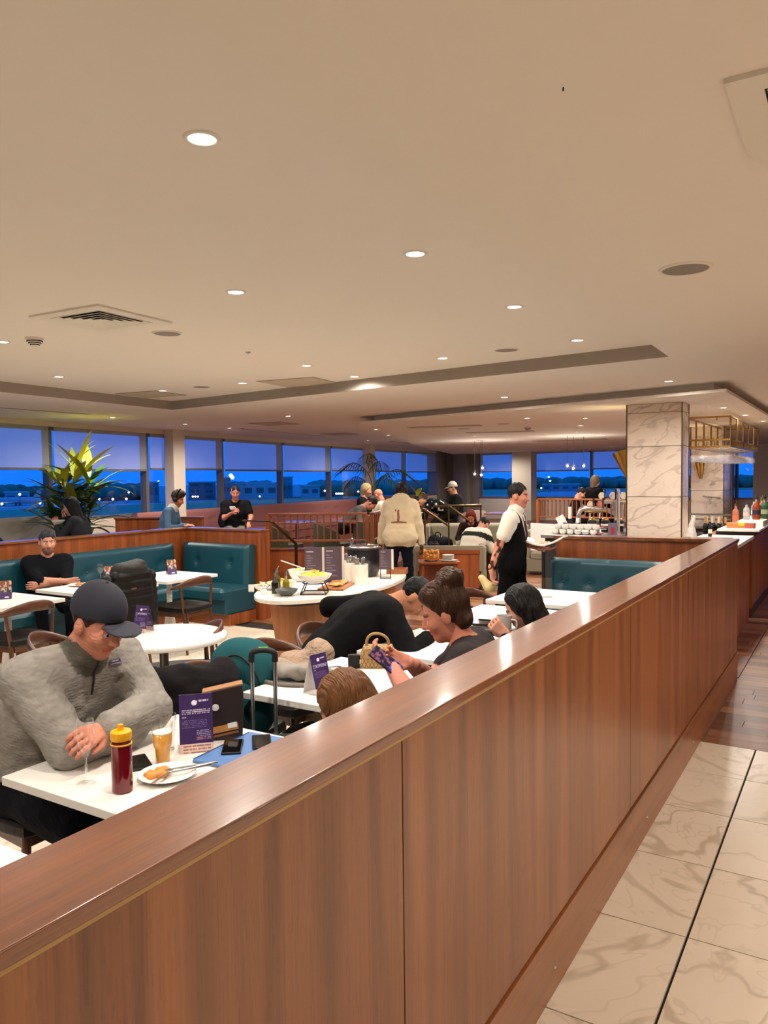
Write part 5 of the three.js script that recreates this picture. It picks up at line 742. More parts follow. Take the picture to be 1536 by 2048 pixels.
{ // counters
  const t = thing('bar_counter', 'low steel bar counter with taps and stacked cups behind the veneer panel', 'counter'); part(t, 'body', bx(-3.1, -2.3, 0, 1.06, -9.9, -8.62, 0, 'x'), M.charcoal); part(t, 'worktop', bx(-3.14, -2.28, 1.06, 1.1, -9.94, -8.58, 0.004), M.steel, 'brushed steel worktop');
  const b = thing('bar_counter', 'veneer bar counter with a marble top carrying spirit bottles', 'counter'); part(b, 'front', bx(-1.62, -1.1, 0.13, 1.02, -14.4, -10.38, 0, 'y'), M.bright); part(b, 'kick_plate', bx(-1.6, -1.108, 0, 0.13, -14.4, -10.4), M.bronze); part(b, 'corner_post', bx(-1.62, -1.09, 0.12, 1.02, -10.42, -10.37, 0, 'y', 0.4), M.bright); part(b, 'fascia', bx(-1.5, -1.06, 1.02, 1.07, -14.4, -10.33), M.charcoal); part(b, 'worktop', bx(-1.48, -1.0, 1.07, 1.1, -14.4, -10.28, 0.008), M.tableMarble); part(b, 'raised_shelf', bx(-1.32, -1.02, 1.1, 1.17, -14.2, -10.9, 0.006), M.tableMarble);
  const c = thing('bar_counter', 'rear steel counter below the second marble column', 'counter'); part(c, 'body', bx(-3.2, -1.75, 0, 0.92, -13.6, -13.0), M.charcoal); part(c, 'worktop', bx(-3.25, -1.7, 0.92, 0.96, -13.65, -12.95, 0.004), M.steel); part(c, 'splash_rail', [bx(-3.2, -1.75, 1.02, 1.05, -13.62, -13.6), bx(-3.2, -1.75, 1.1, 1.13, -13.62, -13.6)], M.steel);
  const ww = thing('bar_counter', 'pale worktop joining the veneer panel and the far bar', 'counter'); part(ww, 'body', bx(-1.6, -1.1, 0, 0.99, -10.2, -8.3), M.bright); part(ww, 'worktop', bx(-1.64, -1.06, 0.99, 1.03, -10.25, -8.25, 0.004), M.tableMarble);
}
{ // beer taps
  const taps = [[-2.72, -9.15, 0.26, 0xcdb59a], [-2.62, -9.2, 0.26, 0xc46a62], [-2.66, -9.42, 0.36, 0xd8cfc0], [-2.55, -9.5, 0.36, 0xe2d5cc], [-2.42, -9.5, 0.36, 0xe6e0d4]];
  const f = thing('beer_font', 'chrome and brass beer font with five round badges', 'beer tap', [0, 1.1, 0]); part(f, 'near_column', tube([[-2.83, 0, -9.05], [-2.83, 0.24, -9.05], [-2.8, 0.28, -9.08], [-2.6, 0.28, -9.2]], 0.03, 24), M.chrome); part(f, 'far_column', [bar([-2.5, 0, -9.45], [-2.5, 0.36, -9.45], 0.028), bar([-2.66, 0.36, -9.4], [-2.4, 0.36, -9.5], 0.026)], M.chrome); part(f, 'brass_collar', [bar([-2.78, 0.25, -9.1], [-2.56, 0.25, -9.22], 0.014), bar([-2.5, 0.34, -9.46], [-2.4, 0.34, -9.51], 0.016)], M.brass);
  for (const [x, z, h, c] of taps) { const b = part(f, 'badge', cyl(0.042, 0.042, 0.012, 0, -0.006, 0, 24).rotateX(Math.PI / 2).translate(x, h + 0.07, z), std({ color: c, roughness: 0.3 })); part(b, 'ring', new THREE.TorusGeometry(0.043, 0.005, 8, 24).translate(x, h + 0.07, z), M.brass); part(f, 'spout', bar([x, h, z], [x, h - 0.09, z + 0.03], 0.009), M.chrome); part(f, 'handle', bar([x + 0.03, h + 0.02, z], [x + 0.035, h + 0.15, z], 0.009, 0.012), M.black); }
  for (const [x, z] of [[-2.75, -9.3], [-2.6, -9.35], [-2.45, -9.4]]) { const p = thing('coffee_grinder', 'black bean hopper with a brass lid beside the beer font', 'hopper', [x, 1.1, z], 0, 'black hoppers'); part(p, 'body', lathe([[0, 0], [0.05, 0], [0.055, 0.12], [0.04, 0.14], [0, 0.14]], 20), M.black); part(p, 'lid', lathe([[0.042, 0.14], [0.036, 0.165], [0, 0.17]], 20), M.brass); part(p, 'band', cyl(0.0555, 0.0555, 0.025, 0, 0.07), M.white); }
  solo('steel_post', 'slim steel post standing on the bar counter beside the column', 'post', [cyl(0.02, 0.018, 0.5, 0, 0), new THREE.SphereGeometry(0.02, 12, 8).translate(0, 0.5, 0), cyl(0.03, 0.03, 0.012)], M.chrome, [-2.42, 1.1, -9.25]);
  const g = lathe([[0, 0], [0.028, 0], [0.04, 0.02], [0.042, 0.06], [0.038, 0.06], [0.036, 0.022], [0, 0.006]], 22); for (let i = 0; i < 22; i++) solo('coffee_cup', 'white coffee cup stacked among others on the bar counter', 'cup', g, M.porcelain, [-3.02 + (i % 6) * 0.09 + (i > 11 ? 0.03 : 0), 1.1 + Math.floor(i / 12) * 0.055 + (i % 12 > 5 ? 0 : 0), -8.75 - (Math.floor(i / 6) % 2) * 0.1], 0, 'stacked coffee cups');
  const b = thing('straw_caddy', 'black caddy holding white menus and straws', 'caddy', [-2.9, 1.1, -8.98]); part(b, 'box', [bx(-0.09, 0.09, 0, 0.012, -0.05, 0.05), bx(-0.09, 0.09, 0, 0.12, 0.044, 0.05), bx(-0.09, 0.09, 0, 0.12, -0.05, -0.044), bx(-0.09, -0.084, 0, 0.12, -0.05, 0.05), bx(0.084, 0.09, 0, 0.12, -0.05, 0.05), bx(-0.03, 0.03, 0.1, 0.17, 0.042, 0.05)], M.black); part(b, 'menu_roll', cyl(0.02, 0.02, 0.3, -0.02, 0.01, 0), M.white); part(b, 'menu_fan', [at(bx(-0.05, 0.05, 0, 0.2, -0.002, 0.002), -0.06, 0.02, -0.02, 0.2, 0, 0.5), at(bx(-0.02, 0.02, 0, 0.16, -0.006, 0.006), 0.06, 0.02, 0, 0, 0, -0.1)], M.white);
  const tr = thing('coaster_pile', 'untidy pile of white coasters and sachets', 'coasters', [-2.62, 1.1, -8.8]); for (let i = 0; i < 14; i++) { const m = part(tr, 'coaster', bx(-0.05, 0.05, 0, 0.006, -0.04, 0.04, 0.002), i % 5 === 2 ? std({ color: 0xa65a50, roughness: 0.6 }) : M.white); m.position.set(rr(-0.13, 0.13), 0.002 + i * 0.0065, rr(-0.06, 0.06)); m.rotation.y = rr(0, 3); }
  const dv = thing('divider_card', 'small red and blue card standing beside the column', 'card', [-2.36, 1.1, -8.78], 0.3); part(dv, 'card', bx(-0.05, 0.05, 0, 0.14, -0.004, 0.004), std({ color: 0x6d6478, roughness: 0.5 })); part(dv, 'stripe', bx(-0.02, 0.02, 0.01, 0.09, 0.004, 0.006), std({ color: 0xa32a33, roughness: 0.5 }));
  const sc = thing('glare_sheet', 'screen-like sheet beside the waiter with window glare painted white', 'screen', [-3.25, 0, -9.0], -0.3); part(sc, 'panel', bx(-0.2, 0.2, 0.86, 1.2, -0.012, 0.012, 0.008), M.white); part(sc, 'stem', cyl(0.03, 0.03, 0.86), M.black); part(sc, 'foot', cyl(0.16, 0.16, 0.02), M.black);  // white panel colour stands in for window glare on a sheet
}
// bottles
function bottle(label, pos, r, h, body, cap, group, liquid) {
  const t = thing('spirit_bottle', label, 'bottle', pos, 0, group); part(t, 'glass', lathe([[0, 0], [r, 0], [r * 1.02, 0.01], [r * 1.02, h * 0.58], [r * 0.85, h * 0.66], [r * 0.36, h * 0.76], [r * 0.34, h * 0.9], [0, h * 0.9]], 20), body); part(t, 'stopper', [cyl(r * 0.4, r * 0.36, h * 0.09, 0, h * 0.89), bar([0, h * 0.97, 0], [r * 0.3, h * 1.12, 0], r * 0.14, r * 0.1)], cap); part(t, 'label', cyl(r * 1.035, r * 1.035, h * 0.2, 0, h * 0.22), liquid || M.white); return t;
}
const gB = (c, o = 0) => phy({ color: c, roughness: 0.08, clearcoat: 0.8, transmission: o, thickness: 0 });
bottle('pink gin bottle half full at the end of the shelf', [-1.4, 1.1, -11.35], 0.042, 0.28, gB(0xd98a70, 0.4), std({ color: 0x6d2430, roughness: 0.5 }), undefined, std({ color: 0xc55f3c, roughness: 0.5 }));
bottle('clear gin bottle with a plum collar', [-1.26, 1.17, -11.3], 0.042, 0.22, gB(0xdfe6e4, 0.5), std({ color: 0x3a1a2e, roughness: 0.5 }), undefined, std({ color: 0xe0b3a8, roughness: 0.5 }));
bottle('clear blue-tinted bottle behind the gin', [-1.2, 1.17, -11.6], 0.036, 0.26, gB(0xbfe0ea, 0.5), M.black, undefined, M.white);
bottle('amber whisky bottle with a black stopper', [-1.14, 1.17, -11.3], 0.05, 0.3, gB(0x8a3412), M.black, undefined, std({ color: 0x1c1d33, roughness: 0.5 }));
bottle('second amber bottle behind the whisky', [-1.12, 1.17, -11.75], 0.045, 0.28, gB(0x9a4a1c), M.brass, undefined, M.white);
bottle('brown bottle beside the green one', [-1.06, 1.17, -12.0], 0.04, 0.3, gB(0x4a2a10), M.black); bottle('green glass bottle at the far end of the shelf', [-1.06, 1.17, -11.5], 0.052, 0.3, gB(0x2f5a3c), M.black, undefined, std({ color: 0x9fae8a, roughness: 0.6 }));
for (let i = 0; i < 7; i++) { const t = thing('wine_bottle', 'dark green wine bottle with a cream capsule in a row', 'bottle', [-1.78 + (i % 4) * 0.085, 0.96, -11.35 - Math.floor(i / 4) * 0.1], 0, 'row of capped wine bottles'); part(t, 'glass', lathe([[0, 0], [0.036, 0], [0.037, 0.1], [0.03, 0.13], [0.016, 0.15], [0, 0.15]], 18), gB(0x11180c)); part(t, 'capsule', cyl(0.017, 0.016, 0.09, 0, 0.14), std({ color: i % 3 ? 0xd8c7a6 : 0xb7843f, roughness: 0.4 })); }
{ const wb = thing('bar_shelf', 'dark shelf carrying the row of wine bottles', 'shelf', [-1.66, 0, -11.4]); part(wb, 'top', bx(-0.24, 0.2, 0.93, 0.96, -0.2, 0.16), M.charcoal); part(wb, 'body', bx(-0.22, 0.18, 0, 0.93, -0.18, 0.14), M.charcoal); }
{ const t = thing('serving_tray', 'round black serving tray on the pale worktop', 'tray', [-1.34, 1.03, -9.2]); part(t, 'dish', lathe([[0, 0], [0.17, 0], [0.185, 0.022], [0.18, 0.024], [0.165, 0.006], [0, 0.006]], 40), M.black); part(t, 'rim', new THREE.TorusGeometry(0.183, 0.004, 6, 40).rotateX(Math.PI / 2).translate(0, 0.022, 0), M.charcoal); }
{ const t = thing('snack_box', 'orange and red snack box with a yellow flash', 'box', [-1.24, 1.1, -10.55], -0.1); part(t, 'carton', bx(-0.16, 0.06, 0, 0.065, -0.05, 0.05, 0.003), std({ color: 0xb97a45, roughness: 0.6 })); part(t, 'red_end', bx(0.06, 0.16, 0, 0.065, -0.05, 0.05, 0.003), std({ color: 0xb0503f, roughness: 0.6 })); part(t, 'yellow_flash', bx(-0.02, 0.05, 0.03, 0.066, 0.05, 0.053), std({ color: 0xe5b91e, roughness: 0.6 })); }
{ const t = thing('bar_towel', 'white bar towel hanging beside the column', 'towel', [-1.62, 1.03, -9.3]); const f = new Field(); f.cone([0, 0.02, 0], [0.02, 0.2, 0], 0.06, 0.03, 0, 0.03, 0.02).cone([0.02, 0.2, 0], [0.04, 0.26, 0], 0.03, 0.02, 0, 0.03, 0.01); part(t, 'cloth', f.mesh(0.01), M.white); part(t, 'fold', new THREE.TorusGeometry(0.02, 0.006, 6, 16).translate(0.03, 0.26, 0), M.white); }
{ const t = thing('sauce_bottle', 'small dark bottle with a navy cap by the wine bottles', 'bottle', [-1.5, 1.03, -9.9]); part(t, 'glass', lathe([[0, 0], [0.022, 0], [0.022, 0.1], [0.012, 0.13], [0.012, 0.15], [0, 0.15]], 16), M.black); part(t, 'cap', cyl(0.014, 0.014, 0.05, 0, 0.13), std({ color: 0x1f2340, roughness: 0.5 })); part(t, 'label', cyl(0.0228, 0.0228, 0.05, 0, 0.04), M.white); }
{ const t = thing('shower_tap', 'chrome T-bar tap on the second marble column', 'tap', [-2.1, 1.38, -13.88]); part(t, 'bar', bar([-0.12, 0.03, 0.04], [0.16, 0, 0.04], 0.014), M.chrome); part(t, 'stem', [bar([0.0, 0.01, 0.04], [0.01, -0.1, 0.05], 0.012), bar([0.01, 0.0, 0.04], [0.01, 0.0, -0.01], 0.016)], M.chrome); }
// glass rack with hanging wine glasses
{
  const t = thing('glass_rack', 'brass ceiling rack above the bar holding upturned glasses', 'rack'), y0 = 2.14, y1 = 2.53, xa = -1.95, xb = -1.42, za = -10.95, zb = -14.2, w = 0.022, B = (a, b) => beam(a, b, w, w);
  part(t, 'top_frame', [B([xa, y1, za], [xb, y1, za]), B([xa, y1, zb], [xb, y1, zb]), B([xa, y1, za], [xa, y1, zb]), B([xb, y1, za], [xb, y1, zb])], M.brass); part(t, 'bottom_frame', [B([xa, y0, za], [xb, y0, za]), B([xa, y0, zb], [xb, y0, zb]), B([xa, y0, za], [xa, y0, zb]), B([xb, y0, za], [xb, y0, zb]), B([xa, y0 + 0.09, za], [xb, y0 + 0.09, za]), B([xb, y0 + 0.09, za], [xb, y0 + 0.09, zb])], M.brass);
  for (const x of [xa, xb]) for (let i = 0; i <= 5; i++) part(t, 'upright', bar([x, y0, lerp(za, zb, i / 5)], [x, y1, lerp(za, zb, i / 5)], 0.012), M.brass); for (let i = 0; i <= 1; i++) part(t, 'hanger', bar([-1.68, y1, lerp(za, zb, 0.2 + i * 0.6)], [-1.68, SLAB, lerp(za, zb, 0.2 + i * 0.6)], 0.01), M.brass);
  for (let i = 0; i < 10; i++) part(t, 'slat', bar([lerp(xa, xb, (i + 0.5) / 10), y0 + 0.005, za], [lerp(xa, xb, (i + 0.5) / 10), y0 + 0.005, zb], 0.006), M.brass); for (let i = 0; i < 12; i++) part(t, 'picket', bar([lerp(xa, xb, i / 11), y0, za], [lerp(xa, xb, i / 11), y0 + 0.09, za], 0.005), M.brass); for (let i = 0; i < 34; i++) part(t, 'picket', bar([xb, y0, lerp(za, zb, i / 33)], [xb, y0 + 0.09, lerp(za, zb, i / 33)], 0.005), M.brass);
  const wg = lathe([[0.0, 0], [0.032, -0.001], [0.033, -0.004], [0.005, -0.008], [0.0035, -0.02], [0.0035, -0.085], [0.012, -0.095], [0.034, -0.12], [0.04, -0.15], [0.033, -0.195], [0.032, -0.195], [0.038, -0.15], [0.032, -0.122], [0, -0.098]], 14), gm = phy({ color: 0xffffff, transmission: 0.97, thickness: 0, roughness: 0.0, ior: 1.55 });
  let p; for (let r = 0; r < 5; r++) for (let i = 0; i < 24; i++) { const x = lerp(xa, xb, (r + 0.5) / 5), z = za - 0.12 - i * 0.125; if (!p) { p = solo('wine_glass', 'upturned wine glass hanging in rows from the brass rack', 'glass', wg, gm, [x, y0, z], 0, 'glasses hanging in the brass rack'); } else dup(p, [x, y0, z]); }
}
// hanging glass bulbs
function pendant(x, y, z, top, label) { const t = thing('pendant_lamp', label, 'lamp', [x, y, z], 0, 'clear globe pendants: ' + label); part(t, 'globe', new THREE.SphereGeometry(0.062, 20, 14), M.glass); part(t, 'bulb', new THREE.SphereGeometry(0.026, 12, 10), std({ color: 0x000000, emissive: new THREE.Color().setRGB(1, 0.93, 0.8), emissiveIntensity: 8 })); part(t, 'cap', cyl(0.016, 0.012, 0.03, 0, 0.055), M.black); part(t, 'cord', bar([0, 0.08, 0], [0, top - y, 0], 0.0035), M.black); const l = new THREE.PointLight(LAMP, 0.8, 0, 2); l.position.set(x, y, z); l.castShadow = true; scene.add(l); }
for (const [x, y, z] of [[-4.98, 1.98, -15.16], [-4.9, 1.93, -15.3], [-4.7, 1.975, -15.33]]) pendant(x, y, z, SLAB, 'clear globe bulb hanging before the far windows'); for (const [x, y, z] of [[-7.2, 1.845, -15.55], [-7.08, 1.82, -15.63], [-7.06, 1.975, -15.65]]) pendant(x, y, z, SLAB, 'clear globe bulb in the cluster by the grey corner wall');
// ---------------------------------------------------------------- plants
const leafM = [[0x2a4a1c, 0.5], [0x3c5f22, 0.5], [0x557829, 0.5], [0x8a962c, 0.5], [0xc2bd3a, 0.5]].map(([c, r]) => phy({ color: c, roughness: r, side: THREE.DoubleSide }));
function blade(len, wid, droop, up) { // one arching leaf with a fold along its rib
  const n = 9, pos = [], idx = [], nrm = []; for (let i = 0; i <= n; i++) { const u = i / n, w = wid * Math.pow(Math.sin(Math.PI * Math.min(1, u * 0.94 + 0.06)), 0.8) * (1 - 0.2 * u), x = len * u * (1 - 0.12 * droop * u), y = len * (up * u - droop * u * u * 0.8); pos.push(x, y + w * 0.25, -w, x, y, 0, x, y + w * 0.25, w); } for (let i = 0; i < n; i++) for (const k of [0, 1]) { const a = i * 3 + k; idx.push(a, a + 1, a + 3, a + 1, a + 4, a + 3); }
  const g = new THREE.BufferGeometry(); g.setAttribute('position', new THREE.Float32BufferAttribute(pos, 3)); g.setIndex(idx); g.computeVertexNormals(); return g;
}
{
  const t = thing('potted_dracaena', 'large leafy dracaena in a planter behind the grey bench', 'plant', [-9.42, TERR, -6.98]); part(t, 'planter', bx(-0.28, 0.28, 0, 0.6, -0.28, 0.28, 0.02), M.charcoal); const st = [[0, 0], [0.1, -0.08], [-0.12, 0.06], [0.05, 0.14]]; st.forEach(([x, z], i) => part(t, 'stem', bar([x, 0.6, z], [x * 1.8, 1.15 + i * 0.12, z * 1.8], 0.02, 0.014), std({ color: 0x5d5a2a, roughness: 0.8 })));
  for (let i = 0; i < 120; i++) { const a = rr(0, 6.28), y = rr(0.68, 1.62), s = st[i % 4], k = y > 1.45 ? (rnd() < 0.5 ? 4 : 3) : Math.floor(rnd() * 3.3), m = part(t, 'leaf', blade(rr(0.42, 0.72), rr(0.036, 0.08), rr(0.25, 0.8), rr(0.35, 1.3) * (y > 1.3 ? 1.1 : 0.8)), leafM[k]); m.position.set(s[0] * 1.6, y * (0.95), s[1] * 1.6); m.rotation.y = a; }
}
{
  const t = thing('potted_palm', 'feathery kentia palm behind the railing near the pilaster', 'plant', [-9.1, TERR, -14.4]); part(t, 'planter', cyl(0.2, 0.24, 0.5, 0, 0, 0, 24), M.charcoal); const lg = blade(0.34, 0.012, 0.5, 0.1);
  [[0.5, 1.25, 0.9], [2.2, 1.5, 0.8], [3.4, 1.2, 1.0], [4.4, 1.55, 0.7], [5.4, 1.35, 0.9], [1.3, 1.7, 0.6]].forEach(([a, h, r]) => { const c = new THREE.CatmullRomCurve3([V(0, 0.5, 0), V(0.12 * Math.cos(a), h, 0.12 * Math.sin(a)), V(r * 0.6 * Math.cos(a), h + 0.28, r * 0.6 * Math.sin(a)), V(r * Math.cos(a), h + 0.05, r * Math.sin(a))]), f = part(t, 'frond', new THREE.TubeGeometry(c, 20, 0.009, 6), leafM[1]); for (let i = 0; i < 15; i++) for (const s of [-1, 1]) { const u = 0.42 + i * 0.039, p = c.getPoint(Math.min(u, 1)), m = part(f, 'leaflet', lg, leafM[i % 2]); m.position.copy(p); m.rotation.y = -a + s * (1.15 - 0.045 * i); m.rotation.z = -0.25; } });
}
{
  const t = thing('potted_shrub', 'small yellow-green rubber plant beside the palm', 'plant', [-8.3, TERR, -14.9]); part(t, 'planter', cyl(0.14, 0.17, 0.5, 0, 0, 0, 20), M.charcoal); part(t, 'stem', bar([0, 0.5, 0], [0, 1.05, 0], 0.014), leafM[1]); for (let i = 0; i < 22; i++) { const m = part(t, 'leaf', blade(rr(0.18, 0.28), rr(0.045, 0.065), 0.5, rr(0.3, 1.5)), leafM[i > 14 ? 4 : i > 8 ? 3 : 1]); m.position.set(0, 0.62 + i * 0.022, 0); m.rotation.y = i * 2.4; }
}
// ---------------------------------------------------------------- airfield outside
const GY = -6.5;
{
  const grass = std({ color: new THREE.Color().setRGB(0.24, 0.38, 0.18), roughness: 1 }), tarmac = std({ color: new THREE.Color().setRGB(0.46, 0.46, 0.44), roughness: 1 });
  const go = structure('ground', bx(-900, 400, GY - 1, GY, -900, 300), grass, 'dusky airfield grass'); part(go, 'runway', bx(-900, -215, GY, GY + 0.02, -900, 300), tarmac, 'pale apron beyond the grass'); part(go, 'taxiway', bx(-140, 300, GY, GY + 0.02, -430, -190), tarmac);
  const bm = [0.5, 0.32, 0.7].map((k) => std({ color: new THREE.Color().setRGB(0.78 * k, 0.76 * k, 0.72 * k), roughness: 0.9 })), wm = std({ color: new THREE.Color().setRGB(0.12, 0.12, 0.13), roughness: 0.6 });
  const P = (deg, d) => { const a = R(deg); return [Math.sin(a) * d, -Math.cos(a) * d, a]; }; // compass bearing and distance of a landmark
  const building = (label, b0, b1, d, h, k, rows) => { const [x0, z0] = P(b0, d), [x1, z1] = P(b1, d), L = Math.hypot(x1 - x0, z1 - z0), t = thing('far_building', label, 'building', [x0, GY, z0], Math.atan2(-(z1 - z0), x1 - x0)); part(t, 'wall', bx(0, L, 0, h, -18, 0), bm[k]); part(t, 'roof', bx(-0.5, L + 0.5, h, h + 0.5, -18.5, 0.5), bm[2]); const n = Math.max(2, Math.round(L / 5)); for (let r = 0; r < rows; r++) for (let i = 0; i < n; i++) part(t, 'window', bx((i + 0.2) * L / n, (i + 0.8) * L / n, (r + 0.4) * h / rows, (r + 0.75) * h / rows, 0, 0.15), wm); };
  building('dark terraced office block across the airfield, beside the pilaster', -45.81, -43.91, 330, 7.2, 1, 3); building('tall plain block across the airfield', -43.45, -42.84, 310, 9, 1, 0 + 1); building('long pale terminal with a window band', -42.84, -39.44, 330, 6.4, 2, 1); building('dark cube block next to the long terminal', -39.18, -38.34, 340, 9, 1, 1); building('low pale shed beyond the taxiway', -37.75, -36.35, 340, 5, 2, 1); building('grey hangar at the edge of the field behind the dracaena', -57.81, -56.29, 330, 4.2, 2, 1); building('low dark hall behind the headphone man', -48.5, -47.89, 300, 7.5, 1, 1); building('low terminal beyond the far windows', -19.97, -17.32, 420, 3.5, 0, 1);
  const tm = [std({ color: new THREE.Color().setRGB(0.15, 0.21, 0.12), roughness: 1 }), std({ color: new THREE.Color().setRGB(0.19, 0.25, 0.15), roughness: 1 })];
  const treeLine = (label, b0, b1, d, h, n) => { const t = thing('tree_line', label, 'trees'); const gs = [[], []]; for (let i = 0; i < n; i++) { const b = lerp(b0, b1, (i + rr(-0.4, 0.4)) / n), [x, z] = P(b, d + rr(-12, 12)), hh = h * rr(0.75, 1.15), w = hh * rr(0.5, 0.9); gs[i % 2].push(new THREE.IcosahedronGeometry(1, 1).scale(w, hh * 0.55, w).translate(x, GY + hh * 0.5, z)); } gs.forEach((g, i) => { const m = part(t, 'crowns', g, tm[i]); m.userData.kind = 'stuff'; }); };
  treeLine('dark hedge of trees on the horizon behind the dracaena', -59.28, -48.5, 360, 6.4, 90); treeLine('tree line behind the long pale terminal', -42.55, -39.29, 380, 6.8, 30); treeLine('trees right of the low shed', -36.91, -32.83, 370, 6.6, 40); treeLine('trees seen past the palm', -32.83, -27.81, 390, 6.4, 46); treeLine('low wooded ridge beyond the far windows', -24.86, -4.38, 520, 6.6, 170);
  const lm = std({ color: 0x000000, emissive: new THREE.Color().setRGB(1, 0.97, 0.9), emissiveIntensity: 5 }), lg = new THREE.SphereGeometry(0.6, 10, 8);
  const light = (deg, h, d, s, label) => { const [x, z] = P(deg, d), y = GY + h; const t = thing('airfield_light', label, 'light', [x, GY, z], 0, 'airfield lights: ' + label); const m = part(t, 'lantern', lg, lm); m.position.y = y - GY; m.scale.setScalar(s); part(t, 'mast', cyl(0.12, 0.08, Math.max(0.3, y - GY - 0.3 * s)), wm); };
  for (const [b, h] of [[-56.9, 4.2], [-55.67, 1.1], [-54.86, 1.1], [-51.88, 2.0], [-50.99, 1.9], [-50.09, 1.9], [-57.99, 1.1]]) light(b, h, 290, 0.7, 'white lamp on the apron behind the dracaena'); for (const [b, h] of [[-45.53, 2.1], [-45.36, 2.1], [-45.18, 2.1], [-40.75, 1.8], [-47.89, 8.0], [-49.92, 4.1]]) light(b, h, 300, 0.55, 'white lamp before the long terminal'); for (const [b, h] of [[-42.8, 9.9], [-42.7, 9.2]]) light(b, h, 300, 1.2, 'high floodlight above the long terminal'); for (const [b, h] of [[-35.98, 3.6], [-35.13, 2.4], [-34.98, 2.4], [-34.83, 2.4], [-34.69, 2.4], [-33.5, 3.1]]) light(b, h, 300, 0.6, 'small lamp right of the low shed'); for (const [b, h] of [[-19.51, 7.8], [-19.4, 5.9], [-20.04, 2.5], [-17.04, 0.1], [-15.59, 1.0]]) light(b, h, 380, 0.7, 'small lamp beyond the far windows');
  { const [x, z] = P(-57.2, 300), t = thing('parked_aircraft', 'small parked aircraft on the apron behind the dracaena', 'aircraft', [x, GY, z], 0.6); part(t, 'fuselage', new THREE.CapsuleGeometry(1.1, 16, 6, 14).rotateZ(Math.PI / 2).translate(0, 2, 0), bm[2]); part(t, 'tail_fin', extrude([[6, 2.6], [8.6, 2.6], [9.4, 6], [8.2, 6]], 0.2).translate(0, 0, -0.1), bm[2]); part(t, 'tailplane', bx(7.8, 9.6, 5.8, 6.0, -3, 3), bm[2]); part(t, 'wing', bx(-1.5, 1.5, 1.3, 1.6, -9, 9), bm[2]); part(t, 'wheel', [cyl(0.4, 0.4, 1.2, -4, 0, 0), cyl(0.4, 0.4, 1.4, 1, 0, 1.6), cyl(0.4, 0.4, 1.4, 1, 0, -1.6)], wm); }
}
// ---------------------------------------------------------------- things on the tables
const TY = 0.74;
const printTex = makeTex(256, 384, (u, v0) => { // leaf of a tent card: plum print, pale foot
  const v = 1 - v0; if (v > 0.84) { const r = Math.floor((v - 0.84) * 38); return r % 2 === 1 && u > 0.1 && u < 0.92 && noise(u * 60, r) > 0.25 ? [150, 112, 110] : [224, 194, 176]; }
  const e = Math.hypot((u - 0.45) / 0.085, (v - 0.15) / 0.045); if (e < 1) return [236, 230, 240]; if (u > 0.53 && u < 0.9 && Math.abs(v - 0.135 + 0.02 * u) < 0.016 && noise(u * 55, 3) > 0.3) return [205, 196, 216];
  const row = Math.floor(v * 34); if (row >= 9 && row <= 13 && row !== 10 + 2 && u > 0.08 && u < (row === 13 ? 0.2 : 0.92) && (v * 34) % 1 < 0.55 && noise(u * 48, row * 3) > 0.28) return [198, 188, 208]; if (row >= 15 && row <= 19 && u > 0.08 && u < 0.82 && (v * 34) % 1 < 0.4 && noise(u * 60, row * 5) > 0.4) return [120, 104, 148]; if (row >= 21 && row <= 26 && u > 0.5 && u < 0.93 && (v * 34) % 1 < 0.45 && noise(u * 60, row * 7) > 0.35) return row > 24 ? [200, 150, 140] : [170, 156, 188]; return [52, 28, 86];
});
const photoTex = makeTex(128, 192, (u, v0) => { const v = 1 - v0; if (v > 0.62) return Math.hypot((u - 0.6) / 0.2, (v - 0.9) / 0.04) < 1 ? [230, 225, 235] : [58, 34, 92]; const n = fbm(u * 7, v * 7, 3); return v < 0.35 ? mix3([120, 66, 44], [206, 170, 140], sstep(0.4, 0.62, n)) : mix3([40, 26, 30], [180, 160, 150], sstep(0.42, 0.62, n)); });
const cardM = std({ map: printTex, roughness: 0.45 }), photoM = std({ map: photoTex, roughness: 0.45 }), paperM = std({ color: 0xe6e2dc, roughness: 0.6 });
function tent(label, x, z, turn, h = 0.17, w = 0.1, front = cardM, back = cardM) { // folded card: two leaning leaves and a base
  const t = thing('tent_card', label, 'card', [x, TY, z], turn), d = 0.05, a = Math.atan2(d, h), L = Math.hypot(h, d), leaf = () => new THREE.BoxGeometry(w, L, 0.0015).translate(0, L / 2, 0); const f = part(t, 'front_leaf', leaf(), front); f.position.z = d; f.rotation.x = -a; const b = part(t, 'back_leaf', leaf(), back); b.position.z = -d; b.rotation.set(-a, Math.PI, 0); b.rotation.order = 'YXZ'; part(t, 'base', bx(-w / 2, w / 2, 0, 0.0015, -d, d), paperM); return t;
}
tent('purple printed tent card between the beer and the brown bag', -2.17, -2.12, R(47), 0.215, 0.125); tent('purple tent card on the table with the grey cloth', -2.23, -2.99, R(80), 0.19, 0.105, cardM, paperM); tent('tent card with food photo at the pedestal table beside the crossed-arms man', -6.5, -4.07, R(55), 0.16, 0.1, photoM); tent('tent card with food photo on the booth corner table', -6.5, -6.03, R(62), 0.16, 0.1, photoM); tent('tent card half hidden by the black puffer jacket', -6.68, -5.34, R(62), 0.15, 0.1, photoM); tent('purple tent card on the round table behind the fleece man', -4.19, -3.62, R(10), 0.18, 0.11);
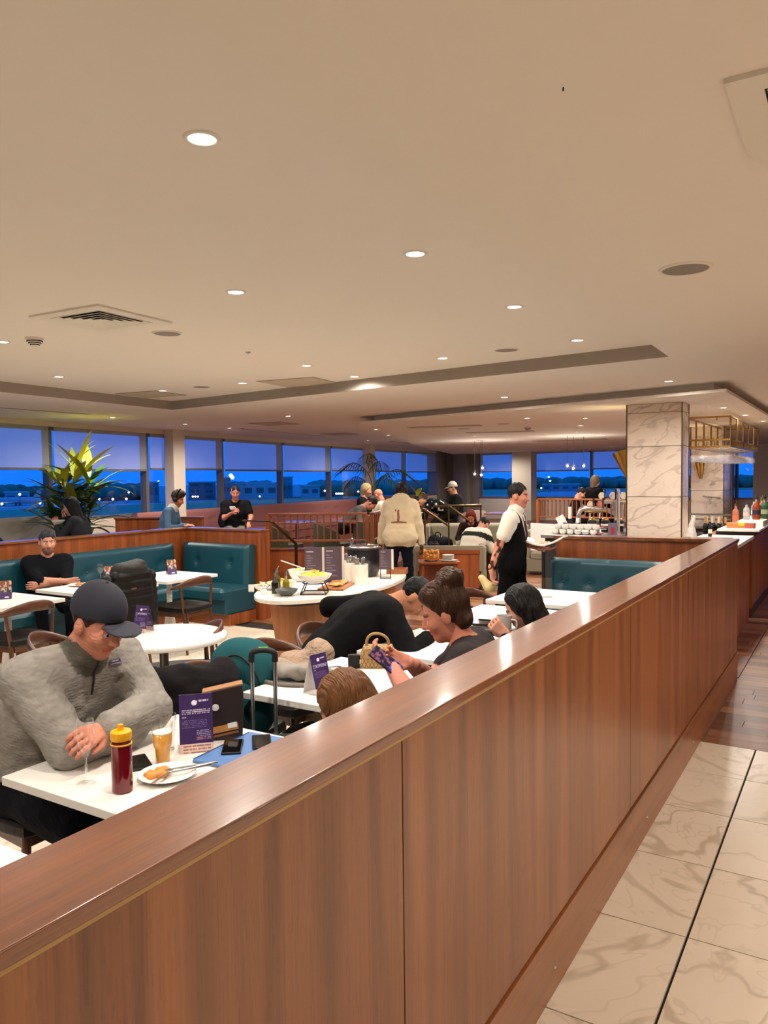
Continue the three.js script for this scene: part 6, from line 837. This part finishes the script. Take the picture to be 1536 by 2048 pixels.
function plate(label, x, z, r, food) { const t = thing('plate', label, 'plate', [x, TY, z]); part(t, 'dish', lathe([[0, 0.003], [r * 0.55, 0], [r * 0.62, 0.003], [r, 0.016], [r * 0.985, 0.019], [r * 0.62, 0.008], [0, 0.007]], 40), M.porcelain); if (food) { const f = new Field(); for (let i = 0; i < 22; i++) { const a = rr(0, 6.28), q = r * 0.36 * Math.sqrt(rnd()); f.ball([q * Math.cos(a) + food[1], 0.012 + rr(0, 0.006), q * Math.sin(a) + food[2]], rr(0.008, 0.016), 0, 0.006, 0.003); } part(t, 'food', f.mesh(0.004), std({ color: food[0], roughness: 0.7 }), 'leftover food'); } return t; }
plate('white plate with orange leftovers and cutlery', -2.05, -1.86, 0.1, [0xd98a3c, -0.03, 0.02]); plate('white plate with leftovers before the crossed-arms man', -6.6, -4.93, 0.12, [0xb87a3f, 0, 0]);
{ const f = thing('fork', 'steel fork resting on the orange leftovers', 'fork', [-2.05, TY + 0.02, -1.86], R(-20)); part(f, 'handle', bar([0.0, 0.006, -0.02], [0.07, 0.016, -0.16], 0.003, 0.005, 8), M.steel); part(f, 'head', [bx(-0.012, 0.012, 0.002, 0.005, -0.02, 0.008, 0.001), ...[-0.009, -0.003, 0.003, 0.009].map((x) => bar([x, 0.003, 0.008], [x, 0.001, 0.04], 0.0014, 0.001, 5))], M.steel);
  const k = thing('knife', 'steel knife lying from the plate onto the blue folder', 'knife', [-2.02, TY + 0.02, -1.9], R(-14)); part(k, 'blade', extrude([[0, -0.007], [0.09, -0.006], [0.1, 0.004], [0, 0.006]], 0.0015).rotateX(Math.PI / 2).rotateY(-1.1).translate(0, 0.004, 0.05), M.steel); part(k, 'handle', bar([0, 0.004, 0.05], [0.055, 0.012, -0.085], 0.004, 0.006, 8), M.steel); }
function flute(label, x, z, prof) { const t = thing('stem_glass', label, 'glass', [x, TY, z]); part(t, 'foot', lathe([[0, 0.006], [0.03, 0.003], [0.034, 0.0], [0, 0]], 28), M.glass); part(t, 'stem', cyl(0.0035, 0.0035, 0.09, 0, 0.004, 0, 10), M.thickGlass); part(t, 'bowl', lathe(prof, 32), M.glass); }
flute('empty champagne flute in front of the fleece man', -2.25, -1.68, [[0, 0.092], [0.008, 0.095], [0.026, 0.14], [0.0325, 0.175], [0.031, 0.205], [0.0285, 0.225], [0.0275, 0.225], [0.03, 0.2], [0.031, 0.175], [0.0245, 0.142], [0.006, 0.1]]); flute('stemmed water glass before the teal banquette', -6.64, -5.2, [[0, 0.09], [0.015, 0.095], [0.034, 0.125], [0.038, 0.16], [0.034, 0.19], [0.033, 0.19], [0.036, 0.16], [0.032, 0.126], [0, 0.094]]);
{ const t = thing('drink_bottle', 'translucent red drinking bottle with a yellow flip cap', 'bottle', [-2.09, TY, -1.7]); part(t, 'body', lathe([[0, 0], [0.031, 0], [0.034, 0.006], [0.034, 0.155], [0.03, 0.165], [0.03, 0.18], [0, 0.18]], 36), phy({ color: 0x7d0714, roughness: 0.1, clearcoat: 0.6, transmission: 0.25, thickness: 0 })); part(t, 'drink', cyl(0.03, 0.03, 0.135, 0, 0.008, 0, 30), phy({ color: 0x8a0a1a, roughness: 0.3 })); part(t, 'ring', new THREE.TorusGeometry(0.033, 0.003, 8, 36).rotateX(Math.PI / 2).translate(0, 0.163, 0), std({ color: 0xe8a20c, roughness: 0.4 })); const c = part(t, 'cap', lathe([[0.033, 0.176], [0.0345, 0.18], [0.0345, 0.202], [0.031, 0.207], [0, 0.208]], 36), std({ color: 0xf0a90f, roughness: 0.35 }), 'yellow cap'); part(c, 'spout', bx(-0.01, 0.006, 0.206, 0.228, -0.008, 0.008, 0.003), std({ color: 0xf0a90f, roughness: 0.35 })); }
{ const t = thing('beer_glass', 'faceted pint glass of lager with an empty glass behind', 'glass', [-2.17, TY, -1.95]), fac = (prof, n) => { const g = lathe(prof, n).toNonIndexed(); g.computeVertexNormals(); return g; };
  part(t, 'glass', [fac([[0.026, 0.004], [0.0285, 0.06], [0.033, 0.062]], 10), lathe([[0, 0], [0.027, 0], [0.0265, 0.006]], 30), lathe([[0.033, 0.062], [0.0345, 0.075], [0.038, 0.15], [0.0365, 0.15], [0.033, 0.078]], 40)], M.glass); part(t, 'lager', [lathe([[0, 0.008], [0.0245, 0.008], [0.027, 0.06], [0.0318, 0.066], [0.0325, 0.076], [0.0345, 0.112], [0, 0.112]], 30)], phy({ color: 0xe6a30f, roughness: 0.12, clearcoat: 0.5 }), 'golden lager'); part(t, 'foam', lathe([[0, 0.1135], [0.0345, 0.112], [0.035, 0.1175], [0, 0.118]], 28), std({ color: 0xf0e6cc, roughness: 0.7 }));
  const w = thing('tumbler', 'empty clear tumbler behind the pint of lager', 'glass', [-2.27, TY, -2.06]); part(w, 'wall', lathe([[0, 0.006], [0.03, 0.006], [0.0375, 0.135], [0.039, 0.135], [0.0315, 0], [0, 0]], 36), M.glass); part(w, 'rim', new THREE.TorusGeometry(0.0382, 0.0012, 6, 36).rotateX(Math.PI / 2).translate(0, 0.135, 0), M.glass); }
function phone(label, x, y, z, turn, w = 0.074, d = 0.15, scr = M.blackGloss, h = 0.009) { const t = thing('phone', label, 'phone', [x, y, z], turn); part(t, 'case', bx(-w / 2, w / 2, 0, h, -d / 2, d / 2, 0.004), M.black); part(t, 'screen', bx(-w / 2 + 0.004, w / 2 - 0.004, h - 0.001, h + 0.0006, -d / 2 + 0.004, d / 2 - 0.004), scr); return t; }
phone('black phone lying behind the red bottle', -2.24, TY, -1.9, R(60)); 
{ const t = thing('folder', 'blue folder or tablet case under two black phones', 'folder', [-1.99, TY, -2.2], R(4)); part(t, 'cover', bx(-0.1, 0.13, 0, 0.012, -0.16, 0.19, 0.006), std({ color: 0x4f76ae, roughness: 0.55, bumpMap: weaveBump, bumpScale: 0.0006 })); part(t, 'elastic', bx(-0.102, -0.098, 0.002, 0.013, -0.15, 0.18), std({ color: 0x2c4a78, roughness: 0.7 })); }
phone('black phone on the blue folder, nearer the plate', -2.03, TY + 0.012, -2.17, R(38)); phone('black phone on the blue folder, next to its twin', -1.97, TY + 0.012, -2.27, R(42));
{ // brown box bag with an orange label
  const t = thing('gift_bag', 'brown paper gift bag with orange label behind the tent card', 'bag', [-2.17, TY, -2.27], R(44)); part(t, 'body', extrude([[-0.07, 0], [0.07, 0], [0.078, 0.15], [0.075, 0.215], [-0.078, 0.19], [-0.072, 0.1]], 0.06, 0.004, 2).translate(0, 0, -0.03), std({ color: 0x2e201a, roughness: 0.45 })); part(t, 'label', at(bx(-0.055, 0.06, 0, 0.026, -0.001, 0.001), 0, 0.035, 0.0365, 0, 0, 0.14), std({ color: 0xc98a4a, roughness: 0.6 })); part(t, 'white_sticker', at(bx(-0.018, 0.018, 0, 0.02, -0.001, 0.001), 0.036, 0.05, 0.0385, 0, 0, 0.14), M.white); part(t, 'lower_label', at(bx(-0.05, 0.06, 0, 0.008, -0.001, 0.001), 0, 0.02, 0.0365, 0, 0, 0.14), std({ color: 0x8a5a34, roughness: 0.6 })); part(t, 'seal', new THREE.CircleGeometry(0.014, 18).translate(-0.03, 0.135, 0.0366), M.white); part(t, 'top_fold', at(bx(-0.08, 0.08, -0.006, 0.006, -0.03, 0.03, 0.003), 0, 0.205, 0, 0, 0, 0.16), std({ color: 0x9a6a3c, roughness: 0.6 })); }
// luggage and coats between the tables
{ const t = thing('suitcase', 'dark wheeled suitcase with its telescopic handle raised', 'suitcase', [-2.25, 0, -2.6], R(32)); part(t, 'shell', bx(-0.19, 0.19, 0.05, 0.62, -0.11, 0.11, 0.04), std({ color: 0x14262a, roughness: 0.5 })); for (const s of [-1, 1]) { part(t, 'handle_tube', bar([s * 0.052, 0.62, -0.06], [s * 0.052, 0.99, -0.06], 0.0095), M.steel); part(t, 'wheel', [cyl(0.025, 0.025, 0.02).rotateZ(Math.PI / 2).translate(s * 0.15, 0.025, -0.08), cyl(0.025, 0.025, 0.02).rotateZ(Math.PI / 2).translate(s * 0.15, 0.025, 0.08)], M.black); } const g = part(t, 'grip', tube([[-0.053, 0.955, -0.06], [-0.05, 0.995, -0.06], [-0.03, 1.006, -0.06], [0.03, 1.006, -0.06], [0.05, 0.995, -0.06], [0.053, 0.955, -0.06]], 0.014, 30), M.black); part(g, 'green_tag', bx(-0.02, 0.02, 1.018, 1.022, -0.066, -0.054), std({ color: 0x66b83a, roughness: 0.5 })); part(t, 'handle_socket', [bx(-0.064, -0.04, 0.61, 0.63, -0.072, -0.048), bx(0.04, 0.064, 0.61, 0.63, -0.072, -0.048)], M.chrome); }
const softM = (c, o = {}) => phy({ color: c, roughness: 0.85, specularIntensity: 0.3, bumpMap: weaveBump, bumpScale: 0.001, ...o });
{ const t = thing('backpack', 'teal zipped backpack propped on a dark wooden chair', 'backpack', [-2.72, 0.46, -3.0], R(20)); const f = new Field(); f.ell([0, 0.22, 0], [0.16, 0.27, 0.12], 0, 0.04, 0.006).cone([-0.07, 0.1, 0.05], [0.07, 0.1, 0.05], 0.1, 0.1, 0, 0.06, 0.006).cone([-0.05, 0.36, 0], [0.05, 0.36, 0], 0.12, 0.12, 0, 0.06, 0.004); part(t, 'body', f.mesh(0.01), softM(0x1d5157)); const pk = new Field(); pk.ell([0, 0.17, 0.11], [0.12, 0.14, 0.06], 0, 0.03, 0.005); part(t, 'front_pocket', pk.mesh(0.009), softM(0x1d5157)); const arc = []; for (let i = 0; i <= 12; i++) { const a = Math.PI * i / 12, p = f.cast([0.13 * Math.cos(a), 0.24 + 0.19 * Math.sin(a), 0.6], [0, 0, -1]); arc.push([p[0], p[1], p[2] + 0.003]); } part(t, 'zip', tube(arc, 0.005, 40), M.black); part(t, 'strap', tube([[-0.08, 0.44, -0.09], [-0.1, 0.3, -0.16], [-0.1, 0.1, -0.12]], 0.014, 20), M.black); }
{ const t = thing('jacket', 'black jacket slung over the chair beside the suitcase', 'jacket', [-2.7, 0.44, -2.62], R(60)); const f = new Field(); for (let i = 0; i < 7; i++) f.cone([-0.2 + i * 0.06, 0.42 - 0.03 * (i % 3), -0.02 + 0.04 * (i % 2)], [-0.24 + i * 0.075, -0.02, 0.1 + 0.05 * (i % 2)], 0.05, 0.045, 0, 0.02, 0.012); f.cone([-0.12, 0.34, 0], [0.14, 0.36, 0.02], 0.09, 0.08, 0, 0.04, 0.016).cone([-0.14, 0.1, 0.02], [-0.08, 0.36, 0], 0.13, 0.1, 0, 0.06, 0.018).cone([0.12, 0.1, 0.0], [0.1, 0.34, 0], 0.12, 0.1, 0, 0.06, 0.018).cone([-0.22, 0.0, 0.06], [-0.18, 0.3, 0.04], 0.07, 0.06, 0, 0.03, 0.012); part(t, 'shell', f.mesh(0.011), softM(0x151314)); const s = new Field(); s.cone([0.02, 0.28, 0.12], [0.0, 0.06, 0.17], 0.055, 0.05, 0, 0.03, 0.01); part(t, 'sleeve', s.mesh(0.01), softM(0x1b191a)); }
{ const t = thing('fur_coat', 'fluffy beige teddy coat heaped over a chair', 'coat', [-2.86, 0.46, -3.62], R(40)); const f = new Field(); f.cone([-0.14, 0.06, 0], [-0.04, 0.2, 0], 0.12, 0.09, 0, 0.08, 0.016).cone([0.04, 0.04, 0.02], [0.14, 0.26, -0.02], 0.13, 0.09, 0, 0.08, 0.018).cone([0.16, -0.25, 0.1], [0.12, 0.1, 0.06], 0.09, 0.12, 0, 0.05, 0.02); const fm = phy({ color: 0xa58d78, roughness: 1, sheen: 0.6, sheenRoughness: 0.6, bumpMap: fleeceBump, bumpScale: 0.012 }); part(t, 'body', f.mesh(0.009), fm); const s = new Field(); s.cone([-0.1, 0.2, 0.1], [0.08, 0.1, 0.16], 0.075, 0.065, 0, 0.03, 0.018); part(t, 'sleeve', s.mesh(0.009), fm); }
{ const t = thing('scarf', 'crumpled grey jersey on the table by the tent card', 'cloth', [-2.45, TY, -3.12], R(20)); const f = new Field(); for (let i = 0; i < 9; i++) { const x = -0.14 + i * 0.035; f.cone([x, 0.02 + 0.03 * h3(i, 2, 1), -0.09 + 0.05 * h3(i, 5, 2)], [x + 0.05, 0.03 + 0.045 * h3(i, 3, 9), 0.1 - 0.05 * h3(i, 7, 2)], 0.028, 0.024, 0, 0.035, 0.012); } part(t, 'folds', f.mesh(0.007), softM(0x8f8880)); part(t, 'hem', tube([[-0.16, 0.01, 0.08], [-0.05, 0.012, 0.13], [0.08, 0.01, 0.12], [0.18, 0.01, 0.06]], 0.01, 30), softM(0x827b73)); }
{ const t = thing('rucksack', 'dark rucksack standing on the floor under the table edge', 'backpack', [-2.28, 0, -3.05], R(30)); const f = new Field(); f.ell([0, 0.26, 0], [0.18, 0.28, 0.14], 0, 0.04, 0.012).cone([-0.08, 0.1, 0.04], [0.08, 0.1, 0.04], 0.12, 0.12, 0, 0.06, 0.012).cone([-0.08, 0.46, 0.03], [0.1, 0.48, 0.03], 0.1, 0.1, 0, 0.06, 0.012); part(t, 'body', f.mesh(0.011), softM(0x1a1715)); const pk = new Field(); pk.ell([-0.06, 0.36, 0.12], [0.1, 0.1, 0.06], 0, 0.03, 0.01); part(t, 'pocket', pk.mesh(0.01), softM(0x3a332c)); part(t, 'strap', tube([[0.1, 0.5, 0.1], [0.19, 0.36, 0.16], [0.16, 0.14, 0.16]], 0.016, 20), softM(0x2a2520)); }
{ const t = thing('puffer_jacket', 'black quilted puffer jacket hung over a chair back', 'jacket', [-5.82, 0.4, -4.9], -Math.PI / 2); const f = new Field(); for (let k = 0; k < 7; k++) { const y = 0.04 + k * 0.075, w = 0.2 - 0.006 * k; f.cone([-w, y, 0], [w, y, 0], 0.075 - k * 0.002, 0.075 - k * 0.002, 0, 0.016, 0.006); } part(t, 'quilted_body', f.mesh(0.011), phy({ color: 0x0e0c0c, roughness: 0.5, specularIntensity: 0.5 })); const h = new Field(); h.cone([-0.1, 0.56, 0.02], [0.12, 0.54, 0.02], 0.085, 0.075, 0, 0.05, 0.016).cone([0.12, 0.5, 0.05], [0.22, 0.4, 0.08], 0.06, 0.05, 0, 0.04, 0.014); part(t, 'hood', h.mesh(0.011), phy({ color: 0x141110, roughness: 0.6 })); for (const s of [-1, 1]) { const a = new Field(); for (let k = 0; k < 6; k++) a.ball([s * (0.25 + 0.006 * k), 0.46 - k * 0.075, 0.04], 0.065, 0, 0.014, 0.005); part(t, 'sleeve', a.mesh(0.011), phy({ color: 0x0e0c0c, roughness: 0.5, specularIntensity: 0.5 })); } }
{ // tan handbag
  const t = thing('handbag', 'tan quilted handbag with a looped handle on the table', 'handbag', [-2.24, TY, -3.56], R(30)), c = std({ color: 0x9d7a48, roughness: 0.55 }), pt = makeTex(128, 128, (u, v) => { const a = (u * 12 + v * 6) % 1, b = (u * 12 - v * 6 + 20) % 1; const k = Math.min(Math.abs(a - 0.5), Math.abs(b - 0.5)); return k < 0.07 ? [92, 66, 34] : [176, 140, 86]; }); part(t, 'body', gUV(extrude([[-0.085, 0], [0.085, 0], [0.085, 0.06], [0.07, 0.095], [-0.07, 0.095], [-0.085, 0.06]], 0.07, 0.012, 3).translate(0, 0.012, -0.04), 'y'), std({ map: (() => { pt.repeat.set(4, 4); return pt; })(), roughness: 0.6 })); part(t, 'flap', extrude([[-0.07, 0.06], [0.07, 0.06], [0.07, 0.11], [-0.07, 0.11]], 0.008, 0.003).translate(0, 0, 0.043), c); part(t, 'handle', tube([[-0.06, 0.1, 0], [-0.06, 0.15, 0], [-0.035, 0.18, 0], [0.02, 0.18, 0], [0.055, 0.15, 0], [0.06, 0.1, 0]], 0.008, 36), c); part(t, 'clasp', bx(-0.012, 0.012, 0.065, 0.085, 0.05, 0.058, 0.003), M.brass);
  const w = thing('wallet', 'black wallet standing against the handbag', 'wallet', [-2.34, TY, -3.47], R(40)); part(w, 'cover', bx(-0.032, 0.032, 0, 0.075, -0.012, 0.012, 0.005), M.leather); part(w, 'zip', bx(-0.03, 0.03, 0.075, 0.078, -0.003, 0.003), M.steel); }
{ const scr = makeTex(64, 128, (u, v) => { const n = fbm(u * 6, v * 12, 3); return v < 0.3 ? mix3([30, 30, 120], [90, 110, 230], sstep(0.4, 0.6, n)) : mix3([24, 20, 60], [170, 90, 110], sstep(0.42, 0.64, n)); }); const t = thing('phone', 'phone with a lit colourful screen held by the woman with a bun', 'phone', [-1.72, 0.995, -2.8]); part(t, 'case', bx(-0.037, 0.037, -0.076, 0.076, -0.009, 0, 0.004), M.black); part(t, 'screen', new THREE.PlaneGeometry(0.067, 0.144).translate(0, 0, 0.0006), std({ color: 0x000000, emissive: 0xffffff, emissiveMap: scr, emissiveIntensity: 0.9 }), 'glowing phone screen');
  const n = V(0.66, 0.66, 0.3).normalize(), up = V(-0.5, 0.72, 0.32); up.addScaledVector(n, -up.dot(n)).normalize(); t.quaternion.setFromRotationMatrix(new THREE.Matrix4().makeBasis(up.clone().cross(n), up, n)); }
{ const t = thing('mug', 'light grey mug raised by the dark-haired woman', 'mug', [-1.62, 0.93, -3.86], 0); part(t, 'body', lathe([[0, 0], [0.036, 0], [0.04, 0.006], [0.041, 0.098], [0.0385, 0.1], [0.037, 0.012], [0, 0.01]], 32), phy({ color: 0xb9b2b0, roughness: 0.3 })); part(t, 'handle', tube([[0.04, 0.08, 0], [0.068, 0.075, 0], [0.068, 0.035, 0], [0.04, 0.025, 0]], 0.006, 18), phy({ color: 0xb9b2b0, roughness: 0.3 })); }
{ const t = thing('sign_holder', 'clear acrylic sign holder on the table below the teal bench', 'sign holder', [-2.26, TY, -6.31], R(30)); part(t, 'pane', at(bx(-0.055, 0.055, 0, 0.17, -0.0015, 0.0015), 0, 0, 0, 0, -0.2, 0), M.glass); part(t, 'foot', bx(-0.055, 0.055, 0, 0.004, -0.05, 0.03, 0.001), phy({ color: 0xb8b8b8, roughness: 0.2 })); }
solo('charging_cable', 'thin dark cable lying across the table with the handbag', 'cable', tube([[-2.5, TY + 0.004, -3.35], [-2.42, TY + 0.004, -3.45], [-2.36, TY + 0.004, -3.42], [-2.3, TY + 0.004, -3.5], [-2.45, TY + 0.004, -3.6]], 0.0025, 40), M.black);
{ const t = thing('tray_on_table', 'dark glossy tray with cup saucer beside the raised mug', 'tray', [-2.18, TY, -4.98], R(10)); part(t, 'dish', bx(-0.12, 0.12, 0, 0.012, -0.09, 0.09, 0.005), M.blackGloss); part(t, 'rim', [bx(-0.122, 0.122, 0.006, 0.018, -0.092, -0.086), bx(-0.122, 0.122, 0.006, 0.018, 0.086, 0.092)], M.black); }
// terrace and lounge odds and ends
{ const p = onWall(6.9, 0.62), t = thing('backpack', 'navy and grey backpack on the pink bench', 'backpack', [p[0], TERR + 0.46, p[2]], 0.6); const f = new Field(); f.ell([0, 0.2, 0], [0.17, 0.23, 0.13], 0, 0.04, 0.01); part(t, 'body', f.mesh(0.014), softM(0x121422)); const g = new Field(); g.ell([0.07, 0.22, 0.06], [0.1, 0.17, 0.1], 0, 0.04, 0.006); part(t, 'side_panel', g.mesh(0.014), softM(0x6a6c78)); part(t, 'loop', new THREE.TorusGeometry(0.03, 0.008, 6, 18).translate(0, 0.43, 0), softM(0x121422)); }
{ const t = thing('duffel_bag', 'black duffel bag on the grey sofa before the red-haired woman', 'bag', [-6.75, 0.44, -13.0], R(-30)); const f = new Field(); f.cone([-0.22, 0.1, 0], [0.22, 0.1, 0], 0.13, 0.12, 0, 0.05, 0.014); part(t, 'body', f.mesh(0.014), softM(0x131215)); part(t, 'handle', tube([[-0.1, 0.2, 0.05], [-0.08, 0.28, 0.05], [0.08, 0.28, 0.05], [0.1, 0.2, 0.05]], 0.01, 20), softM(0x131215)); part(t, 'tag', bx(0.02, 0.1, 0.215, 0.222, 0.0, 0.03), M.white); }
{ const t = thing('bowl', 'white bowl held by the woman with long black hair', 'bowl', [-9.02, TERR + 0.88, -6.42]); part(t, 'shell', bowlGeo(0.09, 0.055), M.porcelain); part(t, 'soup', cyl(0.075, 0.075, 0.004, 0, 0.04), std({ color: 0xb9a47a, roughness: 0.4 })); }
{ const t = thing('cup', 'white cup raised by the man in the black polo shirt', 'cup', [-9.43, TERR + 0.9, -10.2]); part(t, 'body', lathe([[0, 0], [0.03, 0], [0.045, 0.03], [0.048, 0.07], [0.045, 0.07], [0.042, 0.03], [0, 0.008]], 22), M.porcelain); part(t, 'handle', new THREE.TorusGeometry(0.022, 0.005, 6, 16).translate(0.06, 0.04, 0), M.porcelain); }
{ const t = thing('serving_platter', 'curved white platter of yellow food carried by the waiter', 'platter', [-2.62, 1.1, -7.28], R(5)); const pts = []; for (let i = 0; i <= 12; i++) { const u = -1 + i / 6; pts.push([u * 0.2, 0.055 * u * u + (u > 0 ? 0.03 * u : 0)]); } const sh = [...pts.map(([x, y]) => [x, y + 0.012]), ...pts.reverse()]; part(t, 'dish', extrude(sh, 0.2, 0.004).translate(0, 0, -0.1), M.porcelain); for (let i = 0; i < 12; i++) { const m = part(t, 'slice', chipGeo, i % 3 ? chipM[1] : saladM[1]); m.position.set(rr(-0.13, 0.06), 0.03, rr(-0.06, 0.06)); m.scale.setScalar(0.024); m.rotation.y = rr(0, 6); } }
{ const t = thing('cleaning_cloth', 'folded yellow cloth in the lowered hand of the waiter', 'cloth', [-3.06, 0.74, -6.86], R(20)); const f = new Field(); f.cone([-0.05, 0.06, 0], [0.02, -0.03, 0.02], 0.03, 0.045, 0, 0.03, 0.01).cone([0.02, -0.03, 0.02], [0.07, -0.02, 0.0], 0.04, 0.03, 0, 0.03, 0.01); part(t, 'folds', f.mesh(0.008), std({ color: 0xd2bd86, roughness: 0.9 })); part(t, 'hem', tube([[-0.06, 0.07, 0.02], [0.0, -0.03, 0.06], [0.08, -0.04, 0.03]], 0.006, 20), std({ color: 0xbfa96f, roughness: 0.9 })); }
phone('phone with a blue screen in the hand of the striped man', -5.2, 0.55, -11.9, R(-40), 0.074, 0.15, std({ color: 0x000000, emissive: 0x7fa8ff, emissiveIntensity: 0.8 }));
{ const t = thing('dark_bag', 'small dark bag on the grey sofa beside the waiter', 'bag', [-4.1, 0.44, -13.45]); const f = new Field(); f.ell([0, 0.12, 0], [0.13, 0.13, 0.08], 0, 0.03, 0.012); part(t, 'body', f.mesh(0.014), softM(0x131215)); part(t, 'handle', new THREE.TorusGeometry(0.06, 0.008, 6, 20).translate(0, 0.24, 0), softM(0x131215)); }
{ const t = thing('coat_pile', 'black coat folded on the veneer divider cap by the crossed-arms man', 'coat', [-7.95, 1.14, -4.5], 0.1); t.position.set(-8.25, TERR + 0.62, -4.75); const f = new Field(); f.cone([-0.1, 0.1, 0.25], [0.05, 0.13, -0.3], 0.1, 0.09, 0, 0.05, 0.02).cone([0.05, 0.06, -0.3], [0.1, 0.02, -0.45], 0.07, 0.05, 0, 0.05, 0.016); part(t, 'folds', f.mesh(0.014), softM(0x0d0c0e)); part(t, 'sleeve', (() => { const s = new Field(); s.cone([-0.02, 0.19, 0.2], [0.08, 0.16, -0.2], 0.045, 0.04, 0, 0.03, 0.01); return s.mesh(0.012); })(), softM(0x0d0c0e)); const tb = thing('terrace_table', 'dark terrace table carrying the folded black coat', 'table', [-8.25, TERR, -4.75]); part(tb, 'tabletop', bx(-0.3, 0.3, 0.59, 0.62, -0.5, 0.5, 0.006, 'z'), M.cap); part(tb, 'pedestal', cyl(0.03, 0.03, 0.58, 0, 0.02), M.gunmetal); part(tb, 'base', cyl(0.2, 0.2, 0.02), M.gunmetal); }
// ---------------------------------------------------------------- shadows and hand-over
scene.traverse((o) => { if (o.isMesh) { o.castShadow = true; o.receiveShadow = true; } });
for (const o of [...scene.children]) if (o.isGroup && !o.name && !o.children.length) scene.remove(o);
renderer.render(scene, camera);
